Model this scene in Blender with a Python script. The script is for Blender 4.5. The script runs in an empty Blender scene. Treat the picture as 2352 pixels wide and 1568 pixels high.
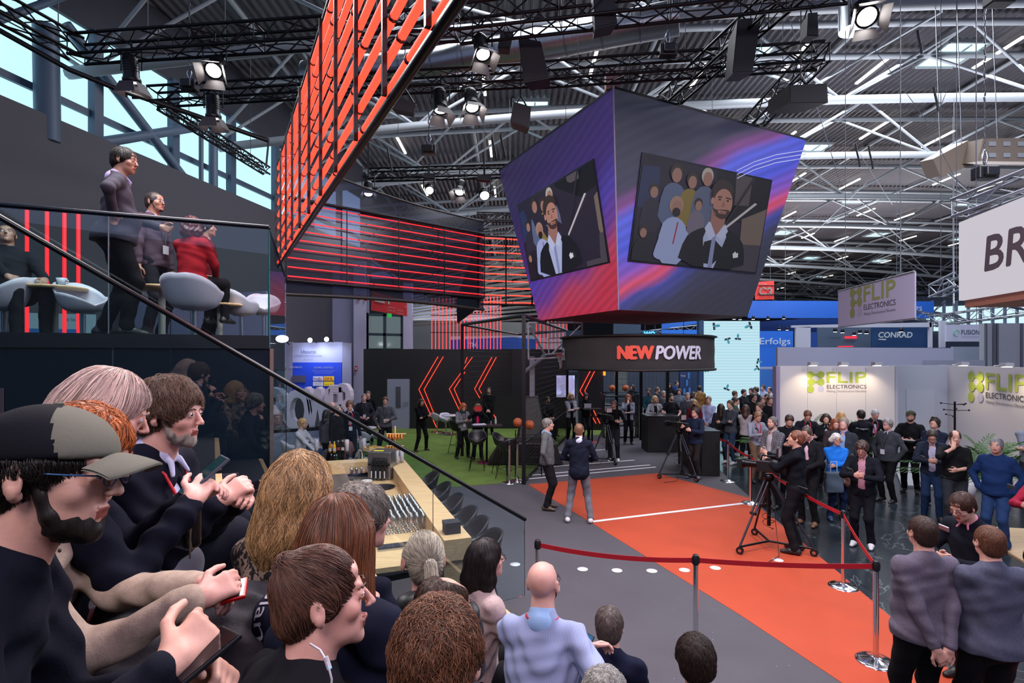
import bpy, math, random
import numpy as np
from mathutils import Vector, Matrix
random.seed(7); NR = np.random.RandomState(7)
PI = math.pi
SC = bpy.context.scene
COL = SC.collection
# ---------------------------------------------------------------- camera
F, EYE, CX, HY = 1250.0, 3.0, 1176.0, 818.0          # focal length in pixels of the 2352x1568 frame, eye height, principal column, horizon row
cam_d = bpy.data.cameras.new('camera'); cam = bpy.data.objects.new('camera', cam_d); COL.objects.link(cam)
cam.location = (0, 0, EYE); cam.rotation_euler = (PI/2, 0, 0)
cam_d.sensor_width = 36; cam_d.lens = 36*F/2352; cam_d.shift_y = (HY-784)/2352
cam_d.clip_start = .05; cam_d.clip_end = 400
SC.camera = cam
# ---------------------------------------------------------------- world, exposure
w = bpy.data.worlds.new('world'); SC.world = w; w.use_nodes = True
w.node_tree.nodes['Background'].inputs[0].default_value = (.50, .60, 1.0, 1)
w.node_tree.nodes['Background'].inputs[1].default_value = .42
SC.view_settings.view_transform = 'Standard'; SC.view_settings.look = 'None'
SC.view_settings.gamma = 1; SC.view_settings.use_curve_mapping = False
SC.view_settings.exposure = 0.0
cy = SC.cycles
cy.max_bounces = 5; cy.diffuse_bounces = 2; cy.glossy_bounces = 3; cy.transmission_bounces = 4; cy.transparent_max_bounces = 12
cy.caustics_reflective = False; cy.caustics_refractive = False
cy.sample_clamp_indirect = 3; cy.use_denoising = True
cy.use_adaptive_sampling = True; cy.adaptive_threshold = .02
# ---------------------------------------------------------------- large area lamps: stand-ins for hall and stage lamps, and added fill
def lamp(name, kind, loc, aim, power, color, size=.3, spot=60, blend=.5, sizey=None):
    l = bpy.data.lights.new(name, kind); o = bpy.data.objects.new(name, l); COL.objects.link(o)
    l.energy = power; l.color = color; o.location = loc
    if kind == 'AREA':
        l.size = size
        l.specular_factor = .25
        if sizey: l.shape = 'RECTANGLE'; l.size_y = sizey
    elif kind == 'SPOT':
        l.spot_size = math.radians(spot); l.spot_blend = blend; l.shadow_soft_size = size
    else: l.shadow_soft_size = size
    d = Vector(aim)-Vector(loc); o.rotation_euler = d.to_track_quat('-Z', 'Y').to_euler()
    return o
lamp('stage_lamp_fill', 'AREA', (1.5, 5.4, 7.7), (1.5, 5.9, 0), 600, (1, .93, .93), 2.4)
lamp('stage_lamp_fill', 'AREA', (7.0, 5.3, 7.7), (7, 5.8, 0), 420, (.86, .88, 1), 2.4)
lamp('stage_lamp_fill', 'AREA', (-3.4, 5.3, 7.7), (-3.4, 5.8, 0), 450, (1, .92, .9), 2.4)
lamp('stage_lamp_fill', 'AREA', (10.2, 8.8, 10.0), (10.6, 11.0, 0), 520, (.95, .94, 1), 2.5)  # added fill, brightens the booth wall and the crowd at right
lamp('hall_lamp_field', 'AREA', (0, 17, 14.2), (-1, 18, 0), 1700, (.9, .92, 1), 8)
lamp('hall_lamp_field', 'AREA', (15, 22, 14.2), (15, 24, 0), 3700, (.88, .92, 1), 12)
lamp('hall_lamp_field', 'AREA', (18, 60, 14.2), (18, 60, 0), 6500, (.88, .92, 1), 24)
for (x, y, e, c) in ((-3, 31, 500, (.85, .88, 1)), (15, 21, 1900, (.9, .9, 1)), (26, 44, 4200, (.9, .88, .92)), (12, 60, 4200, (1, .8, .78))):
    lamp('roof_fill_light', 'AREA', (x, y, 4.9), (x, y+.5, 16), e, c, 5)  # added upward fill standing in for floor bounce, brightens the roof
lamp('seating_fill_light', 'AREA', (-1.2, -2.2, 7.6), (.0, 2.5, 1.4), 300, (1, .86, .88), 2.5)  # unseen fill added behind the viewer, standing in for stage lamps
lamp('seating_fill_light', 'AREA', (5.5, -1.0, 7.4), (2.5, 4, 1.2), 260, (.95, .80, .95), 2.0)
# ---------------------------------------------------------------- placing by bearing: pixel + distance, pixel + height, pixel + plane
def V3(*a): return Vector(a)
def PD(px, py, d): return Vector(((px-CX)/F*d, d, EYE-(py-HY)/F*d))
def PZ(px, py, z):
    d = (EYE-z)*F/(py-HY); return PD(px, py, d)
def G(px, py, z=0): return PZ(px, py, z)
def PP(px, py, o, n):
    r = Vector(((px-CX)/F, 1, -(py-HY)/F)); e = Vector((0, 0, EYE)); n = Vector(n)
    return e + r*((Vector(o)-e).dot(n)/r.dot(n))
# ---------------------------------------------------------------- materials
MATS = {}
def lin(c):
    if isinstance(c, str):
        c = c.lstrip('#'); c = [int(c[i:i+2], 16)/255 for i in (0, 2, 4)]
        return tuple(x/12.92 if x <= .04045 else ((x+.055)/1.055)**2.4 for x in c)
    return tuple(c[:3])
def mat(color, rough=.6, metal=0, emit=0, bump=0, bscale=60, var=0, vscale=4, spec=.5, stretch=None, coat=0, name=None):
    key = (str(color), rough, metal, emit, bump, bscale, var, vscale, spec, str(stretch), coat)
    if key in MATS: return MATS[key]
    c = lin(color)
    m = bpy.data.materials.new(name or 'surface'); m.use_nodes = True; nt = m.node_tree; p = nt.nodes['Principled BSDF']
    p.inputs['Base Color'].default_value = (*c, 1); p.inputs['Roughness'].default_value = rough
    p.inputs['Metallic'].default_value = metal; p.inputs['Specular IOR Level'].default_value = spec
    p.inputs['Coat Weight'].default_value = coat
    if emit:
        p.inputs['Emission Color'].default_value = (*c, 1); p.inputs['Emission Strength'].default_value = emit
        if emit > .2: p.inputs['Base Color'].default_value = (0, 0, 0, 1)
    tc = None
    def coords():
        tc = nt.nodes.new('ShaderNodeTexCoord'); mp = nt.nodes.new('ShaderNodeMapping')
        nt.links.new(tc.outputs['Object'], mp.inputs['Vector'])
        if stretch: mp.inputs['Scale'].default_value = stretch
        return mp.outputs[0]
    if bump or var: tc = coords()
    if bump:
        n = nt.nodes.new('ShaderNodeTexNoise'); n.inputs['Scale'].default_value = bscale; n.inputs['Detail'].default_value = 3
        b = nt.nodes.new('ShaderNodeBump'); b.inputs['Strength'].default_value = bump; b.inputs['Distance'].default_value = min(.01, .35/bscale) if bscale > 100 else .01
        nt.links.new(tc, n.inputs['Vector']); nt.links.new(n.outputs[0], b.inputs['Height']); nt.links.new(b.outputs[0], p.inputs['Normal'])
    if var:
        n = nt.nodes.new('ShaderNodeTexNoise'); n.inputs['Scale'].default_value = vscale; n.inputs['Detail'].default_value = 5
        r = nt.nodes.new('ShaderNodeValToRGB'); nt.links.new(tc, n.inputs['Vector']); nt.links.new(n.outputs[0], r.inputs[0])
        r.color_ramp.elements[0].position = .3; r.color_ramp.elements[1].position = .7
        r.color_ramp.elements[0].color = (*[max(0, x*(1-var)) for x in c], 1); r.color_ramp.elements[1].color = (*[min(1, x*(1+var)) for x in c], 1)
        nt.links.new(r.outputs[0], p.inputs['Base Color'])
    MATS[key] = m; return m
def nodemat(name, build):
    if name in MATS: return MATS[name]
    m = bpy.data.materials.new(name); m.use_nodes = True; nt = m.node_tree
    build(nt, nt.nodes['Principled BSDF'], nt.nodes['Material Output']); MATS[name] = m; return m
def N(nt, kind, **kw):
    n = nt.nodes.new('ShaderNode'+kind)
    for k, v in kw.items():
        if k in n.inputs: n.inputs[k].default_value = v
        else: setattr(n, k, v)
    return n
def glass_mat(name, tint, refl=.06, rough=.0):
    def b(nt, p, out):
        nt.nodes.remove(p); t = N(nt, 'BsdfTransparent'); t.inputs[0].default_value = (*tint, 1)
        g = N(nt, 'BsdfGlossy'); g.inputs['Roughness'].default_value = rough; g.inputs[0].default_value = (.9, .95, 1, 1)
        l = N(nt, 'LayerWeight'); l.inputs[0].default_value = .25
        mm = N(nt, 'Math', operation='MULTIPLY_ADD'); mm.inputs[1].default_value = .55; mm.inputs[2].default_value = refl
        nt.links.new(l.outputs['Fresnel'], mm.inputs[0])
        x = N(nt, 'MixShader'); nt.links.new(mm.outputs[0], x.inputs[0]); nt.links.new(t.outputs[0], x.inputs[1]); nt.links.new(g.outputs[0], x.inputs[2])
        nt.links.new(x.outputs[0], out.inputs[0])
    return nodemat(name, b)
BLK = mat('#0b0b0e', .45, bump=.05); BLKM = mat('#101116', .35, .6); STEEL = mat('#b9bcc2', .22, 1); CHROME = mat('#d8dade', .12, 1)
PIPE = mat('#9ba1a6', .5, .1); WHITE = mat('#c9cbd6', .6); TUBE = mat((1, .036, .018), emit=3.6); TUBE2 = mat((1, .014, .022), emit=2.4)
GLASS = glass_mat('balustrade_glass', (.86, .95, .96)); DGLASS = glass_mat('smoked_glass', (.30, .30, .38), .05)
WGLASS = glass_mat('clear_glass', (.93, .95, .97), .10)
def _wood(nt, p, a, b, sc=(1, 14, 14)):
    tc = N(nt, 'TexCoord'); mp = N(nt, 'Mapping'); mp.inputs['Scale'].default_value = sc
    n = N(nt, 'TexNoise', Scale=3.0, Detail=6.0); r = N(nt, 'ValToRGB'); r.color_ramp.elements[0].position = .35; r.color_ramp.elements[1].position = .65
    r.color_ramp.elements[0].color = (*lin(a), 1); r.color_ramp.elements[1].color = (*lin(b), 1)
    nt.links.new(tc.outputs['Object'], mp.inputs[0]); nt.links.new(mp.outputs[0], n.inputs['Vector']); nt.links.new(n.outputs[0], r.inputs[0]); nt.links.new(r.outputs[0], p.inputs['Base Color'])
    p.inputs['Roughness'].default_value = .45
WOOD = nodemat('pale_wood', lambda nt, p, out: _wood(nt, p, '#d9b78a', '#c9a276'))
# ---------------------------------------------------------------- object helpers
def tag(o, label=None, cat=None, group=None, kind=None):
    if label: o['label'] = label
    if cat: o['category'] = cat
    if group: o['group'] = group
    if kind: o['kind'] = kind
    return o
def thing(name, label, cat, loc=(0, 0, 0), rz=0, group=None):
    o = bpy.data.objects.new(name, None); COL.objects.link(o); o.empty_display_size = .1
    o.location = loc; o.rotation_euler = (0, 0, rz); return tag(o, label, cat, group)
def copy_tree(o, parent=None):
    c = o.copy(); COL.objects.link(c); c.parent = parent
    for ch in list(o.children): copy_tree(ch, c)
    return c
def mesh_obj(name, verts, faces, m, parent=None, smooth=False, mids=None):
    me = bpy.data.meshes.new(name)
    v = np.asarray(verts, dtype=np.float32).reshape(-1, 3)
    if isinstance(faces, np.ndarray):
        nf, k = faces.shape
        me.vertices.add(len(v)); me.vertices.foreach_set('co', v.ravel())
        me.loops.add(nf*k); me.polygons.add(nf)
        me.loops.foreach_set('vertex_index', faces.astype(np.int32).ravel())
        me.polygons.foreach_set('loop_start', np.arange(0, nf*k, k, dtype=np.int32))
        me.update(calc_edges=True)
    else: me.from_pydata([tuple(x) for x in v.tolist()], [], faces); me.update()
    for x in (m if isinstance(m, (list, tuple)) else [m]): me.materials.append(x)
    if mids is not None: me.polygons.foreach_set('material_index', np.asarray(mids, dtype=np.int32))
    if smooth: me.polygons.foreach_set('use_smooth', np.ones(len(me.polygons), dtype=bool))
    me.update()
    o = bpy.data.objects.new(name, me); COL.objects.link(o)
    if parent is not None: o.parent = parent
    return o
class MB:
    """collects simple solids in one mesh; local to parent unless world=True"""
    def __init__(s): s.v = []; s.f = []; s.sm = []
    def add(s, vs, fs, sm=False):
        b = len(s.v); s.v += [Vector(x) for x in vs]; s.f += [tuple(i+b for i in f) for f in fs]; s.sm += [sm]*len(fs); return s
    def hexa(s, p): return s.add(p, [(0, 3, 2, 1), (4, 5, 6, 7), (0, 1, 5, 4), (1, 2, 6, 5), (2, 3, 7, 6), (3, 0, 4, 7)])
    def box(s, c, size, rz=0, R=None):
        x, y, z = [a/2 for a in size]; R = R or Matrix.Rotation(rz, 3, 'Z'); c = Vector(c)
        return s.hexa([c+R@Vector(q) for q in ((-x, -y, -z), (x, -y, -z), (x, y, -z), (-x, y, -z), (-x, -y, z), (x, -y, z), (x, y, z), (-x, y, z))])
    def tube(s, p, q, r, r2=None, n=8, cap=True):
        p, q = Vector(p), Vector(q); d = q-p
        if d.length < 1e-6: return s
        u = d.orthogonal().normalized(); w_ = d.normalized().cross(u); r2 = r if r2 is None else r2; vs = []
        for (c, rr) in ((p, r), (q, r2)):
            for i in range(n):
                a = 2*PI*i/n; vs.append(c+(u*math.cos(a)+w_*math.sin(a))*rr)
        s.add(vs, [(i, (i+1) % n, n+(i+1) % n, n+i) for i in range(n)], True)
        if cap: s.add(vs, [tuple(range(n))[::-1], tuple(range(n, 2*n))])
        return s
    def path(s, pts, r, n=6, closed=False):
        pts = [Vector(p) for p in pts]; m = len(pts); vs = []; prev = None
        for i, p in enumerate(pts):
            a = pts[(i-1) % m] if (i > 0 or closed) else p; b = pts[(i+1) % m] if (i < m-1 or closed) else p
            d = (b-a).normalized(); u = d.orthogonal() if prev is None else (prev-d*prev.dot(d)); u = u.normalized(); prev = u; w_ = d.cross(u)
            rr = r[i] if isinstance(r, (list, tuple)) else r
            vs += [p+(u*math.cos(2*PI*k/n)+w_*math.sin(2*PI*k/n))*rr for k in range(n)]
        fs = []
        for i in range(m if closed else m-1):
            j = (i+1) % m; fs += [(i*n+k, i*n+(k+1) % n, j*n+(k+1) % n, j*n+k) for k in range(n)]
        s.add(vs, fs, True)
        if not closed: s.add(vs, [tuple(range(n))[::-1], tuple(range((m-1)*n, m*n))])
        return s
    def lathe(s, prof, c=(0, 0, 0), n=24, a0=0, a1=2*PI, R=None, cap=True):
        c = Vector(c); vs = []; full = abs(a1-a0-2*PI) < 1e-5; m = n if full else n+1
        for k in range(m):
            a = a0+(a1-a0)*k/n
            for (r, z) in prof:
                q = Vector((r*math.cos(a), r*math.sin(a), z)); vs.append(c+(R@q if R else q))
        L = len(prof); fs = []
        for k in range(n):
            j = (k+1) % m
            fs += [(k*L+i, j*L+i, j*L+i+1, k*L+i+1) for i in range(L-1)]
        return s.add(vs, fs, True)
    def prism(s, poly, d):
        """closed polygon (3D points) extruded by vector d"""
        n = len(poly); poly = [Vector(p) for p in poly]; d = Vector(d)
        return s.add(poly+[p+d for p in poly], [tuple(range(n))[::-1], tuple(range(n, 2*n))]+[(i, (i+1) % n, n+(i+1) % n, n+i) for i in range(n)])
    def quad(s, *p): return s.add(p, [tuple(range(len(p)))])
    def ball(s, c, r, n=12, sc=(1, 1, 1)):
        prof = [(math.sin(PI*i/(n//2))*1, -math.cos(PI*i/(n//2))) for i in range(n//2+1)]; c = Vector(c)
        b = len(s.v); s.lathe(prof, (0, 0, 0), n)
        for i in range(b, len(s.v)): q = s.v[i]; s.v[i] = c+Vector((q.x*r*sc[0], q.y*r*sc[1], q.z*r*sc[2]))
        return s
    def build(s, name, m, parent=None, world=False, bevel=0, mids=None):
        """world=True: vertices were given in world space; a top-level mesh is re-centred on its base, a child is shifted to its parent"""
        off = Vector((0, 0, 0)); vs = s.v
        if world:
            if parent is not None:
                q = parent
                while q is not None: off = off+Vector(q.location); q = q.parent
            else:
                off = sum(vs, Vector((0, 0, 0)))/max(1, len(vs)); off.z = min(v.z for v in vs)
        o = mesh_obj(name, [v-off for v in vs], s.f, m, parent, mids=mids)
        if any(s.sm): o.data.polygons.foreach_set('use_smooth', s.sm)
        if world and parent is None: o.location = off
        if bevel:
            b = o.modifiers.new('edge', 'BEVEL'); b.width = bevel; b.segments = 2; b.limit_method = 'ANGLE'
        return o
def top(o, label, cat, group=None, kind=None): return tag(o, label, cat, group, kind)
_fonts = {}
def text_mesh(s, ext=.002):
    c = bpy.data.curves.new('lettering', 'FONT'); c.body = s; c.size = 1; c.extrude = 0; c.resolution_u = 3; c.align_x = 'LEFT'
    o = bpy.data.objects.new('lettering', c); COL.objects.link(o); bpy.context.view_layer.update()
    me = bpy.data.meshes.new_from_object(o.evaluated_get(bpy.context.evaluated_depsgraph_get()))
    vs = [v.co.copy() for v in me.vertices]; fs = [tuple(p.vertices) for p in me.polygons]
    bpy.data.objects.remove(o); bpy.data.curves.remove(c); bpy.data.meshes.remove(me); return vs, fs
def text(s, o, ux, uz, width, height, m, parent=None, name='lettering', bold=0, ext=.004, world=True, slant=0):
    """text fitted to a width x height box whose lower left corner is o, along unit vectors ux, uz"""
    vs, fs = text_mesh(s); x0 = min(v.x for v in vs); x1 = max(v.x for v in vs); y0 = min(v.y for v in vs); y1 = max(v.y for v in vs)
    ux = Vector(ux).normalized(); uz = Vector(uz).normalized(); n = ux.cross(uz); o = Vector(o)
    mb = MB(); offs = [(0, 0)] if not bold else [(0, 0), (bold, 0), (-bold, 0), (0, bold), (0, -bold)]
    for k, (bx, by) in enumerate(offs):
        P = [o+ux*((v.x-x0)/(x1-x0)*width+bx*width/max(1, len(s))+slant*(v.y-y0)/(y1-y0)*height)+uz*((v.y-y0)/(y1-y0)*height+by*height)+n*(ext+k*.0004) for v in vs]
        mb.add(P, fs)
    return mb.build(name, m, parent, world=world)
# ================================================================ the hall: floor, roof, walls
def flat(name, pts, z, m, h=.004):
    mb = MB(); P = [Vector((p.x, p.y, z)) for p in pts]; mb.prism(P, (0, 0, h)); o = mb.build(name, m, world=True); o['kind'] = 'structure'; return o
def marble(nt, p, out):
    tc = N(nt, 'TexCoord'); n1 = N(nt, 'TexNoise', Scale=.6, Detail=8.0, Distortion=1.5); n2 = N(nt, 'TexNoise', Scale=.55, Detail=5.0, Distortion=1.2)
    r1 = N(nt, 'ValToRGB'); r1.color_ramp.elements[0].color = (.008, .012, .018, 1); r1.color_ramp.elements[1].color = (.03, .04, .05, 1)
    r2 = N(nt, 'ValToRGB'); e = r2.color_ramp.elements; e[0].position = .494; e[0].color = (0, 0, 0, 1); e[1].position = .506; e[1].color = (0, 0, 0, 1)
    q = e.new(.5); q.color = (.10, .12, .13, 1)
    br = N(nt, 'TexBrick', Scale=1.0); br.offset = 0; br.inputs['Mortar Size'].default_value = .006; br.inputs['Brick Width'].default_value = 1.2; br.inputs['Row Height'].default_value = 1.2
    br.inputs['Color1'].default_value = (1, 1, 1, 1); br.inputs['Color2'].default_value = (.75, .75, .75, 1); br.inputs['Mortar'].default_value = (.1, .1, .1, 1)
    a = N(nt, 'MixRGB', blend_type='ADD'); a.inputs[0].default_value = 1; mu = N(nt, 'MixRGB', blend_type='MULTIPLY'); mu.inputs[0].default_value = 1
    for n_ in (n1, n2, br): nt.links.new(tc.outputs['Object'], n_.inputs['Vector'])
    nt.links.new(n1.outputs[0], r1.inputs[0]); nt.links.new(n2.outputs[0], r2.inputs[0]); nt.links.new(r1.outputs[0], a.inputs[1]); nt.links.new(r2.outputs[0], a.inputs[2])
    nt.links.new(a.outputs[0], mu.inputs[1]); nt.links.new(br.outputs[0], mu.inputs[2]); nt.links.new(mu.outputs[0], p.inputs['Base Color'])
    p.inputs['Roughness'].default_value = .22
def carpet(base, speck, bump=.3):
    def b(nt, p, out):
        tc = N(nt, 'TexCoord'); n1 = N(nt, 'TexNoise', Scale=1.3, Detail=6.0); n2 = N(nt, 'TexNoise', Scale=260.0, Detail=1.0); n3 = N(nt, 'TexVoronoi', Scale=9.0)
        c = lin(base); r1 = N(nt, 'ValToRGB'); r1.color_ramp.elements[0].color = (*[x*.82 for x in c], 1); r1.color_ramp.elements[1].color = (*[x*1.18 for x in c], 1)
        r3 = N(nt, 'ValToRGB'); r3.color_ramp.elements[0].position = .028; r3.color_ramp.elements[0].color = (*lin(speck), 1); r3.color_ramp.elements[1].position = .045; r3.color_ramp.elements[1].color = (0, 0, 0, 1)
        a = N(nt, 'MixRGB', blend_type='ADD'); a.inputs[0].default_value = 1
        for n_ in (n1, n2, n3): nt.links.new(tc.outputs['Object'], n_.inputs['Vector'])
        nt.links.new(n1.outputs[0], r1.inputs[0]); nt.links.new(n3.outputs[0], r3.inputs[0]); nt.links.new(r1.outputs[0], a.inputs[1]); nt.links.new(r3.outputs[0], a.inputs[2])
        nt.links.new(a.outputs[0], p.inputs['Base Color']); bp = N(nt, 'Bump', Strength=bump, Distance=.004); nt.links.new(n2.outputs[0], bp.inputs['Height']); nt.links.new(bp.outputs[0], p.inputs['Normal'])
        p.inputs['Roughness'].default_value = .8
    return b
M_MARB = nodemat('dark_marble', marble); M_GREY = nodemat('grey_carpet', carpet('#46434b', '#9a9aa2')); M_ORG = nodemat('orange_carpet', carpet('#a63c1c', '#f2604a', .2))
def turf(nt, p, out):
    tc = N(nt, 'TexCoord'); n1 = N(nt, 'TexNoise', Scale=90.0, Detail=4.0); n0 = N(nt, 'TexNoise', Scale=2.0, Detail=4.0)
    r1 = N(nt, 'ValToRGB'); r1.color_ramp.elements[0].position = .35; r1.color_ramp.elements[0].color = (.05, .11, .015, 1); r1.color_ramp.elements[1].position = .68; r1.color_ramp.elements[1].color = (.27, .42, .06, 1)
    m = N(nt, 'MixRGB', blend_type='MULTIPLY'); m.inputs[0].default_value = .6; nt.links.new(n1.outputs[0], r1.inputs[0]); nt.links.new(r1.outputs[0], m.inputs[1]); nt.links.new(n0.outputs[0], m.inputs[2])
    for n_ in (n0, n1): nt.links.new(tc.outputs['Object'], n_.inputs['Vector'])
    nt.links.new(m.outputs[0], p.inputs['Base Color']); bp = N(nt, 'Bump', Strength=.8, Distance=.02); nt.links.new(n1.outputs[0], bp.inputs['Height']); nt.links.new(bp.outputs[0], p.inputs['Normal']); p.inputs['Roughness'].default_value = .9
M_TURF = nodemat('turf', turf)
flat('floor', [V3(-30, -6, 0), V3(80, -6, 0), V3(80, 130, 0), V3(-30, 130, 0)], -.05, M_MARB, .05)
flat('floor_grey_carpet', [V3(-14, -4, 0), V3(5.0, -4, 0), G(2216, 1568), G(1722, 1141), G(1640, 1068), G(1600, 1000), G(1400, 972), V3(-14, 24, 0)], 0, M_GREY, .004)
flat('floor_orange_carpet', [G(1213, 1113), G(1360, 1202), G(1700, 1413), G(1935, 1570), V3(4.2, 3.6, 0), V3(5.7, 3.6, 0), G(2216, 1570), G(2058, 1428), G(1900, 1293), G(1718, 1143), G(1508, 1087)], .004, M_ORG, .004)
flat('floor_turf', [V3(-12, 11.6, 0), G(1000, 1122), G(1200, 1106), G(1240, 1068), G(1303, 1003), V3(4.2, 21, 0), V3(4.2, 24.2, 0), V3(-12, 22.4, 0)], .004, M_TURF, .012)
flat('floor_booth_wood', [G(2228, 1210), G(2352, 1217), V3(12, 9.4, 0), V3(9, 5.5, 0), G(2352, 1293), G(2320, 1274)], 0, nodemat('booth_wood', lambda nt, p, o: _wood(nt, p, '#c9ae8a', '#b59873')), .03)
flat('floor_booth_platform', [G(1780, 1075), G(2060, 1090), G(2070, 1118), G(2128, 1122), G(2352, 1130), V3(16, 17, 0), V3(6.5, 17, 0)], 0, mat('#8d929c', .5), .05)
LINE = mat('#d8d5dc', .6)
def floor_line(a, b, w_=.05, z=.009, nm='floor_line'):
    a, b = Vector((a.x, a.y, z)), Vector((b.x, b.y, z)); n = (b-a).normalized().cross(V3(0, 0, 1))*w_/2
    o = MB().prism([a-n, a+n, b+n, b-n], (0, 0, .002)).build(nm, LINE, world=True); o['kind'] = 'structure'
for a, b in (((1203, 1045), (1237, 1044)), ((1250, 1041), (1390, 1033)), ((1203, 1077), (1457, 1057)), ((1205, 1093), (1493, 1068)), ((1205, 1101), (1506, 1073))): floor_line(G(*a), G(*b), .07)
floor_line(G(1360, 1199), G(1707, 1157), .09, .012)
for k, (x, y) in enumerate([(1183, 1297), (1338, 1308), (1417, 1311), (1497, 1312), (1572, 1310), (1643, 1305), (1716, 1297), (1787, 1287)]):
    c = G(x, y); o = MB().lathe([(0, .002), (.075, .002), (.075, 0)], (c.x, c.y, .009), 24).build('floor_dot', LINE, world=True); o['kind'] = 'structure'
# ---- roof: corrugated sheet, slightly arched, skylights, strip lamps, tubular trusses
def roof_z(x): return 15.6-((x-22)/46)**2*2.2
def rib_z(x): return roof_z(x)
M_ROOF = mat('#4a484e', .6, .1, bump=.1, bscale=1.5); vs = []; fs = []; x = -16.0; k = 0; xs = []
while x < 66:
    for dx, dz in ((0, 0), (.09, .10), (.15, .10), (.24, 0)): xs.append((x+dx, dz))
    x += .30
y0r, y1r = 6.5, 128
for (x, dz) in xs: vs += [(x, y0r, roof_z(x)+dz), (x, y1r, roof_z(x)+dz)]
fs = [(2*i, 2*i+1, 2*i+3, 2*i+2) for i in range(len(xs)-1)]
o = mesh_obj('ceiling', vs, fs, M_ROOF); o['kind'] = 'structure'
SKY = mat((.62, .92, 1.0), emit=1.5); STRIP = mat((1, .97, .86), emit=4.0)
def skylight(x, y, wx=1.7, wy=1.9):
    z = roof_z(x)-.04; t = thing('skylight', None, None, (x, y, z)); del_keys(t)
    MB().box((0, 0, 0), (wx, wy, .04)).build('pane', SKY, t)
    f = MB()
    for s in (-1, 1): f.box((s*wx/2, 0, -.02), (.08, wy+.1, .14)); f.box((0, s*wy/2, -.02), (wx+.1, .08, .14))
    f.box((.2, -.3, -.05), (.05, .9, .05)).box((0, .2, -.04), (wx, .04, .04)); f.build('frame', PIPE, t); t['kind'] = 'structure'
def del_keys(t):
    for k in ('label', 'category'):
        if k in t: del t[k]
for x in (1.0, 9.6, 18.3, 27.5, 37, 46):
    for y in (22.6, 33, 43.5, 55, 68, 82, 98): 
        if x < 5 and y > 40: continue
        skylight(x+random.uniform(-.3, .3), y+(4 if x == 1.0 else 0))
sx = 0
stlab = 'slim linear lamp fixed under the corrugated roof'
for ix, x in enumerate((-6.0, -1.2, 3.3, 8.0, 11.5, 15.4, 19.6, 24.0, 29.9, 34, 40, 46)):
    for y in (22, 29.5, 37.5, 46, 55, 66, 78, 92):
        if x < 0 and y > 38: continue
        o = MB().box((0, 0, 0), (.12, 2.3, .07)).build('strip_lamp', STRIP); o.location = (x, y+(ix % 2)*1.2, roof_z(x)-.36); top(o, stlab, 'ceiling lamp', 'linear lamps under the hall roof')
def arch_z(x): return 13.6-((x-20)/40)**2*3.2
def hall_truss(y, k):
    t = thing('roof_truss', None, None, (0, y, 0)); del_keys(t); t['kind'] = 'structure'
    X = [-16+82*i/20 for i in range(21)]
    tops = [[V3(x, s*1.1, roof_z(x)-.35) for x in X] for s in (-1, 1)]; low = [V3(x, 0, arch_z(x)-.6) for x in X]
    for c in tops: MB().path(c, .13, 8).build('upper_chord', PIPE, t)
    MB().path(low, .17, 8).build('lower_chord', PIPE, t)
    b = MB()
    for i in range(0, 20):
        for c in tops: b.tube(low[i] if i % 2 else c[i], c[i+1] if i % 2 else low[i+1], .06, n=6)
        if i % 2 == 0: b.tube(tops[0][i], tops[1][i], .06, n=6)
    b.build('strut', PIPE, t)
for k, y in enumerate((9.5, 15.2, 21, 27, 34, 41.5, 50, 59, 69, 80, 92, 106, 120)): hall_truss(y, k)
pl = MB()
for x in (-9, -2, 5.5, 13, 21, 29, 38, 48): pl.tube((x, 7, roof_z(x)-.22), (x, 127, roof_z(x)-.22), .09, n=6)
for x in (-5, 9, 23, 36):
    for y in range(12, 110, 14): pl.tube((x, y, arch_z(x)-.6), (x+6, y+7, roof_z(x)-.4), .05, n=5); pl.tube((x+6, y+7, roof_z(x)-.4), (x, y+14, arch_z(x)-.6), .05, n=5)
o = pl.build('beam_purlins', PIPE, world=True); o['kind'] = 'structure'
# silver spiral duct
def duct(pts, r, label):
    t = thing('air_duct', label, 'duct', pts[0]); mb = MB(); mb.path([p-pts[0] for p in pts], r, 20).build('pipe', mat('#9aa0a8', .3, .9, bump=.6, bscale=3, stretch=(12, .1, .1)), t)
    rg = MB(); L = 0
    for a, b in zip(pts[:-1], pts[1:]):
        n_ = int((b-a).length/.9)
        for i in range(n_): p = a.lerp(b, i/n_)-pts[0]; d = (b-a).normalized(); rg.tube(p, p+d*.05, r*1.03, n=20)
    rg.build('seam_rings', mat('#7f858c', .35, .9), t)
duct([PZ(700, 175, 11.6), PZ(1000, 145, 11.6), PZ(1300, 90, 11.6), PZ(1560, 40, 11.6)], .42, 'long silver spiral air duct under the roof behind the glowing red lattice')
duct([PD(1962, -90, 13), PD(1962, 70, 13)], .33, 'short upright silver duct end at the top right beside a lit spotlight')
# ---- left glazed gable wall
WA, WB = V3(-12.6, 13.4, 0), V3(-9.3, 30.6, 0); WD = (WB-WA).normalized(); WN = V3(WD.y, -WD.x, 0)
def WP(px, py): return PP(px, py, WA, WN)
def wall_strip(name, z0, z1, m, th=.3, a=-6, b=None):
    b = (WB-WA).length+2 if b is None else b
    p, q = WA+WD*a+WN*(.55 if z0 == 0 else 0), WA+WD*b+WN*(.55 if z0 == 0 else 0)
    o = MB().prism([V3(p.x, p.y, z0), V3(q.x, q.y, z0), V3(q.x, q.y, z1), V3(p.x, p.y, z1)], -WN*th).build(name, m, world=True); o['kind'] = 'structure'; return o
wall_strip('wall_left', 0, 9.2, mat('#49474f', .6, .1, bump=.3, bscale=1.2, stretch=(.1, .1, 8)))
wall_strip('wall_left_upper', 12.4, 17.5, mat('#3a3a44', .7))
WINL = mat((.50, .82, 1.0), emit=1.25)
nwin = 9; Lw = (WB-WA).length+8
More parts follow.
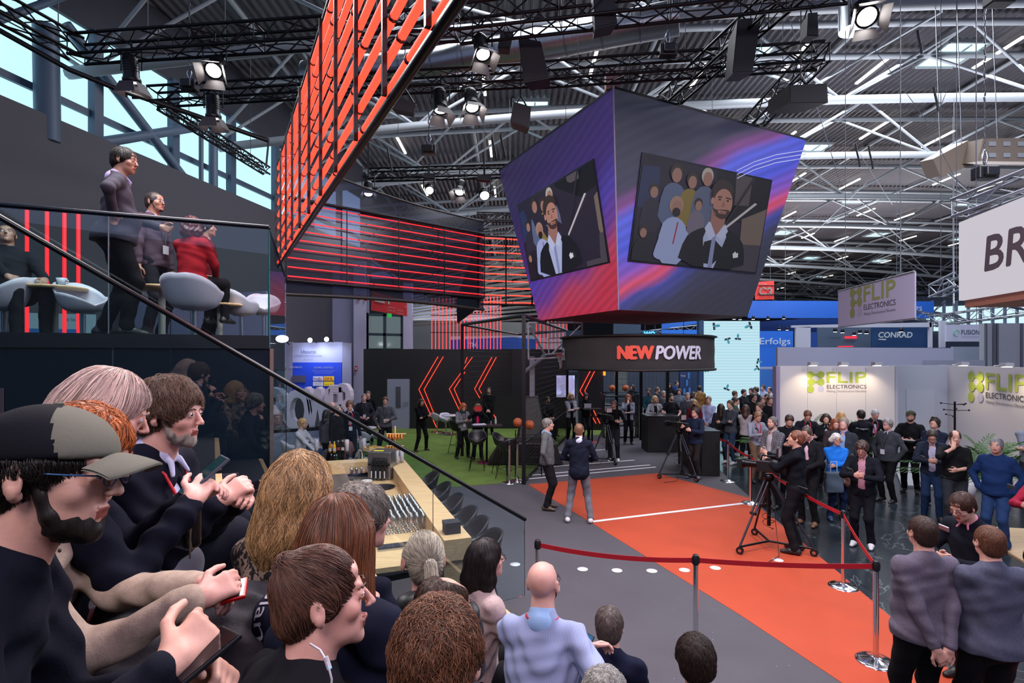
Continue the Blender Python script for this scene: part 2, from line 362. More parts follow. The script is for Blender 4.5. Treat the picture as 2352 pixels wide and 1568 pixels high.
for i in range(nwin):
    a = -6+Lw*i/nwin; b = -6+Lw*(i+1)/nwin; p, q = WA+WD*(a+.12)-WN*.12, WA+WD*(b-.12)-WN*.12
    t = thing('window_%d' % (i+1), None, None, V3((p.x+q.x)/2, (p.y+q.y)/2, 9.2)); del_keys(t); t['kind'] = 'structure'
    for (z0, z1) in ((9.25, 9.95), (10.1, 12.4)):
        MB().prism([V3(p.x, p.y, z0), V3(q.x, q.y, z0), V3(q.x, q.y, z1), V3(p.x, p.y, z1)], -WN*.04).build('pane', WINL, t, world=True)
    fr = MB(); c = WA+WD*a
    fr.box((c.x, c.y, 10.8), (.28, .24, 3.3), math.atan2(WD.y, WD.x)); fr.prism([V3(p.x, p.y, 9.93), V3(q.x, q.y, 9.93), V3(q.x, q.y, 10.12), V3(p.x, p.y, 10.12)], WN*.1)
    fr.build('frame', mat('#45566b', .5), t, world=True)
t = thing('trim_left_braces', None, None, V3(WA.x, WA.y, 0)); del_keys(t); t['kind'] = 'structure'
W2 = WA+WN*.35
def WQ(px, py): return PP(px, py, W2, WN)
BR = mat('#55687c', .5)
for a, b, r in (((150, 55), (520, 535), .15), ((60, 355), (450, 292), .15), ((105, 60), (110, 325), .28), ((490, 270), (490, 560), .16), ((462, 280), (462, 540), .08), ((-40, 60), (150, -10), .1)):
    MB().tube(WQ(*a), WQ(*b), r, n=10).build('brace', BR, t, world=True)
# ---- end wall behind the stand: white wall, pillars, glazed door
def wall_px(name, pts, d, m, th=.3, kind='structure'):
    P = [PD(x, y, d) for x, y in pts]; o = MB().prism(P, (0, th, 0)).build(name, m, world=True); o['kind'] = kind; return o
HW = mat('#8f8fae', .7); 
wall_px('wall_back_white', [(560, 930), (845, 930), (845, 630), (740, 600), (700, 652), (640, 700), (560, 700)], 28, HW)
wall_px('wall_back_pillar', [(812, 930), (838, 930), (838, 600), (812, 600)], 27.4, mat('#a9a9c4', .7))
wall_px('wall_back_pillar_narrow', [(926, 900), (946, 900), (946, 650), (926, 650)], 27.4, mat('#a9a9c4', .7))
wall_px('wall_back_far', [(946, 870), (1300, 870), (1300, 742), (946, 735)], 40, mat('#9a9c99', .7))
wall_px('wall_back_dark', [(838, 830), (926, 830), (926, 640), (838, 640)], 28.6, mat('#1d2026', .7))
o = MB()
for k in range(16): o.prism([PD(946, 640+k*7, 34-k*.3), PD(1300, 560+k*11, 34-k*.3), PD(1300, 565+k*11, 34-k*.3), PD(946, 644+k*7, 34-k*.3)], (0, .1, 0))
o = o.build('ceiling_canopy_slats', mat('#5d5c55', .6), world=True); o['kind'] = 'structure'
t = thing('door_1', None, None, PD(884, 840, 28)); del_keys(t); t['kind'] = 'structure'
MB().prism([PD(841, 800, 28.2), PD(924, 800, 28.2), PD(924, 728, 28.2), PD(841, 722, 28.2)], (0, .03, 0)).build('pane', mat((.30, .40, .42), .1, emit=.35), t, world=True)
fr = MB()
for x in (842, 883, 923): fr.prism([PD(x-3, 805, 28), PD(x+3, 805, 28), PD(x+3, 718, 28), PD(x-3, 718, 28)], (0, .12, 0))
for y in (722, 767): fr.prism([PD(841, y+3, 28), PD(924, y+5, 28), PD(924, y-1, 28), PD(841, y-3, 28)], (0, .12, 0))
fr.build('frame', mat('#31424c', .5), t, world=True)
# far end wall and its window band
wall_px('wall_far', [(1150, 840), (2500, 840), (2500, 640), (1150, 700)], 122, mat('#3b4048', .7))
wall_px('window_20', [(2130, 760), (2500, 760), (2500, 690), (2130, 705)], 121, mat((.62, .85, .92), emit=1.1))
o = MB()
for x in range(2140, 2420, 28): o.tube(PD(x, 762, 120), PD(x, 690, 120), .35, n=6)
o = o.build('trim_far_mullions', PIPE, world=True); o['kind'] = 'structure'

o = MB().box((2, -5.2, 2.9), (22, .2, 5.8)).build('wall_reflection_blocker', mat('#1a1b22', .8), world=True); o['kind'] = 'structure'  # unseen dark screen added behind the viewer to darken reflections in the glass
# ================================================================ the hanging screen cube
ZT, ZB = 8.5, 4.03
CT = {'n': V3(2.06, 11.07, ZT), 'l': V3(-.40, 16.06, ZT), 'r': V3(7.45, 13.75, ZT)}; CT['f'] = CT['l']+CT['r']-CT['n']
CB = {'n': V3(2.36, 12.05, ZB), 'l': V3(.78, 15.75, ZB), 'r': V3(6.1, 14.1, ZB)}; CB['f'] = CB['l']+CB['r']-CB['n']; 
for k in CB: CB[k].z = ZB
cube_c = (CT['n']+CT['f'])/2; cube_c.z = ZB
cube = thing('screen_cube', 'huge hanging cube of video screens tapering downwards above the court', 'video cube', cube_c)
def led(seed, a, b, angle):
    """dark panel with glowing diagonal bands of light: what the screen shows"""
    def bld(nt, p, out):
        tc = N(nt, 'TexCoord'); mp = N(nt, 'Mapping'); mp.inputs['Rotation'].default_value = (0, 0, math.radians(angle)); mp.inputs['Location'].default_value = (seed, 0, 0)
        nt.links.new(tc.outputs['UV'], mp.inputs[0]); sp = N(nt, 'SeparateXYZ'); nt.links.new(mp.outputs[0], sp.inputs[0])
        n = N(nt, 'TexNoise', Scale=1.4, Detail=1.0); nt.links.new(mp.outputs[0], n.inputs['Vector'])
        ad = N(nt, 'Math', operation='MULTIPLY_ADD'); ad.inputs[1].default_value = .35; nt.links.new(n.outputs[0], ad.inputs[0]); nt.links.new(sp.outputs[1], ad.inputs[2])
        r = N(nt, 'ValToRGB'); e = r.color_ramp.elements; e[0].position = a[0][0]; e[0].color = (*lin(a[0][1]), 1); e[1].position = a[-1][0]; e[1].color = (*lin(a[-1][1]), 1)
        for pos, c in a[1:-1]: q = e.new(pos); q.color = (*lin(c), 1)
        nt.links.new(ad.outputs[0], r.inputs[0])
        wv = N(nt, 'TexWave', Scale=7.0, Distortion=2.0); wv.bands_direction = 'Y'; wv.inputs['Detail Scale'].default_value = .6; nt.links.new(mp.outputs[0], wv.inputs['Vector'])
        rw = N(nt, 'ValToRGB'); rw.color_ramp.elements[0].position = .0; rw.color_ramp.elements[0].color = (.80, .80, .80, 1); rw.color_ramp.elements[1].color = (1.08, 1.08, 1.08, 1); nt.links.new(wv.outputs[0], rw.inputs[0])
        m = N(nt, 'MixRGB', blend_type='MULTIPLY'); m.inputs[0].default_value = .9; nt.links.new(r.outputs[0], m.inputs[1]); nt.links.new(rw.outputs[0], m.inputs[2])
        p.inputs['Base Color'].default_value = (.02, .02, .03, 1); p.inputs['Roughness'].default_value = .55
        nt.links.new(m.outputs[0], p.inputs['Emission Color']); p.inputs['Emission Strength'].default_value = b
    return bld
M_LL = nodemat('led_left', led(.3, [(0, '#c02a46'), (.12, '#b43a5c'), (.20, '#6a3690'), (.31, '#4a3aa4'), (.45, '#3a2470'), (.75, '#302058'), (1, '#33244e')], .8, -24))
M_LR = nodemat('led_right', led(1.7, [(0, '#20222e'), (.08, '#262a44'), (.16, '#343a90'), (.215, '#cc4058'), (.28, '#7c48b0'), (.38, '#3f4cca'), (.52, '#5058d0'), (.575, '#7a3c84'), (.65, '#2c2c42'), (1, '#242834')], .95, -32))
def bil(q, u, v): return (q[0]*(1-u)+q[1]*u)*(1-v)+(q[3]*(1-u)+q[2]*u)*v      # q: bottom left, bottom right, top right, top left
def face_mesh(name, q, m, parent, n=10):
    vs = [bil(q, i/n, j/n)-parent.location for j in range(n+1) for i in range(n+1)]; fs = [(j*(n+1)+i, j*(n+1)+i+1, (j+1)*(n+1)+i+1, (j+1)*(n+1)+i) for j in range(n) for i in range(n)]
    o = mesh_obj(name, vs, fs, m, parent); uv = o.data.uv_layers.new()
    for l in o.data.loops: k = l.vertex_index; uv.data[l.index].uv = ((k % (n+1))/n, (k//(n+1))/n)
    return o
QL = [CB['l'], CB['n'], CT['n'], CT['l']]; QR = [CB['n'], CB['r'], CT['r'], CT['n']]
QB1 = [CB['r'], CB['f'], CT['f'], CT['r']]; QB2 = [CB['f'], CB['l'], CT['l'], CT['f']]
for nm, q, m in (('screen_face', QL, M_LL), ('screen_face', QR, M_LR), ('screen_face', QB1, M_LL), ('screen_face', QB2, M_LR)): face_mesh(nm, q, m, cube)
mb = MB()
for a, b in (('n', 'l'), ('n', 'r'), ('r', 'f'), ('f', 'l')): pass
mb.prism([CB['n'], CB['r'], CB['f'], CB['l']], (0, 0, .05)); mb.build('underside', mat('#6d2230', .7), cube, world=True)  # dark red glow put into the underside's colour
MB().prism([CT['n'], CT['r'], CT['f'], CT['l']], (0, 0, -.05)).build('top_cover', BLK, cube, world=True)
MB().tube(CB['n'], CT['n'], .018, n=6).build('corner_strip', mat('#8a7f9e', .4), cube, world=True)
hb = MB(); hb.box(CT['n']+V3(.02, .25, .18), (.28, .22, .34)); [hb.tube(CT['n']+V3(dx, .2, .3), CT['n']+V3(dx, .2, .55), .02) for dx in (-.08, .02, .12)]
hb.build('hanging_bracket', mat('#b08f86', .5), cube, world=True)
# what the live picture shows: a man speaking before a seated audience, drawn as flat colour patches lying on the screen
def proj(P): return (CX+F*P.x/P.y, HY-F*(P.z-EYE)/P.y)
def inv(q, px, py):
    u = v = .5
    for _ in range(12):
        x, y = proj(bil(q, u, v)); e = 1e-3; xu, yu = proj(bil(q, u+e, v)); xv, yv = proj(bil(q, u, v+e))
        a, b, c, d = (xu-x)/e, (xv-x)/e, (yu-y)/e, (yv-y)/e; D = a*d-b*c; dx, dy = px-x, py-y
        u += (d*dx-b*dy)/D; v += (-c*dx+a*dy)/D
    return u, v
def smooth_poly(p, it=2):
    for _ in range(it):
        p = [q for i in range(len(p)) for q in ((p[i][0]*.75+p[(i+1) % len(p)][0]*.25, p[i][1]*.75+p[(i+1) % len(p)][1]*.25), (p[i][0]*.25+p[(i+1) % len(p)][0]*.75, p[i][1]*.25+p[(i+1) % len(p)][1]*.75))]
    return p
def live_screen(q, quadpx, patches, label, em=.7):
    uv = [inv(q, *p) for p in quadpx]; n = (q[1]-q[0]).cross(q[3]-q[0]).normalized()
    if n.y > 0: n = -n
    t = thing('live_picture', None, None, (0, 0, 0)); del_keys(t); t.parent = cube; t.location = bil(q, *uv[0])-cube.location
    base = cube.location+t.location
    def at(s_, t_, off):                                                         # s_, t_ in 0..1 across the picture, from its upper left corner
        a = (uv[0][0]*(1-s_)+uv[1][0]*s_, uv[0][1]*(1-s_)+uv[1][1]*s_); b = (uv[3][0]*(1-s_)+uv[2][0]*s_, uv[3][1]*(1-s_)+uv[2][1]*s_)
        return bil(q, a[0]*(1-t_)+b[0]*t_, a[1]*(1-t_)+b[1]*t_)+n*off-base
    f = MB(); e = .012
    f.prism([at(-e, -e*1.6, .0), at(1+e, -e*1.6, .0), at(1+e, 1+e*1.6, .0), at(-e, 1+e*1.6, .0)], n*.03); f.build('frame', mat('#15151c', .4), t)
    mats_ = []; mb = MB(); ids = []; off = .032
    for k, (c, poly, sm) in enumerate(patches):
        if isinstance(poly, tuple):
            cx_, cy_, rx, ry = poly; poly = [(cx_+rx*math.cos(i*PI/10), cy_+ry*math.sin(i*PI/10)) for i in range(20)]
        elif sm: poly = smooth_poly(poly, sm)
        nf = len(mb.f)
        P = [at(min(1, max(0, x)), min(1, max(0, y)), off+k*.0012) for x, y in poly]
        mb.add(P, [tuple(range(len(P)))]); m = mat(c, emit=em)
        if m not in mats_: mats_.append(m)
        ids += [mats_.index(m)]
    o = mesh_obj('picture', mb.v, mb.f, mats_, t, mids=ids)
    return t
def folk(x, y, s, top_, skin='#a87c70', hair='#3a2c2c', lap=None):
    return [(top_, [(x-.055*s, y+.30*s), (x-.05*s, y+.10*s), (x-.02*s, y+.05*s), (x+.02*s, y+.05*s), (x+.055*s, y+.10*s), (x+.06*s, y+.30*s)], 1), (hair, (x, y-.012*s, .027*s, .048*s), 0), (skin, (x+.003*s, y+.006*s, .021*s, .042*s), 0)]
def speaker_patches(hx, k=1.0, dark=0):
    hx0 = hx; P = [('#2a2236', [(0, 0), (1, 0), (1, 1), (0, 1)], 0), ('#15131d', [(.55, 0), (1, 0), (1, .45), (.6, .5)], 0), ('#5b5058', [(.70, .0), (.84, .0), (.84, .3), (.72, .32)], 0), ('#7b6a62', [(.80, .45), (1, .30), (1, .72), (.82, .75)], 0), ('#4c4450', [(.78, .72), (1, .70), (1, 1), (.78, 1)], 0),
        ('#2a3560', [(0, .1), (.12, .08), (.14, .45), (0, .5)], 0), ('#221d2c', [(0, .60), (.4, .58), (.4, 1), (0, 1)], 0)]
    P += folk(.10, .32, 1.3, '#302b3c')+folk(.24, .12, 1.7, '#5f6c92')+folk(.36, .16, 1.5, '#8f7a3a')+folk(.47, .10, 1.7, '#626a8a', hair='#bfb7ae')+folk(.06, .72, 1.1, '#1d1a26')+folk(.43, .38, 1.2, '#7a7086')
    P += folk(.27, .44, 1.9, '#a8b4e6', hair='#b08878')+[('#241d20', (.274, .485, .030, .045), 0), ('#a8b4e6', [(.16, .82), (.20, .62), (.30, .60), (.42, .70), (.36, .95), (.14, .98)], 2), ('#b03048', [(.29, .58), (.30, .58), (.285, .80), (.275, .80)], 0)]
    P += [('#2b2733', [(.84, 0), (.86, 0), (.60, .72), (.585, .72)], 0), ('#cfc6cf', [(.88, .26), (.9, .27), (.64, .62), (.63, .60)], 0)]
    x = hx
    P += [('#14141f', [(x-.28, 1), (x-.24, .72), (x-.17, .63), (x-.06, .57), (x+.08, .57), (x+.19, .64), (x+.25, .74), (x+.28, 1)], 1),
        ('#b9c0ea', [(x-.075, .57), (x+.055, .55), (x+.085, .66), (x+.02, 1), (x-.06, 1), (x-.10, .7)], 0), ('#8f97c8', [(x-.03, .66), (x+.0, .64), (x+.005, 1), (x-.03, 1)], 0),
        ('#a6746a', [(x-.065, .40), (x+.055, .42), (x+.05, .58), (x-.01, .665), (x-.06, .58)], 0),
        ('#c7cdf2', [(x-.075, .53), (x-.06, .53), (x-.005, .66), (x-.05, .72), (x-.10, .60)], 0), ('#c7cdf2', [(x+.06, .53), (x+.045, .55), (x-.0, .66), (x+.05, .70), (x+.09, .60)], 0),
        ('#3a2b28', (x-.003, .235, .090, .150), 0), ('#bb8577', (x+.014, .325, .076, .150), 0), ('#3a2b28', [(x-.09, .20), (x-.06, .13), (x+.0, .10), (x+.07, .12), (x+.092, .20), (x+.07, .175), (x, .17), (x-.055, .20), (x-.068, .27)], 1), ('#4a3430', [(x-.06, .38), (x-.03, .40), (x+.02, .385), (x+.085, .38), (x+.06, .47), (x+.01, .49), (x-.045, .45)], 1),
        ('#bb8577', [(x-.02, .40), (x+.05, .40), (x+.045, .43), (x-.01, .43)], 0), ('#8c4f4a', [(x-.002, .412), (x+.045, .412), (x+.04, .424), (x, .424)], 0), ('#3a2b28', [(x-.085, .20), (x-.075, .36), (x-.062, .36), (x-.058, .22)], 1), ('#c08c7e', (x-.072, .315, .013, .035), 0),
        ('#43302c', [(x-.035, .262), (x-.002, .256), (x-.002, .270), (x-.035, .276)], 0), ('#43302c', [(x+.028, .256), (x+.072, .262), (x+.072, .276), (x+.028, .270)], 0), ('#2a2024', (x-.018, .292, .010, .009), 0), ('#2a2024', (x+.046, .292, .010, .009), 0),
        ('#a56a5e', [(x+.015, .29), (x+.028, .35), (x+.024, .362), (x+.002, .36)], 0), ('#e8e6f0', [(x+.155, .83), (x+.175, .80), (x+.185, .82), (x+.20, .81), (x+.205, .86), (x+.165, .875)], 0), ('#8e7f88', [(x-.075, .40), (x-.03, .445), (x-.035, .452), (x-.078, .405)], 0)]
    return P
live_screen(QL, [(1193, 472), (1363, 370), (1399, 600), (1222, 643)], speaker_patches(.46), '')
live_screen(QR, [(1477, 355), (1768, 417), (1732, 625), (1445, 597)], speaker_patches(.60), '', .42)
arcs = MB()
for k in range(3):
    pts = [bil(QR, *inv(QR, x, y+k*9)) for x, y in ((1690, 392), (1730, 372), (1780, 356), (1848, 345))]; nrm = (QR[1]-QR[0]).cross(QR[3]-QR[0]).normalized(); nrm = nrm if nrm.y < 0 else -nrm
    arcs.path([p+nrm*.03 for p in pts], .012, 4)
arcs.build('light_arc', mat('#b9bdf2', emit=.9), cube, world=True)
for a, b in (((1320, 732), (1320, 772)), ((1570, 735), (1570, 772))):
    p = PD(a[0], a[1], 14.6); q = PD(b[0], b[1], 14.6); p.z = ZB+.0; o = MB().tube(q, p, .008, n=5).build('hanging_cable', mat('#55555c', .5), cube, world=True)
# ================================================================ round fabric banner under the cube
RC, RR = V3(3.42, 15.0, 2.66), 2.03
ring = thing('ring_banner', 'dark round fabric banner reading NEWPOWER hanging beneath the screen cube', 'banner', RC)
n = 96; prof = [(RR+.004*math.sin(k_*1.1), k_*.07) for k_ in range(13)]
MB().lathe(prof, (0, 0, 0), n).lathe([(RR-.02, .84), (RR-.02, 0)], (0, 0, 0), n).build('fabric', mat('#2e2b2d', .95, bump=.12, bscale=5, var=.15, vscale=2), ring)
MB().lathe([(RR+.03, .82), (RR+.07, .83), (RR+.07, .86), (RR+.0, .88), (RR-.05, .86), (RR-.05, .82)], (0, 0, 0), n).build('upper_hoop', BLK, ring)
MB().lathe([(RR+.02, -.03), (RR+.05, -.02), (RR+.05, .03), (RR+.0, .03)], (0, 0, 0), n).build('lower_hoop', BLK, ring)
def ring_text(s, px0, px1, z0, z1, m, bold=.02, slant=0.0, name='lettering'):
    def ang(px):
        k = (px-CX)/F; dx, dy = k, 1.0; A = dx*dx+dy*dy; B = -2*(dx*RC.x+dy*RC.y); Cc = RC.x**2+RC.y**2-(RR+.02)**2
        D = max(0, B*B-4*A*Cc); t = (-B-math.sqrt(D))/(2*A); return math.atan2(t*dy-RC.y, t*dx-RC.x)
    a0, a1 = ang(px0), ang(px1); vs, fs = text_mesh(s); x0 = min(v.x for v in vs); x1 = max(v.x for v in vs); y0 = min(v.y for v in vs); y1 = max(v.y for v in vs)
    mb = MB()
    for k, (bx, by) in enumerate(((0, 0), (bold, 0), (-bold, 0), (0, bold), (0, -bold))):
        P = []
        for v in vs:
            y = (v.y-y0)/(y1-y0); a = a0+(a1-a0)*((v.x-x0)/(x1-x0)+bx/len(s)*2+slant*y/len(s)); r = RR+.035+k*.0006
            P.append((math.cos(a)*r, math.sin(a)*r, z0+(z1-z0)*(y*(1-2*bold)+bold+by)))
        mb.add(P, fs)
    mb.build(name, m, ring)
ring_text('NEW', 1420, 1500, .26, .60, mat('#e0503c', .6), .05)
ring_text('POWER', 1506, 1608, .26, .60, mat('#c4c2d4', .6), .035, .15)
ring_text('ER', 1293.0, 1299, .24, .56, mat('#c4c2d4', .6), .02)
# ================================================================ red light-tube frames
def tube_panel(root_label, o, u, L, z0, z1, n, m, r=.028, nv=8, tilt=0, seg=2.0, group=None, bar=BLKM, barr=.022):
    """vertical frame with n level glowing tubes"""
    u = Vector(u).normalized(); t = thing('light_tube_frame', root_label, 'light frame', o, 0, group)
    for i in range(n):
        z = z0+(z1-z0)*i/(n-1)-o.z if n > 1 else z0-o.z
        MB().tube(V3(0, 0, z), u*L+V3(0, 0, z), r, n=8).build('light_tube', m, t)
    nn = V3(u.y, -u.x, 0)
    for i in range(nv+1):
        p = u*(L*i/nv); MB().box(p+nn*(r+barr)+V3(0, 0, (z0+z1)/2-o.z), (barr*2, barr*2, z1-z0+.1), math.atan2(u.y, u.x)).build('upright', bar, t)
    for i in range(n):
        z = z0+(z1-z0)*i/(n-1)-o.z; k = int(L/seg)
        for j in range(1, k+1): p = u*(j*seg-.15*(i % 3))+V3(0, 0, z); MB().tube(p-u*.012, p+u*.012, r*1.25, n=8).build('tube_clip', BLK, t)
    for z in (z0-.07, z1+.07): MB().tube(V3(0, 0, z-o.z), u*L+V3(0, 0, z-o.z), .03, n=6).build('rail', BLKM, t)
    return t
C0 = PD(640, 610, 9.0); 
DA = (PD(1048, 0, 2.29)-C0); DA.z = 0; DA.normalize()
o = V3(C0.x, C0.y, 4.5)
tube_panel('big lattice of glowing red tubes rising at the left towards the viewer', o, DA, 9.6, 4.55, 6.1, 9, TUBE, r=.026, nv=13, seg=1.0, barr=.014)
DB = V3(.751, .660, 0)
p0 = V3(C0.x+.05, C0.y+.2, 4.2)
tube_panel('red light tubes shining in level lines through the dark hanging scrim', p0, DB, 4.25, 4.36, 5.62, 9, TUBE2, r=.010, nv=4, seg=1.6, barr=.008)
e0 = PD(1100, 700, 17.2); e0.z = 4.6
tube_panel('level red light tubes running behind the cube beyond the dark scrim', e0, V3(.97, .24, 0), 2.6, 4.72, 6.75, 10, TUBE, r=.018, nv=3, seg=1.1)
# dark translucent scrim in front of the middle frame
sn = V3(DB.y, -DB.x, 0)*-.10; scr = thing('hanging_scrim', 'dark translucent fabric scrim hanging across the red tubes', 'banner', p0+sn)
L = 4.32; prof = []
for i in range(13):
    s = L*i/12; f = i/12; prof.append((s, 4.06+.05*math.sin(f*PI)-.02*f, 6.42-.42*f-.12*math.sin(f*PI)))
mb = MB(); n_ = len(prof)
for (s, a, b) in prof: mb.v += [DB*s+V3(0, 0, a-4.2), DB*s+V3(0, 0, b-4.2)]; 
for i in range(n_-1): mb.f.append((2*i, 2*i+2, 2*i+3, 2*i+1)); mb.sm.append(False)
mb.build('fabric', glass_mat('scrim_gauze', (.13, .12, .20), .02, .2), scr)
mb = MB(); mb.path([DB*s+V3(0, 0, a-4.2) for s, a, b in prof], .035, 6); mb.build('hem_bar', BLK, scr); MB().path([DB*s+V3(0, 0, b-4.2) for s, a, b in prof], .02, 6).build('upper_bar', BLK, scr)
# dark return piece of the scrim pointing down at its right end
a = PD(1104, 490, 12.0); b = PD(1118, 470, 12.0); MB().prism([PD(1102, 702, 12.0), PD(1050, 742, 12.6), PD(1048, 690, 12.6), PD(1104, 520, 12.0)], (0.02, .03, 0)).build('return_flap', mat('#14151f', .8), scr, world=True)
# upright red tube grids farther back
def vgrid(px0, px1, py0, py1, d, n, label):
    a, b = PD(px0, py0, d), PD(px1, py1, d); t = thing('upright_tube_grid', label, 'light frame', V3(a.x, d, b.z)); H_ = a.z-b.z; W_ = b.x-a.x
    for i in range(n): x = W_*i/(n-1); MB().tube((x, 0, 0), (x, 0, H_), .022, n=6).build('light_tube', mat((1, .05, .055), emit=2.0), t)
    for z in (0, H_*.33, H_*.66, H_): MB().tube((-.05, -.04, z), (W_+.05, -.04, z), .018, n=5).build('crossbar', BLKM, t)
vgrid(992, 1075, 683, 803, 25, 11, 'upright red light tubes above the black wall, left grid')
vgrid(1080, 1150, 680, 803, 26.5, 10, 'upright red light tubes seen through the cage, middle grid')
vgrid(1232, 1302, 735, 812, 26, 9, 'upright red light tubes seen through the glass backboard')
# ================================================================ black walls with arrow lights
def arrow(pts, plane_d, t):
    MB().path([PD(x, y, plane_d-.06) for x, y in pts], .013, 6).build('arrow_light', mat((1, .042, .02), emit=3.4), t, world=True)
bw = thing('partition_wall', 'long black stage wall with glowing red arrow lines and a grey door', 'wall', PD(1060, 985, 22.5)); bw.location.z = 0
def wpart(name, pts, d, m, th, t): return MB().prism([PD(x, y, d) for x, y in pts], (0, th, 0)).build(name, m, t, world=True)
z0y = lambda d: HY+EYE*F/d
for a_, b_ in ((835, 888), (941, 1062), (1062, 1150), (1150, 1306)):
    wpart('wall_panel', [(a_, z0y(22.5)), (b_, z0y(22.5)), (b_, 802), (a_, 801)], 22.5, mat('#0c0d13', .55, bump=.1), .15, bw)
wpart('wall_panel', [(888, 870), (941, 870), (941, 801.3), (888, 801.2)], 22.5, mat('#0c0d13', .55, bump=.1), .15, bw)
dr = wpart('door', [(889.5, z0y(22.45)), (939.5, z0y(22.45)), (939.5, 870.5), (889.5, 870.5)], 22.48, mat('#83879a', .5), .08, bw)
MB().prism([PD(909, 936, 22.46), PD(920, 936, 22.46), PD(920, 888, 22.46), PD(909, 888, 22.46)], (0, .015, 0)).build('door_window', mat('#4a4a52', .1), dr, world=True)
h = MB(); h.tube(PD(925, 924, 22.42), PD(938, 924, 22.42), .02).tube(PD(936, 924, 22.42), PD(936, 924, 22.48), .02); h.build('door_handle', STEEL, dr, world=True)
for P_ in ([(1006, 819), (962, 894), (1004, 984)], [(1018, 819), (974, 894), (1003, 965)], [(1073, 820), (1068, 834)], [(1085, 820), (1032, 893), (1066, 965)], [(1068, 854), (1043, 893), (1059, 930)], [(1130, 820), (1090, 893), (1102, 914)], [(1140, 820), (1100, 893), (1106, 903)], [(1134, 952), (1140, 963)]): arrow(P_, 22.5, bw)
bw2 = thing('partition_wall', 'narrow black wall right of the screen with a single red arrow light', 'wall', PD(1357, 985, 22.0)); bw2.location.z = 0
wpart('wall_panel', [(1330, z0y(22)), (1386, z0y(22)), (1386, 812), (1330, 812)], 22.0, mat('#15161c', .5), .4, bw2)
for P_ in ([(1363, 838), (1332, 897), (1342, 913)], [(1373, 838), (1343, 897), (1346, 903)], [(1360, 935), (1378, 972)], [(1358, 952), (1369, 972)]): arrow(P_, 22.0, bw2)
# ceiling of the far stage corner (dark void) and the television
tv = thing('wall_television', 'television on the dark wall showing the audience in blue light', 'television', PD(1299, 912, 21.6))
wpart('frame', [(1276, 914), (1322, 914), (1322, 860), (1276, 860)], 21.6, BLK, .06, tv)
def tvm(nt, p, out):
    tc = N(nt, 'TexCoord'); n = N(nt, 'TexVoronoi', Scale=5.0); r = N(nt, 'ValToRGB'); e = r.color_ramp.elements; e[0].color = (.02, .02, .08, 1); e[1].color = (.25, .3, .7, 1); e[1].position = .8; q = e.new(.5); q.color = (.10, .07, .30, 1)
    nt.links.new(tc.outputs['Object'], n.inputs['Vector']); nt.links.new(n.outputs['Color'], r.inputs[0]); nt.links.new(r.outputs[0], p.inputs['Emission Color']); p.inputs['Emission Strength'].default_value = 1.0
wpart('screen', [(1278, 912), (1320, 912), (1320, 862), (1278, 862)], 21.57, nodemat('tv_picture', tvm), .02, tv)
# ================================================================ basketball cage, hoop, balls
A_, B_, C_ = V3(.275, 12.75, 0), V3(-1.49, 16.3, 0), V3(2.06, 20.3, 0)
cage = thing('court_cage', 'black steel mesh cage standing at the edge of the turf', 'cage', A_); HZ = 3.95
def cp(name, mb_, m=BLKM): return mb_.build(name, m, cage, world=True)
for p in (A_, B_, C_): cp('post', MB().box(p+V3(0, 0, HZ/2+.006), (.09, .09, HZ)), mat('#0e0e16', .4, .3))
D_ = B_+C_-A_
for a, b in ((A_, B_), (A_, C_), (B_, D_), (C_, D_)): cp('top_beam', MB().tube(a+V3(0, 0, HZ), b+V3(0, 0, HZ), .05, n=4), mat('#0e0e16', .4, .3))
def mesh_panel(a, b, z0, z1, st, r=.004):
    mb = MB(); L_ = (b-a).length; k = int(L_/st); u = (b-a)/k
    for i in range(k+1): mb.tube(a+u*i+V3(0, 0, z0), a+u*i+V3(0, 0, z1), r, n=3, cap=False)
    k2 = int((z1-z0)/st)
    for j in range(k2+1): mb.tube(a+V3(0, 0, z0+j*st), b+V3(0, 0, z0+j*st), r, n=3, cap=False)
    return mb
cp('wire_mesh', mesh_panel(A_, C_, .05, .95, .09)); cp('wire_mesh', mesh_panel(A_, C_, 1.0, 3.9, .14, .003)); cp('wire_mesh', mesh_panel(B_+V3(.2, .2, 0), D_, 1.4, 3.9, .16, .003)); cp('bottom_rail', MB().tube(A_+V3(0, 0, .05), C_+V3(0, 0, .05), .03, n=4)); cp('bottom_rail', MB().tube(A_+V3(0, 0, .97), C_+V3(0, 0, .97), .02, n=4))
bpm = glass_mat('backboard_glass', (.90, .92, .94), .04)
bd = 16.2; hp = thing('basketball_hoop', 'basketball hoop with clear backboard on a white angled post', 'basketball hoop', V3(PD(1230, 985, bd+1.2).x, bd+1.4, 0))
BBq = [PD(1214, 825, 15.9), PD(1338, 817, 16.9), PD(1337, 741, 16.9), PD(1213, 741, 15.9)]
MB().prism(BBq, (.0, .02, 0)).build('backboard', bpm, hp, world=True)
fr = MB(); WHT = mat('#c9c4d0', .5)
for i in range(4): fr.tube(BBq[i], BBq[(i+1) % 4], .035, n=4)
fr.build('backboard_frame', WHT, hp, world=True)
def bq(u, v): return bil([BBq[0], BBq[1], BBq[2], BBq[3]], u, v)
fr = MB(); sq = [bq(.36, .12), bq(.68, .12), bq(.68, .56), bq(.36, .56)]
for i in range(4): fr.tube(sq[i], sq[(i+1) % 4], .022, n=4)
fr.build('target_square', WHT, hp, world=True)
br = MB(); bb = V3(0, .25, 0); J = bq(.3, .1)+V3(0, .35, 0)
br.tube(bq(.03, .9)+V3(0, .05, 0), J, .03).tube(bq(.97, .9)+V3(0, .05, 0), J+V3(.2, 0, 0), .03).tube(bq(.5, .1)+V3(0, .05, 0), J, .03)
br.build('bracing', WHT, hp, world=True)
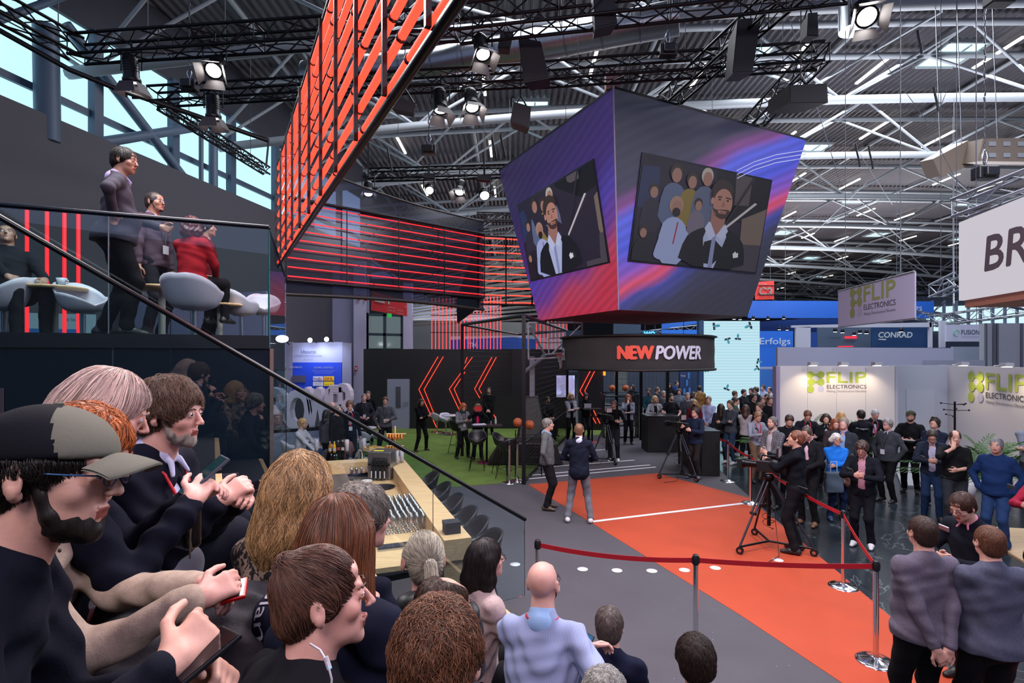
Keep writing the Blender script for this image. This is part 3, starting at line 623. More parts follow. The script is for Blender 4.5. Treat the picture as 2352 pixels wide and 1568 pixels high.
rc = bq(.60, .06)+V3(.03, -.38, 0); MB().path([rc+V3(math.cos(a*PI/12)*.225, math.sin(a*PI/12)*.225, 0) for a in range(24)], .014, 6, True).build('rim', mat('#d6321e', .5), hp, world=True)
MB().box(rc+V3(-.02, .28, -.02), (.25, .16, .12)).build('rim_mount', mat('#c43a2a', .5), hp, world=True)
nt_ = MB()
for k in range(12):
    a, b = k*PI/6, (k+1)*PI/6; P0 = lambda t, r, z: rc+V3(math.cos(t)*r, math.sin(t)*r, z)
    for (q, w_) in (((a, .22, 0), (b, .17, -.14)), ((b, .22, 0), (a, .17, -.14)), ((a, .17, -.14), (b, .13, -.28)), ((b, .17, -.14), (a, .13, -.28)), ((a, .13, -.28), (b, .12, -.40)), ((b, .13, -.28), (a, .12, -.40))): nt_.tube(P0(*q), P0(*w_), .008, n=4, cap=False)
nt_.build('net', mat('#c9c4c8', .8), hp, world=True)
PW_ = PD(1222, 985, 17.0); po = V3(PW_.x, 17.0, 0)
MB().box(V3(po.x, 17.0, 1.9), (.16, .16, 2.2)).build('post', mat('#a8a4b4', .5), hp, world=True)
MB().path([PD(1206, 853, 17.0), PD(1218, 843, 16.9), PD(1245, 822, 16.6), J], .075, 4).build('arm', mat('#b5acc0', .5), hp, world=True)
MB().hexa([V3(po.x-.55, 16.4, .01), V3(po.x+.55, 16.4, .01), V3(po.x+.6, 17.8, .01), V3(po.x-.55, 17.8, .01), V3(po.x-.22, 16.8, 1.75), V3(po.x+.2, 16.8, 1.75), V3(po.x+.2, 17.4, 1.75), V3(po.x-.22, 17.4, 1.75)]).build('padded_base', BLK, hp, world=True, bevel=.04)
def ball_mat(nt, p, out):
    tc = N(nt, 'TexCoord'); n = N(nt, 'TexNoise', Scale=20.0); p.inputs['Base Color'].default_value = (.42, .09, .02, 1); p.inputs['Roughness'].default_value = .55
BALLM = nodemat('basketball_rubber', ball_mat)
ballp = [(1189, 970, 13.9, 'orange basketball on the rack, left one partly behind the cage post'), (1216, 975, 13.7, 'orange basketball resting on top of the black ball rack'), (1406, 891, 20, 'orange basketball on the glass shelf beneath the banner, left one'), (1437, 891, 20, 'orange basketball on the glass shelf beneath the banner, right one')]
for x, y, d, lb in ballp:
    t = thing('basketball', lb, 'ball', PD(x, y, d)-V3(0, 0, .12), 0, 'basketballs'); MB().ball((0, 0, .12), .12, 20).build('cover', BALLM, t)
    se = MB()
    for R in (Matrix.Rotation(.3, 3, 'X'), Matrix.Rotation(PI/2, 3, 'X'), Matrix.Rotation(PI/2+.1, 3, 'Y')): se.path([V3(0, 0, .12)+R@V3(math.cos(a*PI/12)*.1205, math.sin(a*PI/12)*.1205, 0) for a in range(24)], .003, 4, True)
    se.build('seam', BLK, t)
rk = thing('ball_rack', 'black wire ball rack on castors beside the cage post', 'rack', V3(PD(1216, 1090, 13.7).x, 13.7, 0)); mb = MB()
for dx in (-.35, .30):
    for dy in (-.2, .2): mb.tube((dx, dy, .06), (dx, dy, 1.12), .012, n=5)
for z in (.25, .5, .75, 1.0):
    for dy in (-.2, .2): mb.tube((-.35, dy, z), (.30, dy, z-.0), .009, n=5)
    for dx in (-.35, .30): mb.tube((dx, -.2, z), (dx, .2, z), .009, n=5)
mb.build('wire_frame', BLKM, rk)
for dx in (-.35, .3):
    for dy in (-.2, .2): MB().tube((dx-.015, dy, .04), (dx+.015, dy, .04), .04, n=10).build('wheel', BLK, rk)
dk = thing('equipment_cart', 'low black covered crate beneath the basketball at the cage', 'crate', V3(PD(1185, 1000, 15.4).x, 15.4, 0)); MB().hexa([V3(-.8, -.5, .02), V3(1.3, -.5, .02), V3(1.3, .5, .02), V3(-.8, .5, .02), V3(-.4, -.5, .62), V3(1.1, -.5, .62), V3(1.1, .5, .62), V3(-.4, .5, .62)]).build('crate_body', BLK, dk, bevel=.03)
for k in range(3): MB().box((-.2+k*.5, -.505, .3), (.02, .01, .5)).build('strap', mat('#1c1c20', .7), dk)
sh = thing('drinks_fridge_shelf', 'black shelving with drinks and a glass top behind the auburn-haired woman', 'shelf', V3(PD(1424, 985, 20.2).x, 20.2, 0)); W_ = 1.25
for z in (.04, .45, .85, 1.2, 1.52): MB().box((0, 0, z), (W_, .5, .04)).build('shelf_board', BLK, sh)
for dx in (-W_/2, W_/2): MB().box((dx, 0, .8), (.04, .5, 1.58)).build('side_panel', BLK, sh)
MB().box((0, 0, 1.66), (W_+.2, .55, .02)).build('glass_top', glass_mat('shelf_glass', (.7, .78, .8), .2), sh)
for k in range(2): MB().box((-W_/2+.1+k*(W_-.2), 0, 1.58), (.04, .04, .14)).build('support', STEEL, sh)
# structural posts under the banner area and their mesh fence
for x, dd in ((1472, 19.5), (1533, 19.2), (1416, 20.8)):
    o = MB().box((0, 0, 1.7), (.1, .1, 3.4)).build('steel_post', BLKM); o.location = V3((x-CX)/F*dd, dd, 0.004); top(o, {1472: 'slim black post under the banner, between shelf and crowd', 1533: 'slim black post right of the seated crowd under the banner', 1416: 'black post behind the glass shelf with basketballs'}[x], 'post')
fx = thing('wire_fence', 'fine black wire fence behind the shelf beneath the banner', 'fence', V3((1385-CX)/F*20.9, 20.9, 0)); q = V3((1535-CX)/F*20.9, 20.9, 0)
mesh_panel(fx.location.copy(), q, .02, 2.7, .14, .003).build('wire_mesh', BLKM, fx, world=True); MB().tube(V3(0, 0, 2.7), q-fx.location+V3(0, 0, 2.7), .03).build('rail', BLKM, fx)
# ================================================================ black desks
def desk(px0, px1, pyb, dd, depth, label, rz=0):
    dn = EYE*F/(pyb-HY); a, b = G(px0, pyb), G(px1, pyb); w_ = b.x-a.x; t = thing('production_desk', label, 'desk', V3((a.x+b.x)/2, dn+depth/2, .004), rz)
    MB().box((0, 0, .55), (w_, depth, 1.1)).build('body', mat('#050507', .55), t, bevel=.01); MB().box((0, 0, 1.12), (w_+.02, depth+.02, .035)).build('desktop', mat('#1c1e26', .3), t, bevel=.005); return t
desk(1487, 1560, 1039, 0, .8, 'black box desk in front of the man in black T-shirt')
desk(1612, 1654, 1094, 0, 1.6, 'black box desk beside the barrier, behind the middle cameraman')
# lectern-like stand behind
t = thing('lectern', 'dark standing table with white monitor backs by the red arrow light', 'lectern', V3((1360-CX)/F*19, 19, 0)); MB().box((0, 0, 1.16), (.62, .45, .04)).build('table_top', BLK, t); MB().tube((0, 0, .02), (0, 0, 1.16), .03).build('stem', BLKM, t); MB().lathe([(0, .04), (.24, .03), (.25, 0)], (0, 0, 0), 20).build('base', mat('#7a1f2a', .5), t)
t2 = thing('monitor', 'small white monitor seen on the lectern', 'monitor', V3((1350-CX)/F*19, 19, 1.18)); MB().box((0, 0, .09), (.24, .04, .15)).build('screen', mat('#c9c6d2', .4), t2); MB().box((0, 0, .01), (.1, .1, .015)).build('stand', BLK, t2)
# ================================================================ barrier posts and belts
BELT = mat('#a80f22', .6, var=.08, vscale=10)
def stanchion(x, ytop, dd, label, base=True, grp='belt barrier posts'):
    p = V3((x-CX)/F*dd, dd, .006); H_ = .99; t = thing('barrier_post', label, 'barrier post', p, 0, None)
    MB().lathe([(0, .045), (.035, .05), (.06, .035), (.15, .018), (.175, .012), (.18, 0)], (0, 0, 0), 40).build('base_plate', CHROME, t)
    MB().lathe([(.026, .03), (.026, H_-.1)], (0, 0, 0), 20).build('pole', CHROME, t)
    MB().lathe([(.0285, H_-.10), (.0285, H_-.005), (.024, H_), (0, H_)], (0, 0, 0), 20).build('belt_head', mat('#25252b', .3, .5), t)
    for s in (-1, 1): MB().box((s*.030, 0, H_-.055), (.012, .022, .07)).build('belt_slot', BLK, t)
    return p
posts = {}
for k, (x, y, dd, lb) in enumerate([(1235, 0, 5.95, 'chrome barrier post at the left end of the near red belt, behind the bald man'), (1598, 0, 5.5, 'chrome barrier post in the middle of the near red belt on grey carpet'), (2012, 0, 5.34, 'chrome barrier post where the two red belts meet at the right'), (1937, 0, 7.08, 'chrome barrier post on the orange carpet edge, second along the right belt'), (1724, 0, 11.1, 'chrome barrier post behind the tripod at the end of the white line'), (1672, 0, 13.05, 'farthest chrome barrier post on the right belt, beside the black desk'), (1170, 0, 12.9, 'left one of the two silver posts standing at the cage corner'), (1188, 0, 13.1, 'right one of the two silver posts standing at the cage corner')]):
    posts[k] = stanchion(x, y, dd, lb)
def belt(a, b, label, sag=.05, h=.05, z=.935, tw=0):
    n_ = 24; mb = MB(); a, b = posts[a] if isinstance(a, int) else a, posts[b] if isinstance(b, int) else b; u = (b-a).normalized(); nn = V3(u.y, -u.x, 0)*.002
    P, Q = [], []
    for i in range(n_+1):
        f = i/n_; c = a.lerp(b, f)+V3(0, 0, z-sag*4*f*(1-f)); P += [c+V3(0, 0, h/2)+nn, c-V3(0, 0, h/2)+nn, c-V3(0, 0, h/2)-nn, c+V3(0, 0, h/2)-nn]
    fs = [];
    for i in range(n_):
        for k in range(4): fs.append((i*4+k, i*4+(k+1) % 4, i*4+4+(k+1) % 4, i*4+4+k))
    mb.add(P, fs); o = mb.build('barrier_belt', BELT, world=True); top(o, label, 'barrier belt')
belt(0, 1, 'red barrier belt stretched across the grey carpet, left length'); belt(1, 2, 'red barrier belt crossing the orange carpet to the corner post', .02); belt(2, 3, 'red barrier belt slanting up from the corner post at right', .03)
belt(3, 4, 'long red barrier belt passing behind the tripod cameraman', .08); belt(4, 5, 'red barrier belt between the two far posts by the black desk', .04)
belt(5, V3((1560-CX)/F*17.2, 17.2, 0), 'red barrier belt running back from the far post behind the desk', .04)
# ================================================================ exhibition booths
def panel(name, label, cat, pts, d, m, th=.08, group=None, deco=None):
    P = [PD(x, y, d) for x, y in pts]; o = MB().prism(P, (0, th, 0)).build(name, m, world=True); top(o, label, cat, group); return o
def panel_t(name, label, cat, pts, d, m, th=.08, part='panel'):
    c = PD(sum(p[0] for p in pts)/len(pts), max(p[1] for p in pts), d); t = thing(name, label, cat, c); MB().prism([PD(x, y, d) for x, y in pts], (0, th, 0)).build(part, m, t, world=True)
    if name in ('hanging_banner', 'direction_sign', 'hanging_sign') or (name == 'booth_fascia'):
        xs_ = sorted(p[0] for p in pts); yt = min(p[1] for p in pts)
        for q_ in (xs_[0]*.8+xs_[-1]*.2, xs_[0]*.2+xs_[-1]*.8): w_ = PD(q_, yt, d+th/2); MB().tube(w_, V3(w_.x, w_.y, 12.5), .010, n=4).build('hanging_wire', mat('#5a5f66', .5), t, world=True)
    return t
FW = mat('#a9a8b6', .6); FWH = mat('#c4c0c4', .6)
def booth_logo(o, ux, W_, t, dark, green, grey, reg=False):
    """green molecule mark, FLIP ELECTRONICS wording; o lower left, W_ total width"""
    ux = Vector(ux).normalized(); uz = V3(0, 0, 1); n = ux.cross(uz); H_ = W_*.365; g = MB(); r = H_*.165
    def P(x, y, k=.006): return o+ux*x+uz*y+n*k
    def disc(x, y, rr, mb): mb.add([P(x+rr*math.cos(i*PI/12), y+rr*math.sin(i*PI/12), .009) for i in range(24)], [tuple(range(24))])
    def link(a, b, mb):
        d_ = Vector((b[0]-a[0], b[1]-a[1])); q = Vector((-d_.y, d_.x)).normalized(); pts = []
        for s in (-1, 1):
            row = [(a[0]+d_.x*f+q.x*s*r*(.9-1.3*math.sin(f*PI)*.5), a[1]+d_.y*f+q.y*s*r*(.9-1.3*math.sin(f*PI)*.5)) for f in (0, .15, .3, .5, .7, .85, 1)]; pts.append(row)
        for i in range(6): mb.add([P(*pts[0][i]), P(*pts[0][i+1]), P(*pts[1][i+1]), P(*pts[1][i])], [(0, 1, 2, 3)])
    c0, c1 = r, r*3.9; Y3, Y2, Y1 = H_-r, H_*.5, r
    for a in ((c0, Y3), (c1, Y3), (c0+.2*r, Y2), (c1, Y2), (c0, Y1)): disc(*a, r, g)
    for a, b in (((c0, Y3), (c1, Y3)), ((c0, Y3), (c0+.2*r, Y2)), ((c0+.2*r, Y2), (c1, Y2)), ((c0+.2*r, Y2), (c0, Y1))): link(a, b, g)
    g.build('logo_mark', green, t, world=True); l = MB(); disc(c1, Y1+.1*r, r*.9, l); l.build('logo_dot', mat('#aaa8c4', .6), t, world=True)
    x0 = W_*.335; text('FLIP', P(x0, H_*.47, 0), ux, uz, W_*.66, H_*.48, green, t, bold=.03)
    text('ELECTRONICS', P(x0, H_*.20, 0), ux, uz, W_*.665, H_*.17, dark, t, bold=.01); text('Making Obsolescence Obsolete', P(x0, H_*.0, 0), ux, uz, W_*.665, H_*.12, grey, t)
GREEN = mat('#9aaa44', .6); DARKT = mat('#3a3438', .6); GREYT = mat('#55505a', .6)
# left FLIP wall, facing the viewer
zt = 2.74; t = thing('booth_wall', 'white booth wall with the green FLIP ELECTRONICS logo, left of the recessed door', 'booth wall', V3((1920-CX)/F*14.6, 14.6, .05)); dF = 14.6
x0, x1 = (1788-CX)/F*dF, (2055-CX)/F*dF; MB().hexa([V3(x0, dF, .05), V3(x1, dF, .05), V3(x1, dF+.1, .05), V3(x0, dF+.1, .05), V3(x0, dF, zt), V3(x1, dF, zt), V3(x1, dF+.1, zt), V3(x0, dF+.1, zt)]).build('panel', FWH, t, world=True)
MB().box((x0-.05, dF+.02, (zt+.05)/2), (.10, .2, zt-.05)).build('end_post', mat('#8d84a0', .6), t, world=True)
gr = MB()
for k in range(1, 4): gr.box((x0+(x1-x0)*k/4, dF-.002, 1.4), (.006, .004, 2.6))
gr.build('panel_joints', mat('#8f8c94', .6), t, world=True)
booth_logo(PD(1853, 902, dF), (1, 0, 0), (1990-1853)/F*dF, t, DARKT, GREEN, GREYT)
# recessed middle wall with a door
t = thing('booth_wall', 'plain white recessed booth wall with a flush door between the two logo walls', 'booth wall', V3((2100-CX)/F*15.6, 15.6, .05)); xa, xb = (2050-CX)/F*15.6, 12.56
MB().box(((xa+xb)/2, 15.65, 1.4), (xb-xa, .1, 2.68)).build('panel', mat('#a3a9b8', .6), t, world=True)
dd = MB().prism([PD(2082, 1075, 15.58), PD(2146, 1075, 15.58), PD(2146, 895, 15.58), PD(2082, 895, 15.58)], (0, .02, 0)).build('door', mat('#a8aebd', .6), t, world=True)
MB().box((x1+.05, 15.1, 1.4), (.08, 1.0, 2.68)).build('return_panel', mat('#a3a5b4', .6), t, world=True)
# right FLIP wall, running towards the viewer
a, b = V3(12.6, 16.1, 0), V3(11.2, 9.9, 0); u = (b-a).normalized(); n = V3(-u.y, u.x, 0)*-1
t = thing('booth_wall', 'white booth wall with the FLIP ELECTRONICS logo cut by the right picture edge', 'booth wall', V3(12.1, 14, .05))
MB().prism([V3(a.x, a.y, .05), V3(b.x, b.y, .05), V3(b.x, b.y, zt), V3(a.x, a.y, zt)], V3(.1, .02, 0)).build('panel', FWH, t, world=True)
def LW(px, py): return PP(px, py, a, V3(u.y, -u.x, 0))
q0 = LW(2225, 922); q1 = LW(2352, 930); booth_logo(V3(q0.x, q0.y, q0.z)-V3(.01, 0, 0), u, 2.25, t, DARKT, GREEN, GREYT)
# white header band behind
def band(label, pts, d, m, th=.12, name='booth_fascia'): return panel(name, label, 'booth fascia', pts, d, m, th)
band('long white booth header above the left FLIP wall', [(1786, 850), (2190, 850), (2190, 799), (1786, 797)], 17.2, mat('#9fa4ba', .6))
band('grey wall strip right of the white header, above the recessed door', [(2125, 850), (2262, 850), (2262, 827), (2125, 827)], 16.6, mat('#8e93a6', .6))
band('pale blue-grey door panel behind the white header at the right', [(2190, 835), (2262, 835), (2262, 796), (2190, 796)], 19, mat('#8d99ab', .6))
t = thing('booth_tower', 'tall grey panelled booth tower at the right picture edge', 'booth tower', PD(2310, 850, 16.8))
MB().prism([PD(2262, 850, 16.8), PD(2420, 850, 16.8), PD(2420, 742, 16.8), PD(2262, 742, 16.8)], (0, .2, 0)).build('panel', mat('#9296a0', .5), t, world=True)
for x in (2264, 2282, 2290, 2346, 2358): MB().prism([PD(x, 850, 16.75), PD(x+4, 850, 16.75), PD(x+4, 742, 16.75), PD(x, 742, 16.75)], (0, .05, 0)).build('profile', mat('#6a6d76', .3, .6), t, world=True)
# small wall spotlights above the logos
def clamp_lamp(p, label, aim, power=16, col=(1, .80, .52)):
    t = thing('display_lamp', label, 'spotlight', p, 0, None); MB().tube((0, .32, .02), (0, .0, .05), .012).build('arm', WHITE, t); MB().hexa([V3(-.1, -.1, .02), V3(.1, -.1, .02), V3(.1, .06, .0), V3(-.1, .06, .0), V3(-.1, -.1, .10), V3(.1, -.1, .10), V3(.1, .06, .10), V3(-.1, .06, .10)]).build('head', mat('#a8aab2', .4), t)
    MB().box((0, -.02, .005), (.16, .12, .01)).build('glass', mat((1, .9, .7), emit=6), t)
    lamp('display_lamp_light', 'SPOT', p+V3(0, -.02, -.03), aim, power, col, .05, 110, .9)
for k, x in enumerate((1866, 1936, 2013)): p = V3((x-CX)/F*14.2, 14.2, 2.75); clamp_lamp(p, 'small white lamp over the left FLIP logo, '+('leftmost', 'middle', 'rightmost')[k]+' of three', p+V3(0, .42, -1.4), 42)
for k, s in enumerate((2.0, 3.7, 5.3)):
    p = a+u*s+V3(-.45, 0, 2.75); clamp_lamp(p, 'small white lamp over the right FLIP logo, '+('farthest', 'middle', 'nearest')[k]+' of three', p+V3(.45, 0, -1.4), 40)
# hanging FLIP banner
A1, B1 = PD(1925, 750, 13), PD(2101, 735, 9.95); A2, B2 = PD(1925, 668, 13), PD(2101, 624, 9.95); B1.z = A1.z = 3.69; A2.z = B2.z = 4.55
t = thing('hanging_banner', 'white FLIP ELECTRONICS banner hanging from the roof above the booth', 'banner', (A1+B1)/2); MB().prism([A1, B1, B2, A2], (.03, .004, 0)).build('fabric', mat('#a5a3c0', .7, emit=.08), t, world=True)
MB().tube(A2, B2, .02, n=6).build('top_tube', STEEL, t, world=True); MB().tube(A1, B1, .015, n=6).build('bottom_tube', STEEL, t, world=True)
for f in (.12, .85): q = A2.lerp(B2, f); MB().tube(q, q+V3(0, 0, 6), .008, n=4).build('hanging_wire', mat('#5a5f66', .5), t, world=True)
ub = (B1-A1).normalized(); booth_logo(PP(1953, 731, A1, V3(ub.y, -ub.x, 0)), ub, 1.85, t, mat('#4d4a5c', .6), mat('#8e9a5a', .6), mat('#5a5868', .6))
# hanging BRE box sign
A1, B1 = V3(7.39, 9.0, 3.92), V3(6.9, 6.6, 3.92); u2 = (B1-A1).normalized(); t = thing('hanging_box_sign', 'large white hanging box sign with dark letters cut by the right picture edge', 'hanging sign', A1+(B1-A1)*.5)
MB().prism([A1, B1, B1+V3(0, 0, 1.29), A1+V3(0, 0, 1.29)], (2.5, -.5, 0)).build('fabric_box', mat('#dcd6e0', .6, emit=.8), t, world=True)  # glow put into the fabric so the box reads brighter
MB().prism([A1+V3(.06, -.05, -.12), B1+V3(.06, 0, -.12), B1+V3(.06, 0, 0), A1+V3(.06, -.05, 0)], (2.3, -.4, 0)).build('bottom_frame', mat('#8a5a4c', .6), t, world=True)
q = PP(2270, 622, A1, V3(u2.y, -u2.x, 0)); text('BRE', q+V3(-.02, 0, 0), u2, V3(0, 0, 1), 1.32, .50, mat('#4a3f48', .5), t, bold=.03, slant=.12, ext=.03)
# white animated screen with drifting machine parts
def ledw(nt, p, out):
    tc = N(nt, 'TexCoord'); w_ = N(nt, 'TexWave', Scale=2.6); w_.bands_direction = 'Z'; r = N(nt, 'ValToRGB'); r.color_ramp.elements[0].color = (.42, .78, .92, 1); r.color_ramp.elements[0].position = .0; r.color_ramp.elements[1].color = (.62, .90, 1.0, 1); r.color_ramp.elements[1].position = .4
    nt.links.new(tc.outputs['Object'], w_.inputs['Vector']); nt.links.new(w_.outputs[0], r.inputs[0]); nt.links.new(r.outputs[0], p.inputs['Emission Color']); p.inputs['Emission Strength'].default_value = .85; p.inputs['Base Color'].default_value = (0, 0, 0, 1)
dW = 23; t = thing('video_wall', 'tall pale cyan video wall showing small floating machine parts', 'video wall', PD(1681, 960, dW))
MB().prism([PD(1617, 975, dW), PD(1745, 975, dW), PD(1745, 737, dW), PD(1617, 737, dW)], (0, .15, 0)).build('screen', nodemat('white_led', ledw), t, world=True)
MB().prism([PD(1606, 975, dW), PD(1616.5, 975, dW), PD(1616.5, 735, dW), PD(1606, 735, dW)], (0, .3, 0)).build('side_pillar', mat('#24486e', .5), t, world=True)
def part_shape(px, py, s, rot, c1='#16303c', c2='#3f9bb4'):
    R = lambda x, y: PD(px+(x*math.cos(rot)-y*math.sin(rot))*s, py+(x*math.sin(rot)+y*math.cos(rot))*s, dW-.02)
    m = MB(); m.prism([R(-2, -6), R(2, -6), R(2.4, 0), R(-2.4, 0)], (0, .01, 0)); m.prism([R(-2, 1), R(2, 1), R(2, 8), R(-2, 8)], (0, .01, 0)); m.build('part_shape', mat(c1, emit=.6), t, world=True)
    m = MB(); m.prism([R(2, -1), R(9, -2), R(12, 0), R(10, 3), R(4, 3), R(2, 2)], (0, .01, 0)); m.build('part_shape', mat(c2, emit=.8), t, world=True)
for a_ in ((1640, 748, 1.2, -.1), (1724, 748, 1.2, 2.8), (1672, 778, 1.0, 1.3), (1694, 778, 1.0, -1.5), (1741, 828, .9, .3), (1741, 845, .9, 2.6), (1668, 893, 1.0, -1.2), (1622, 850, .6, .5)): part_shape(*a_)
# blue booths beyond
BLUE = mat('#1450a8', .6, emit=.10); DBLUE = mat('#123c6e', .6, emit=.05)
t = panel_t('booth_fascia', 'long royal blue booth header ending in the letters gs', 'booth fascia', [(1718, 730), (2145, 731), (2145, 692), (1718, 690)], 30, BLUE)
text('gs', PD(2101, 718, 29.9), (1, 0, 0), (0, 0, 1), .40, .34, mat('#c9d4f0', emit=.5), t); text('o', PD(1716, 717, 29.9), (1, 0, 0), (0, 0, 1), .14, .2, mat('#c9d4f0', emit=.5), t)
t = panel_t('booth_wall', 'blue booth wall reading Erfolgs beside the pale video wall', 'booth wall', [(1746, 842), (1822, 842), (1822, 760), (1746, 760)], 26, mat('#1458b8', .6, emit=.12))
text('Erfolgs', PD(1745, 795, 25.9), (1, 0, 0), (0, 0, 1), 1.46, .40, mat('#d6e2f6', emit=.6), t)
t = panel_t('booth_wall', 'dark blue booth wall with the white CONRAD lettering under lamps', 'booth wall', [(2003, 798), (2135, 798), (2135, 746), (2003, 746)], 22, mat('#0e3560', .6, emit=.06))
text('CONRAD', PD(2017, 775, 21.9), (1, 0, 0), (0, 0, 1), 1.36, .22, mat('#c4d2e6', emit=.5), t, bold=.04, slant=.12)
MB().prism([PD(2017, 778, 21.88), PD(2036, 778, 21.88), PD(2034, 781, 21.88), PD(2019, 780, 21.88)], (0, .01, 0)).build('logo_stroke', mat('#c4d2e6', emit=.5), t, world=True)
t = thing('booth_portal', 'white booth portal enclosing the CONRAD wall', 'booth frame', PD(1980, 800, 21.4))
for P_ in ([(1819, 752), (2140, 751), (2140, 740), (1819, 747)], [(1828, 798), (1862, 798), (1862, 750), (1828, 752)], [(2135, 798), (2142, 798), (2142, 740), (2135, 740)], [(2160, 798), (2172, 798), (2172, 736), (2160, 736)]): MB().prism([PD(x, y, 21.4) for x, y in P_], (0, .1, 0)).build('frame_panel', mat('#b7bccb', .5), t, world=True)
t = panel_t('booth_wall', 'grey booth counter wall with a small NORDIC sign and red light strips', 'booth wall', [(1878, 800), (2000, 800), (2000, 750), (1878, 752)], 23.5, mat('#44546a', .6)); text('NORDIC', PD(1903, 778, 23.4), (1, 0, 0), (0, 0, 1), .54, .09, mat('#1d2f42', .6), t)
MB().prism([PD(1941, 777, 23.4), PD(1968, 777, 23.4), PD(1968, 772, 23.4), PD(1941, 772, 23.4)], (0, .02, 0)).prism([PD(1925, 797, 23.4), PD(1960, 796, 23.4), PD(1960, 794, 23.4), PD(1925, 795, 23.4)], (0, .02, 0)).build('light_strip', mat('#ff2838', emit=1.6), t, world=True)
panel('booth_screen', 'bright blue panel left of the NORDIC sign', 'booth screen', [(1863, 797), (1877, 797), (1877, 762), (1863, 762)], 22.6, mat('#1458c8', emit=.35))
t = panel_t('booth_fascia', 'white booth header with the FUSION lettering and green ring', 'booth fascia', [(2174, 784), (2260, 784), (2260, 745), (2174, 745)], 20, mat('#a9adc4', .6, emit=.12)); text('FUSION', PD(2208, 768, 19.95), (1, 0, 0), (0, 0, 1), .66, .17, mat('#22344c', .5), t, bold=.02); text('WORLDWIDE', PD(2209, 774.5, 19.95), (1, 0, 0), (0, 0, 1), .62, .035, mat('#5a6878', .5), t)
c = PD(2197, 765, 19.95); MB().path([c+V3(math.cos(k*PI/8)*.10, 0, math.sin(k*PI/8)*.12) for k in range(14)], .014, 5).build('logo_ring', mat('#5fb08a', .5), t, world=True)
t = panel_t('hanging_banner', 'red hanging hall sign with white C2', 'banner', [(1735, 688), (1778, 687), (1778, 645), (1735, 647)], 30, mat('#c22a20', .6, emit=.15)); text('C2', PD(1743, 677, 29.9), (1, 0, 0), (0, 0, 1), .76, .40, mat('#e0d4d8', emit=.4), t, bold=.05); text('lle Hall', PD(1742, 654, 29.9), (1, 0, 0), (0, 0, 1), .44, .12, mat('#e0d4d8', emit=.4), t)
lowr = mat('#2a5a9a', .6, emit=.1)
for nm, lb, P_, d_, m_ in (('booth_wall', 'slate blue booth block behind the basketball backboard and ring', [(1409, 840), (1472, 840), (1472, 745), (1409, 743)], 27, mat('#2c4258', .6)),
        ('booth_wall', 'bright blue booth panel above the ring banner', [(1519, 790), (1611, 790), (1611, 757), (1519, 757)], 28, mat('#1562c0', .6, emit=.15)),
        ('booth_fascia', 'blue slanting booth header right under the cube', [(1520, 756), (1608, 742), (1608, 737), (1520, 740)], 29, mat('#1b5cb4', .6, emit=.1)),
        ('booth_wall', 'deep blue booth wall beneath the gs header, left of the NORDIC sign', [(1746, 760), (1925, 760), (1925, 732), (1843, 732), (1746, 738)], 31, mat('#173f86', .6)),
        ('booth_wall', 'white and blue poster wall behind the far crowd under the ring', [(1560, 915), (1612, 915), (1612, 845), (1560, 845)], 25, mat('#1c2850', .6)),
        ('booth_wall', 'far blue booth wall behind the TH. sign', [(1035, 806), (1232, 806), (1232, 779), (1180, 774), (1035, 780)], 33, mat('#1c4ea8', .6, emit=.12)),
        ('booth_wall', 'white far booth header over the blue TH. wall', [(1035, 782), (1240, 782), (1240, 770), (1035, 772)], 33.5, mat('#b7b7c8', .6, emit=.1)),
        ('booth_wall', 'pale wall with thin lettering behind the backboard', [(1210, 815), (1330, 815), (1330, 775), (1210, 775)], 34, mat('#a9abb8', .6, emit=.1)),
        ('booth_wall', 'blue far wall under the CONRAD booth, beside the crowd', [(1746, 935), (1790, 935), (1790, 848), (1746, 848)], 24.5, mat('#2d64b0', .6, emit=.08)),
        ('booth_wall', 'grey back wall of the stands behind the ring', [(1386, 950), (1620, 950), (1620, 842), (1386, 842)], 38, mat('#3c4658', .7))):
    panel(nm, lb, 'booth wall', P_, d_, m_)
t = panel_t('hanging_sign', 'small glowing cyan wo sign above the ring banner', 'sign', [(1474, 776), (1512, 776), (1512, 758), (1474, 758)], 27.5, mat('#1c4668', .6)); text('wo', PD(1479, 772, 27.4), (1, 0, 0), (0, 0, 1), .55, .24, mat('#5cc8ff', emit=1.5), t, bold=.06)
t = panel_t('hanging_sign', 'white TH. letters on the far blue wall', 'sign', [(1068, 800), (1104, 800), (1104, 782), (1068, 782)], 32.8, mat('#1c4ea8', .6, emit=.12)); text('TH.', PD(1077, 797, 32.7), (1, 0, 0), (0, 0, 1), .50, .26, mat('#d6dcf0', emit=.5), t)
t = panel_t('poster', 'navy poster with hey and light blue bars behind the far crowd', 'poster', [(1562, 905), (1588, 905), (1588, 847), (1562, 847)], 24.8, mat('#20305e', .6)); text('hey', PD(1564, 866, 24.7), (1, 0, 0), (0, 0, 1), .22, .12, mat('#d6dcf0', emit=.4), t)
for x, y in ((1580, 855), (1576, 872), (1582, 890), (1570, 892)): MB().prism([PD(x, y+14, 24.7), PD(x+4, y+14, 24.7), PD(x+4, y, 24.7), PD(x, y, 24.7)], (0, .01, 0)).build('colour_bar', mat('#4a90e8', emit=.4), t, world=True)
t = panel_t('display_case', 'lit white display cabinet behind the fence under the banner', 'cabinet', [(1412, 905), (1440, 905), (1440, 846), (1412, 846)], 22.5, mat('#8f99a0', .5, emit=.25)); 
for k in range(4): MB().prism([PD(1413, 858+k*13, 22.4), PD(1439, 858+k*13, 22.4), PD(1439, 856+k*13, 22.4), PD(1413, 856+k*13, 22.4)], (0, .02, 0)).build('shelf', mat('#55606a', .5), t, world=True)
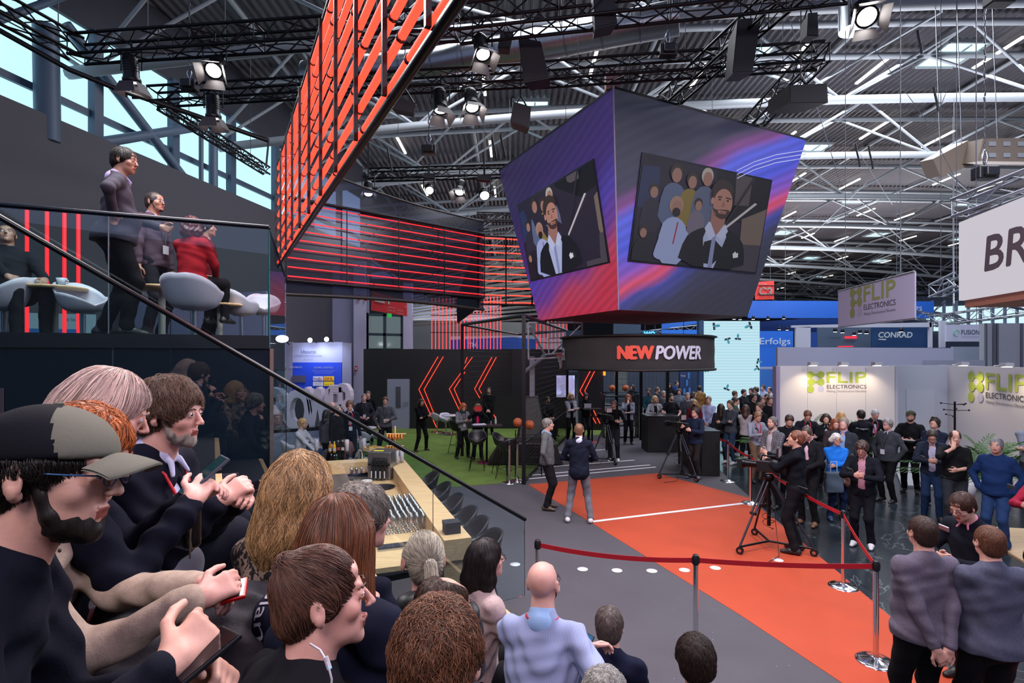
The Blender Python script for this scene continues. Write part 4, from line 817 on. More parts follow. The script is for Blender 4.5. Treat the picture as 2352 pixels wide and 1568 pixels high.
panel('glowing_strip', 'glowing orange strip beside the arrow wall', 'lamp', [(1386, 862), (1391, 862), (1391, 842), (1386, 842)], 21.7, mat('#ff8a20', emit=2))
# lamps sparkling along far booths
for k, (x, y, d_) in enumerate(((1918, 762, 21), (1935, 764, 21), (1962, 770, 21), (1975, 765, 21), (1990, 766, 21), (2070, 762, 21), (1686, 733, 24), (1730, 733, 24), (1764, 733, 26), (1800, 732, 26), (1790, 757, 27), (1808, 758, 27), (1700, 734, 24))):
    t = thing('booth_lamp', 'small bright booth lamp hanging below the blue headers', 'lamp', PD(x, y, d_), 0, 'far booth lamps'); MB().lathe([(.02, .16), (.05, .14), (.08, .02), (.06, 0)], (0, 0, 0), 12).build('shade', BLKM, t); MB().lathe([(0, .012), (.06, .01), (.06, .0)], (0, 0, -.005), 12).build('bulb', mat((1, .95, .9), emit=14), t)
# ---------------- far left: UTSOURCE booth, big POWER letters, red guidance sign
t = thing('booth_wall', 'white and blue UTSOURCE booth wall with shipping logos', 'booth wall', PD(735, 960, 24)); dU = 24
wp = lambda nm, P_, m, k=0: MB().prism([PD(x, y, dU-.02*k) for x, y in P_], (0, .02 if k else .1, 0)).build(nm, m, t, world=True)
wp('header', [(672, 832), (786, 832), (786, 785), (672, 787)], mat('#a2a4cc', .6, emit=.05)); wp('graphic', [(672, 900), (785, 900), (785, 832), (672, 832)], mat('#1c3fc4', .6, emit=.12))
wp('side_panel', [(786, 925), (806, 925), (806, 788), (786, 786)], mat('#8b8aa6', .6)); wp('side_panel', [(655, 925), (672, 925), (672, 785), (655, 785)], mat('#8b86a4', .6))
text('Utsource', PD(692, 811, dU-.05), (1, 0, 0), (0, 0, 1), .64, .15, mat('#39435a', .6), t); text('UTSOURCE INTERNATIONAL LIMITED', PD(677, 818, dU-.05), (1, 0, 0), (0, 0, 1), 1.2, .055, mat('#39435a', .6), t); text('www.utsource.net', PD(697, 825, dU-.05), (1, 0, 0), (0, 0, 1), .42, .04, mat('#6a7088', .6), t)
TXW = mat('#c9d0f4', emit=.4); text('PAYMENTS', PD(667, 845, dU-.05), (1, 0, 0), (0, 0, 1), .50, .07, TXW, t, bold=.02); text('GLOBAL LOGISTICS', PD(721, 845.5, dU-.05), (1, 0, 0), (0, 0, 1), .84, .07, TXW, t, bold=.02)
for k, s in enumerate(('UTSOURCE cooperates with the major logistics', 'companies around the world. Safety and speed', 'insurance of the client\'s parcels.')): text(s, PD(716+k*3, 851+k*3.6, dU-.05), (1, 0, 0), (0, 0, 1), 1.04-k*.12, .04, TXW, t)
wp('logo_card', [(719, 874), (742, 874), (742, 864), (719, 864)], mat('#c9c9dc', .5, emit=.1), 2); text('FedEx', PD(721, 872, dU-.08), (1, 0, 0), (0, 0, 1), .36, .10, mat('#4a2a8a', .5), t, bold=.04); text('Ex', PD(733.2, 872, dU-.09), (1, 0, 0), (0, 0, 1), .13, .10, mat('#e8602a', .5), t, bold=.06)
wp('logo_card', [(744, 874), (767, 874), (767, 864), (744, 864)], mat('#e8c020', .5, emit=.1), 2); text('DHL', PD(746, 871.5, dU-.08), (1, 0, 0), (0, 0, 1), .36, .10, mat('#c01828', .5), t, bold=.05, slant=.1)
wp('logo_card', [(719, 886), (742, 886), (742, 876), (719, 876)], mat('#c9c9dc', .5, emit=.1), 2); text('TNT', PD(722, 884, dU-.08), (1, 0, 0), (0, 0, 1), .32, .10, mat('#8a8490', .5), t)
wp('logo_card', [(744, 886), (767, 886), (767, 876), (744, 876)], mat('#e8c020', .5, emit=.1), 2); text('Deutsche Post', PD(746, 884, dU-.08), (1, 0, 0), (0, 0, 1), .36, .05, mat('#1c1c20', .5), t)
wp('monitor', [(671, 878), (702, 878), (702, 862), (671, 862)], mat('#55506c', .4), 3)
for k, (x, y) in enumerate(((712, 781), (750, 779))):
    p = PD(x, y, 23.4); t = thing('arm_spotlight', 'bright round spotlight above the UTSOURCE wall, '+('left', 'right')[k]+' one', 'spotlight', p); MB().ball((0, 0, 0), .10, 12, (1, .5, 1)).build('bulb', mat((.85, .92, 1), emit=22), t); MB().tube((0, .1, .05), (.1, .5, -.1), .02).build('arm', BLKM, t)
    lamp('arm_spotlight_light', 'SPOT', p+V3(0, -.2, 0), p+V3(0, .6, -1.3), 70, (.7, .78, 1), .06, 120, .8)
p = PD(648, 778, 20); t = thing('arm_spotlight', 'glaring white spotlight beside the glass balustrade edge', 'spotlight', p); MB().ball((0, 0, 0), .17, 12, (1.4, .5, .8)).build('bulb', mat((.85, .95, 1), emit=30), t); MB().tube((0, .1, .0), (.1, .4, -.2), .02).build('arm', BLKM, t)
t = thing('standing_letters', 'row of big white letters spelling POWER behind the bar guests', 'letters', V3((735-CX)/F*15, 15, .0)); LT = mat('#d2ccdc', .5)
for s, xa, xb, ya, yb in (('P', 600, 650, 995, 890), ('O', 652, 712, 992, 893), ('W', 700, 758, 990, 889), ('E', 755, 785, 985, 885), ('R', 778, 810, 978, 881)):
    vs, fs = text_mesh(s); X0 = min(v.x for v in vs); X1 = max(v.x for v in vs); Y0 = min(v.y for v in vs); Y1 = max(v.y for v in vs); dd = 15.2 if s != 'P' else 15
    mb = MB(); cen = PD((xa+xb)/2, (ya+yb)/2, dd)
    for k, (bx, by) in enumerate(((0, 0), (.08, 0), (-.08, 0), (0, .04), (0, -.04))):
        P0 = [PD(xa+(xb-xa)*((v.x-X0)/(X1-X0)+bx), 0, dd) for v in vs]
        zt_, zb_ = PD(0, ya, dd).z, PD(0, yb, dd).z
        P_ = [V3(p.x, dd+k*.004, zt_+(zb_-zt_)*((v.y-Y0)/(Y1-Y0)*.92+.04+by)) for p, v in zip(P0, vs)]; n_ = len(P_); mb.add(P_, fs); Q_ = [p+V3(0, .35, 0) for p in P_]; mb.add(Q_, fs)
        from collections import Counter
        ec = Counter(tuple(sorted((f[i], f[(i+1) % len(f)]))) for f in fs for i in range(len(f)))
        for (i, j), c_ in ec.items():
            if c_ == 1: mb.add([P_[i], P_[j], Q_[j], Q_[i]], [(0, 1, 2, 3)])
    mb.build('letter', LT, t, world=True)
MB().prism([PD(596, 1000, 15.1), PD(815, 985, 15.1), PD(815, 975, 15.1), PD(596, 990, 15.1)], (0, .5, 0)).build('letter_base', BLK, t, world=True)
wb = MB().prism([PD(590, 1064, 15.0), PD(815, 1055, 15.0), PD(815, 984, 15.0), PD(590, 998, 15.0)], (0, .6, 0)).build('plinth', mat('#8287a0', .6), t, world=True)
t = panel_t('direction_sign', 'red hanging direction sign with white pictograms and arrows', 'sign', [(852, 712), (934, 726), (934, 690), (854, 668)], 26, mat('#a81c22', .5, emit=.06), .12)
sgn = mat('#c9c4cc', emit=.3)
for k in range(5): x = 861+k*4.6; MB().prism([PD(x, 692+k*.9, 25.9), PD(x+4, 692.9+k*.9, 25.9), PD(x+4, 684+k*.9, 25.9), PD(x, 683+k*.9, 25.9)], (0, .01, 0)).build('pictogram', sgn, t, world=True)
MB().prism([PD(891, 698, 25.9), PD(895, 699, 25.9), PD(895, 688, 25.9), PD(891, 687, 25.9)], (0, .01, 0)).build('pictogram', sgn, t, world=True)
text('←', PD(856, 688, 25.9), (1, 0, -.2), (0, 0, 1), .10, .10, sgn, t); text('←', PD(886, 694, 25.9), (1, 0, -.2), (0, 0, 1), .08, .08, sgn, t); text('→', PD(929, 706, 25.9), (1, 0, -.2), (0, 0, 1), .09, .10, sgn, t)
text('Konferenz C2, C3', PD(890, 706, 25.9), (1, 0, -.18), (0, 0, 1), .38, .07, sgn, t); text('Conference C2, C3', PD(890, 713, 25.9), (1, 0, -.18), (0, 0, 1), .38, .07, sgn, t); text('Konferenz A, B', PD(912, 713, 25.9), (1, 0, -.18), (0, 0, 1), .32, .07, sgn, t); text('Conference A, B', PD(912, 720, 25.9), (1, 0, -.18), (0, 0, 1), .32, .07, sgn, t)
t = panel_t('exit_sign', 'small green lit exit pictogram sign above the glazed door', 'sign', [(889, 728), (899, 729), (899, 720), (889, 719)], 27.5, mat('#2fae4a', emit=.9))
for k, (x, y, lb) in enumerate(((824, 683, 'small red fire sign on the white pillar, left one'), (840, 685, 'small red fire sign on the white pillar, right one'), (818, 846, 'small red and white notice low on the white pillar'))):
    t = panel_t('fire_sign', lb, 'sign', [(x-3, y+6, ), (x+3, y+6), (x+3, y-6), (x-3, y-6)], 27.2, mat('#b01c28', .5, emit=.05), .03); MB().prism([PD(x-1.5, y+3, 27.15), PD(x+1.5, y+3, 27.15), PD(x+1.5, y-3, 27.15), PD(x-1.5, y-3, 27.15)], (0, .01, 0)).build('pictogram', sgn, t, world=True)
# low lit booth seen behind the balcony
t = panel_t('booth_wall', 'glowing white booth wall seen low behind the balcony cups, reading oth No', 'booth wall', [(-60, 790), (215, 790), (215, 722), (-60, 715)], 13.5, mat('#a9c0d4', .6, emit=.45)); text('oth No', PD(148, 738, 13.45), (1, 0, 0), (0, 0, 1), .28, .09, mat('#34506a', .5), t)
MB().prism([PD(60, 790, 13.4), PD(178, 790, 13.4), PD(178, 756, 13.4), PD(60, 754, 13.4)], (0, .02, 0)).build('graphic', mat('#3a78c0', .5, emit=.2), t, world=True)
panel('booth_wall', 'pale lilac wall low behind the balcony bar chairs', 'booth wall', [(225, 790), (612, 790), (612, 668), (225, 690)], 16, mat('#8d8fae', .6))
# ---------------- plants and coat stand
def palm(p, h, label, n=14, seed=0):
    R = random.Random(seed); t = thing('potted_palm', label, 'plant', p); MB().lathe([(0, 0), (.16, 0), (.2, .35), (.18, .36), (0, .33)], (0, 0, 0), 20).build('pot', mat('#c9c9cf', .5), t)
    lf = MB(); st = MB()
    for i in range(n):
        a = i*2.4+R.random(); el = R.uniform(.5, 1.25); L_ = h*R.uniform(.75, 1.05); pts = []
        for k in range(9):
            f = k/8; r = L_*f*math.cos(el)*(1+.3*f); z = .33+L_*f*math.sin(el)-.55*L_*f*f*math.cos(el); pts.append(V3(math.cos(a)*r, math.sin(a)*r, z))
        st.path(pts, .006, 4)
        for k in range(2, 9):
            for s in (-1, 1):
                for e in (0, .5):
                    q = pts[k]-(pts[k]-pts[k-1])*e; d = (pts[k]-pts[k-1]).normalized(); side = d.cross(V3(0, 0, 1)).normalized()*s; tip = q+side*h*.16*(1.25-k/9)+d*h*.10-V3(0, 0, .03*h); mid = q.lerp(tip, .5)
                    w_ = d*.016+V3(0, 0, .006); lf.add([q, mid+w_, tip, mid-w_], [(0, 1, 2, 3)])
    lf.build('leaves', mat('#3d6a34', .5, var=.3, vscale=8), t); st.build('stems', mat('#4a6a38', .5), t)
palm(V3((1822-CX)/F*13.6, 13.6, .05), 1.45, 'leafy palm at the left corner of the FLIP booth behind the crowd', 16, 1)
palm(V3((1885-CX)/F*13.7, 13.7, .05), 1.35, 'leafy palm behind the man with the red lanyard', 14, 2)
palm(V3((1968-CX)/F*13.7, 13.7, .05), 1.3, 'leafy palm behind the redhead and the hoodie man', 14, 3)
palm(V3((2215-CX)/F*11.2, 11.2, .05), 1.45, 'large palm behind the bald man in the black shirt', 20, 4); palm(V3((2300-CX)/F*11.5, 11.5, .05), 1.2, 'palm low at the right edge behind the man in the blue jacket', 16, 5)
t = thing('coat_stand', 'black coat stand with ball-tipped arms before the right booth wall', 'coat stand', V3((2193-CX)/F*13, 13, .05)); MB().tube((0, 0, 0), (0, 0, 1.87), .022).build('pole', BLKM, t)
MB().lathe([(0, .03), (.22, .02), (.22, 0)], (0, 0, 0), 20).build('base', BLKM, t)
for k in range(8): a = k*PI/4; z = 1.82-.14*(k % 3); e = V3(math.cos(a)*.26, math.sin(a)*.26, z); arm = MB().tube((0, 0, z-.02), e, .008).build('arm', BLKM, t); MB().ball(e, .024, 8).build('knob', BLK, arm)
# ================================================================ bar counter with what stands on it
BA = V3(-.425, 5.71, 0); BU = V3(-.34, .94, 0).normalized(); BL = 4.63; BN = V3(-BU.y, BU.x, 0)          # BN points to the left, into the bar
bar = thing('bar_counter', 'pale wooden L-shaped bar counter with raised outer ledge', 'bar', BA+BU*2.3)
ZL, ZC = 1.10, .90
def bp(s, w_, z): q = BA+BU*s+BN*w_; return V3(q.x, q.y, z)
def slab(s0, s1, w0, w1, z0, z1): return MB().hexa([bp(s0, w0, z0), bp(s1, w0, z0), bp(s1, w1, z0), bp(s0, w1, z0), bp(s0, w0, z1), bp(s1, w0, z1), bp(s1, w1, z1), bp(s0, w1, z1)])
slab(0, BL, 0, .29, ZL-.22, ZL).build('ledge', WOOD, bar, world=True); slab(.1, BL, .05, .27, .004, ZL-.22).build('front_panel', WOOD, bar, world=True)
slab(-.0, BL, .29, 1.02, ZC-.05, ZC).build('worktop', WOOD, bar, world=True); slab(.1, BL, .34, 1.0, .004, ZC-.05).build('cabinet', mat('#1c1c20', .5), bar, world=True)
slab(BL-.02, BL+.30, -.0, 3.6, ZL-.22, ZL).build('back_ledge', WOOD, bar, world=True); slab(BL-.45, BL-.02, .29, 3.6, ZC-.05, ZC).build('back_worktop', WOOD, bar, world=True); slab(BL-.4, BL+.2, .3, 3.5, .004, ZC-.05).build('back_cabinet', WOOD, bar, world=True)
slab(2.6, BL-.45, 1.03, 1.75, .004, 1.0).build('inner_partition', mat('#5a4a44', .5), bar, world=True)
WT = bp(0, .29, ZC)
def onw(px, py, z=ZC): q = PZ(px, py, z); return V3(q.x, q.y, z)
ang = math.atan2(BU.y, BU.x)
# drinks dispenser
p = onw(880, 1096); t = thing('drinks_dispenser', 'steel drinks dispenser with black taps and a yellow sticker on the bar', 'drinks dispenser', p, -.1)
MB().box((0, 0, .235), (.40, .42, .47)).build('housing', mat('#8d8a8e', .3, .85), t, bevel=.01); MB().box((-.06, -.05, .472), (.17, .08, .004)).build('sticker', mat('#e8d420', .6), t); MB().box((.02, -.215, .30), (.26, .006, .16)).build('grille', mat('#55555c', .3, .8), t)
MB().tube((-.18, -.24, .27), (.20, -.24, .27), .018).build('tap_rail', BLKM, t)
for k in range(4):
    x = -.10+k*.075; b = MB(); b.tube((x, -.27, .02), (x, -.27, .20), .022).tube((x, -.27, .20), (x, -.27, .29), .013); tp = b.build('tap', BLK, t); MB().box((x, -.296, .11), (.02, .004, .12)).build('tap_label', mat('#b9b6bc', .5), tp); MB().ball((x, -.24, .34), .018, 8).tube((x, -.24, .27), (x, -.24, .33), .008).build('tap_knob', BLK, tp)
p = onw(832, 1078, ZC); t = thing('beer_tap', 'curved chrome beer tap left of the drinks dispenser', 'tap', p); mb = MB(); mb.path([V3(0, 0, 0), V3(0, 0, .30), V3(-.01, -.02, .36), V3(-.06, -.06, .38)], .016, 8); mb.build('column', CHROME, t); MB().path([V3(-.05, -.05, .37), V3(-.10, -.08, .30), V3(-.09, -.08, .24)], .011, 6).path([V3(-.05, -.05, .33), V3(-.12, -.07, .22), V3(-.11, -.08, .18)], .010, 6).build('spout', CHROME, t); MB().tube((-.05, -.05, .38), (-.06, -.05, .50), .012, .016).build('handle', BLK, t)
p = onw(822, 1100); t = thing('drip_tray', 'dark slotted drip tray on the worktop', 'tray', p, -.1); MB().box((0, 0, .006), (.42, .26, .012)).build('tray', mat('#34343a', .35, .6), t)
for k in range(12): MB().box((-.19+k*.034, 0, .014), (.012, .24, .004)).build('slat', mat('#6a6a72', .3, .7), t)
p = onw(842, 1110); t = thing('bowl', 'small white bowl beside the dispenser', 'bowl', p); MB().lathe([(0, .006), (.04, .008), (.09, .05), (.095, .05), (.05, 0), (0, 0)], (0, 0, 0), 24).build('dish', mat('#d0c8c4', .3), t)
p = onw(879, 1120); t = thing('serving_tray', 'round black serving tray on the wooden worktop', 'tray', p); MB().lathe([(0, .008), (.17, .01), (.19, .022), (.195, .022), (.175, 0), (0, 0)], (0, 0, 0), 40).build('plate', mat('#141418', .35), t)
p = onw(918, 1142); o = MB().prism([V3(-.03, -.05, .001), V3(.03, -.055, .001), V3(.035, .055, .001), V3(-.03, .06, .001)], (0, 0, .002)).build('paper_slip', mat('#c9c6d0', .7)); o.location = p; o.rotation_euler.z = .5; top(o, 'white paper slip near the champagne glasses', 'paper')
p = onw(912, 1256); t = thing('ice_tray', 'steel tray with square compartments at the near end of the worktop', 'tray', p, ang-PI/2); MB().box((0, 0, .01), (.42, .17, .02)).build('rim', STEEL, t)
for k in range(5): MB().box((-.165+k*.08, 0.01, .022), (.07, .12, .006)).build('compartment', mat('#6a6670', .25, .8), t)
p = onw(1037, 1222, ZL); t = thing('donation_box', 'black cardboard slot box on the end of the wooden ledge', 'box', p, ang-PI/2+.02); MB().box((0, 0, .045), (.165, .15, .09)).build('box_body', mat('#1c1b22', .6), t); MB().box((0, 0, .105), (.172, .157, .035)).build('lid', mat('#201f27', .55), t); MB().box((0, .01, .1228), (.05, .004, .001)).build('slot', mat('#050506', .9), t)
# champagne glasses standing in rows
GL = glass_mat('glass_ware', (.93, .92, .93), .14, .18)
mb = MB().lathe([(0, .002), (.030, .002), (.030, .004), (.004, .008), (.0035, .085), (.012, .10), (.024, .13), (.025, .16), (.019, .205), (.018, .205), (.023, .16), (.022, .13), (.008, .105)], (0, 0, 0), 12)
g0 = mb.build('champagne_flute', GL)
k = 0; R_ = random.Random(3); corner = onw(868, 1234); 
for i in range(9):
    for j in range(15):
        q = bp(1.02+j*.072+R_.uniform(-.008, .008), .88-i*.070+R_.uniform(-.008, .008), ZC)
        g = g0 if k == 0 else g0.copy()
        if k: COL.objects.link(g)
        g.location = q; top(g, 'empty champagne flute standing in the rows on the worktop', 'glass', 'champagne flutes on the bar'); k += 1
# tumblers
mb = MB().lathe([(0, .004), (.028, .004), (.034, .11), (.031, .11), (.026, .01), (0, .01)], (0, 0, 0), 14); g1 = mb.build('tumbler', GL); k = 0
for i in range(4):
    for j in range(3):
        q = onw(812+i*11-j*2, 1078+j*5-i*1); g = g1 if k == 0 else g1.copy()
        if k: COL.objects.link(g)
        g.location = q; top(g, 'short clear tumbler by the beer tap', 'glass', 'tumblers by the beer tap'); k += 1
def bottle(p, liquid, label, cap='#8fa8b0', s=1):
    t = thing('bottle', label, 'bottle', p, 0); MB().lathe([(0, 0), (.03, .002), (.031, .12), (.026, .15), (.013, .19), (.012, .22), (0, .222)], (0, 0, 0), 16).build('glass_body', mat(liquid, .1), t); MB().lathe([(.032, .04), (.0325, .10)], (0, 0, 0), 16).build('label_band', mat('#c2b6aa' if liquid != '#1a0a0a' else '#b8353a', .6), t); MB().lathe([(.014, .215), (.014, .228), (0, .23)], (0, 0, 0), 12).build('cap', mat(cap, .4), t); t.scale = (s, s, s)
bl = [(758, 1040, ZL, '#a8681c', 'amber bottle, leftmost of the row on the far ledge'), (768, 1040, ZL, '#e0a818', 'yellow juice bottle standing on the far ledge'), (777, 1038, ZL, '#1a0a0a', 'dark cola bottle with red label, left one on the far ledge'), (787, 1038, ZL, '#1a0c0a', 'dark cola bottle, right one on the far ledge'), (761, 1070, ZC, '#200c0a', 'dark bottle with red label on the lower far worktop'), (768, 1072, ZC, '#1c1a12', 'dark bottle in the middle on the lower far worktop'), (773, 1071, ZC, '#1c3a1c', 'green bottle on the lower far worktop')]
for x, y, z, c, lb in bl: bottle(PZ(x, y, z), c, lb)
def cupstack(p, label, h=.24):
    t = thing('cup_stack', label, 'cups', p); MB().lathe([(0, 0), (.030, 0), (.040, h), (.030, h), (0, h-.01)], (0, 0, 0), 16).build('cups', mat('#b3a8b4', .4), t); rg = MB()
    for k in range(10): rg.lathe([(.0335+k*.0008, .03+k*h/11), (.0365+k*.0008, .034+k*h/11), (.0335+k*.0008, .038+k*h/11)], (0, 0, 0), 14)
    rg.build('rims', mat('#c9bec8', .4), t)
for x, y, lb in ((797, 1037, 'stack of clear plastic cups right of the bottles'), (836, 1034, 'stack of clear plastic cups left of the snack boxes'), (911, 1066, 'stack of cups on the ledge beside the pretzels, left one'), (923, 1062, 'stack of cups on the ledge beside the pretzels, right one'), (727, 1037, 'stack of clear cups beside the seated blond man')): cupstack(PZ(x, y, ZL), lb)
def snackbox(p, label, seed):
    t = thing('snack_box', label, 'snacks', p, ang-PI/2+.6); R = random.Random(seed); w_ = MB()
    for a in (-1, 1): w_.box((a*.15, 0, .035), (.01, .2, .07)); w_.box((0, a*.10, .035), (.30, .01, .07))
    w_.box((0, 0, .004), (.3, .2, .008)); w_.build('box', WOOD, t)
    for k in range(14): MB().ball((R.uniform(-.12, .12), R.uniform(-.08, .08), .065), .026, 8, (1.3, 1, .8)).build('snack', mat(R.choice(['#8a3a1c', '#c8a030', '#7a2c18', '#88a040', '#b06a28']), .5), t)
snackbox(PZ(855, 1034, ZL), 'wooden snack box with wrapped bites, left one', 1); snackbox(PZ(885, 1036, ZL), 'wooden snack box with wrapped bites beside the pretzel stand', 2)
p = PZ(912, 1062, ZL)+BU*.25; t = thing('pretzel_stand', 'wooden stand hung with baked pretzels on the bar corner', 'pretzel stand', p); MB().tube((0, 0, .0), (0, 0, .62), .014).tube((-.16, 0, .48), (.20, 0, .48), .010).tube((-.16, 0, .26), (.16, 0, .26), .010).build('stand', WOOD, t); MB().lathe([(0, .02), (.12, .02), (.12, 0)], (0, 0, 0), 20).build('base', WOOD, t)
PZM = mat('#b8742a', .35, var=.35, vscale=30)
for k in range(12):
    x = -.13+(k % 6)*.052; z = .42 if k < 6 else .20; pts = [V3(x+.004*math.sin(a*2), .062*math.sin(a), z+.055*math.cos(a)*(1-.3*math.sin(a/2)**2)) for a in [i*PI/6 for i in range(12)]]
    MB().path(pts, .013, 6, True).tube(V3(x, -.03, z-.045), V3(x, .03, z+.03), .011, n=6).tube(V3(x, .03, z-.045), V3(x, -.03, z+.03), .011, n=6).build('pretzel', PZM, t)
# bar stools with shell seats
def shell_stool(p, rz, label, h=.74, white=False, stem=True):
    m = mat('#b9b4c2', .45) if white else mat('#17161b', .4); t = thing('bucket_chair' if white else 'bar_stool', label, 'chair' if white else 'bar stool', p, rz); vs = []; nu, nv = 24, 10
    for j in range(nv+1):
        f = j/nv
        for i in range(nu):
            a = 2*PI*i/nu; back = max(0, math.cos(a))**.8; side = abs(math.sin(a)); top_h = .05+.26*back**1.2+.12*side*(1-back*.5)+.0*f; r = .09+.125*f**.7
            vs.append(V3(math.sin(a)*r*1.1, math.cos(a)*r*1.0+.02*f, h-.03+top_h*f**2.1))
    fs = [(j*nu+i, j*nu+(i+1) % nu, (j+1)*nu+(i+1) % nu, (j+1)*nu+i) for j in range(nv) for i in range(nu)]; fs.append(tuple(range(nu))[::-1])
    o = mesh_obj('seat_shell', vs, fs, m, t, True); sd = o.modifiers.new('thickness', 'SOLIDIFY'); sd.thickness = .018
    MB().lathe([(0, h-.01), (.13, h-.02), (.10, h-.06), (0, h-.07)], (0, 0, 0), 20).build('seat_pad', m, t)
    if stem:
        MB().tube((0, 0, .02), (0, 0, h-.05), .026, .03, n=12).build('stem', STEEL if white else BLKM, t); MB().lathe([(0, .03), (.05, .028), (.24, .012), (.25, 0)], (0, 0, 0), 28).build('base', STEEL if white else BLKM, t)
    else:
        for sx in (-1, 1):
            for sy in (-1, 1): MB().tube((sx*.2, sy*.2, 0), (sx*.09, sy*.09, h-.04), .009, n=6).build('leg', BLKM, t)
        MB().path([V3(-.165, -.165, .25), V3(.165, -.165, .25), V3(.165, .165, .25), V3(-.165, .165, .25)], .007, 5, True).build('footrest', BLKM, t)
    return t
st = [(.30, 'black shell bar stool at the near end of the bar, behind the dark-haired woman'), (.82, 'black shell bar stool beside the slot box'), (1.30, 'black shell bar stool second beyond the slot box'), (2.0, 'black shell bar stool half hidden by the middle of the ledge'), (2.75, 'black shell bar stool at the turf edge'), (3.6, 'farthest black bar stool beside the pretzel stand')]
for s, lb in st: q = bp(s, -.19, .006); shell_stool(q, ang+PI, lb, .76, stem=False)
# tables and white chairs of the lounge
def round_table(p, h, r, label, wood=False):
    t = thing('round_table', label, 'table', p); MB().lathe([(0, h), (r-.01, h), (r, h-.01), (r-.01, h-.028), (0, h-.03)], (0, 0, 0), 40).build('table_top', WOOD if wood else mat('#b9b6c2', .4), t); MB().tube((0, 0, .02), (0, 0, h-.02), .035, n=12).build('stem', mat('#a8a49c', .4), t); MB().lathe([(0, .025), (.2, .015), (.22, 0)], (0, 0, 0), 28).build('base', STEEL, t); return t
def onf(px, py, z=.02): q = PZ(px, py, z); return V3(q.x, q.y, z)
shell_stool(onf(1004, 992), 2.4, 'white bucket chair at the black wall, left of the pair', .50, True); shell_stool(onf(1024, 995), .4, 'white bucket chair at the black wall, right of the pair', .50, True)
shell_stool(onf(868, 1040), -1.2, 'white bucket chair at the lounge table behind the grey sweater man', .50, True); shell_stool(onf(835, 1048), 2.8, 'white bucket chair in front of the round lounge table', .50, True); shell_stool(onf(830, 1070), 2.6, 'white bucket chair nearest to the bar at the lounge table', .5, True)
shell_stool(onf(668, 1080), 2.0, 'white bucket chair of the blond man, left end', .5, True); shell_stool(onf(715, 1066), 1.0, 'white bucket chair between the blond man and the dark coats', .5, True); shell_stool(onf(735, 1082), .6, 'low white bucket chair right of the blond man', .5, True)
round_table(onf(839, 1036), .75, .35, 'round white table in front of the man in dark sweater'); round_table(onf(712, 1072), .75, .35, 'round white table beside the seated blond man'); round_table(onf(1036, 998), .75, .35, 'round white table at the black wall by the chairs')
# high mesh table on the turf with papers
t = thing('bar_table', 'high black table with papers where the two women stand', 'table', onf(1118, 1062)); MB().box((0, 0, 1.04), (.85, .5, .035)).build('table_top', BLK, t); MB().tube((0, 0, .02), (0, 0, 1.04), .03).build('stem', BLKM, t); MB().lathe([(0, .03), (.26, .02), (.27, 0)], (0, 0, 0), 24).build('base', mat('#6a1f3a', .5), t); tb = t.location
p = tb+V3(-.22, 0, 1.06); t = thing('paper_stack', 'loose white papers on the high black table', 'paper', p, .3); [MB().box((.02*k, .015*k, .004+k*.006), (.36-.02*k, .24, .005)).build('sheet', mat('#c4c0d6', .6), t) for k in range(3)]
p = tb+V3(.25, .02, 1.06); bottle(p, '#a8b4b8', 'clear water bottle on the high black table'); p = tb+V3(.12, .02, 1.06); g = g1.copy(); COL.objects.link(g); g.location = p; top(g, 'clear tumbler beside the water bottle on the high table', 'glass'); g['group'] = 'tumbler on the high table'
for k, (x, y, lb) in enumerate(((1096, 1078, 'black wire bar stool left of the high table'), (1152, 1085, 'black wire bar stool right of the high table near the silver posts'), (1050, 1040, 'black wire bar stool behind the woman in the plaid shirt'), (1165, 1100, 'black wire bar stool closest to the cage corner'))): shell_stool(onf(x, y), k*1.3, lb, .74, stem=False)
# ================================================================ stepped seating, glass balustrade, balcony
VV = V3(.876, .482, 0); UU = V3(-.482, .876, 0)
def TU(s, u_, z): q = VV*s+UU*u_; return V3(q.x, q.y, z)
trib = thing('seating_steps', 'dark stepped seating block under the audience with pale wooden step edges', 'seating steps', TU(.8, 3, 0)); DK = mat('#1d1c22', .7, bump=.1)
for k, (s0, s1, z) in enumerate([(-3.0, .05, 2.06), (.05, .55, 1.68), (.55, 1.1, 1.30), (1.1, 1.85, .92), (1.85, 2.55, .48)]):
    for (u0, u1) in ((-1.6, 4.95),):
        st = MB().hexa([TU(s0, u0, .004), TU(s1, u0, .004), TU(s1, u1, .004), TU(s0, u1, .004), TU(s0, u0, z-.03), TU(s1, u0, z-.03), TU(s1, u1, z-.03), TU(s0, u1, z-.03)]).build('step', DK, trib, world=True)
        MB().hexa([TU(s0, u0, z-.03), TU(s1, u0, z-.03), TU(s1, u1, z-.03), TU(s0, u1, z-.03), TU(s0, u0, z), TU(s1+.01, u0, z), TU(s1+.01, u1, z), TU(s0, u1, z)]).build('step_cover', DK if k < 1 else DK, st, world=True)
        MB().hexa([TU(s1-.03, u0, z-.029), TU(s1+.015, u0, z-.029), TU(s1+.015, u1, z-.029), TU(s1-.03, u1, z-.029), TU(s1-.03, u0, z+.002), TU(s1+.015, u0, z+.002), TU(s1+.015, u1, z+.002), TU(s1-.03, u1, z+.002)]).build('wooden_edge', WOOD, st, world=True)
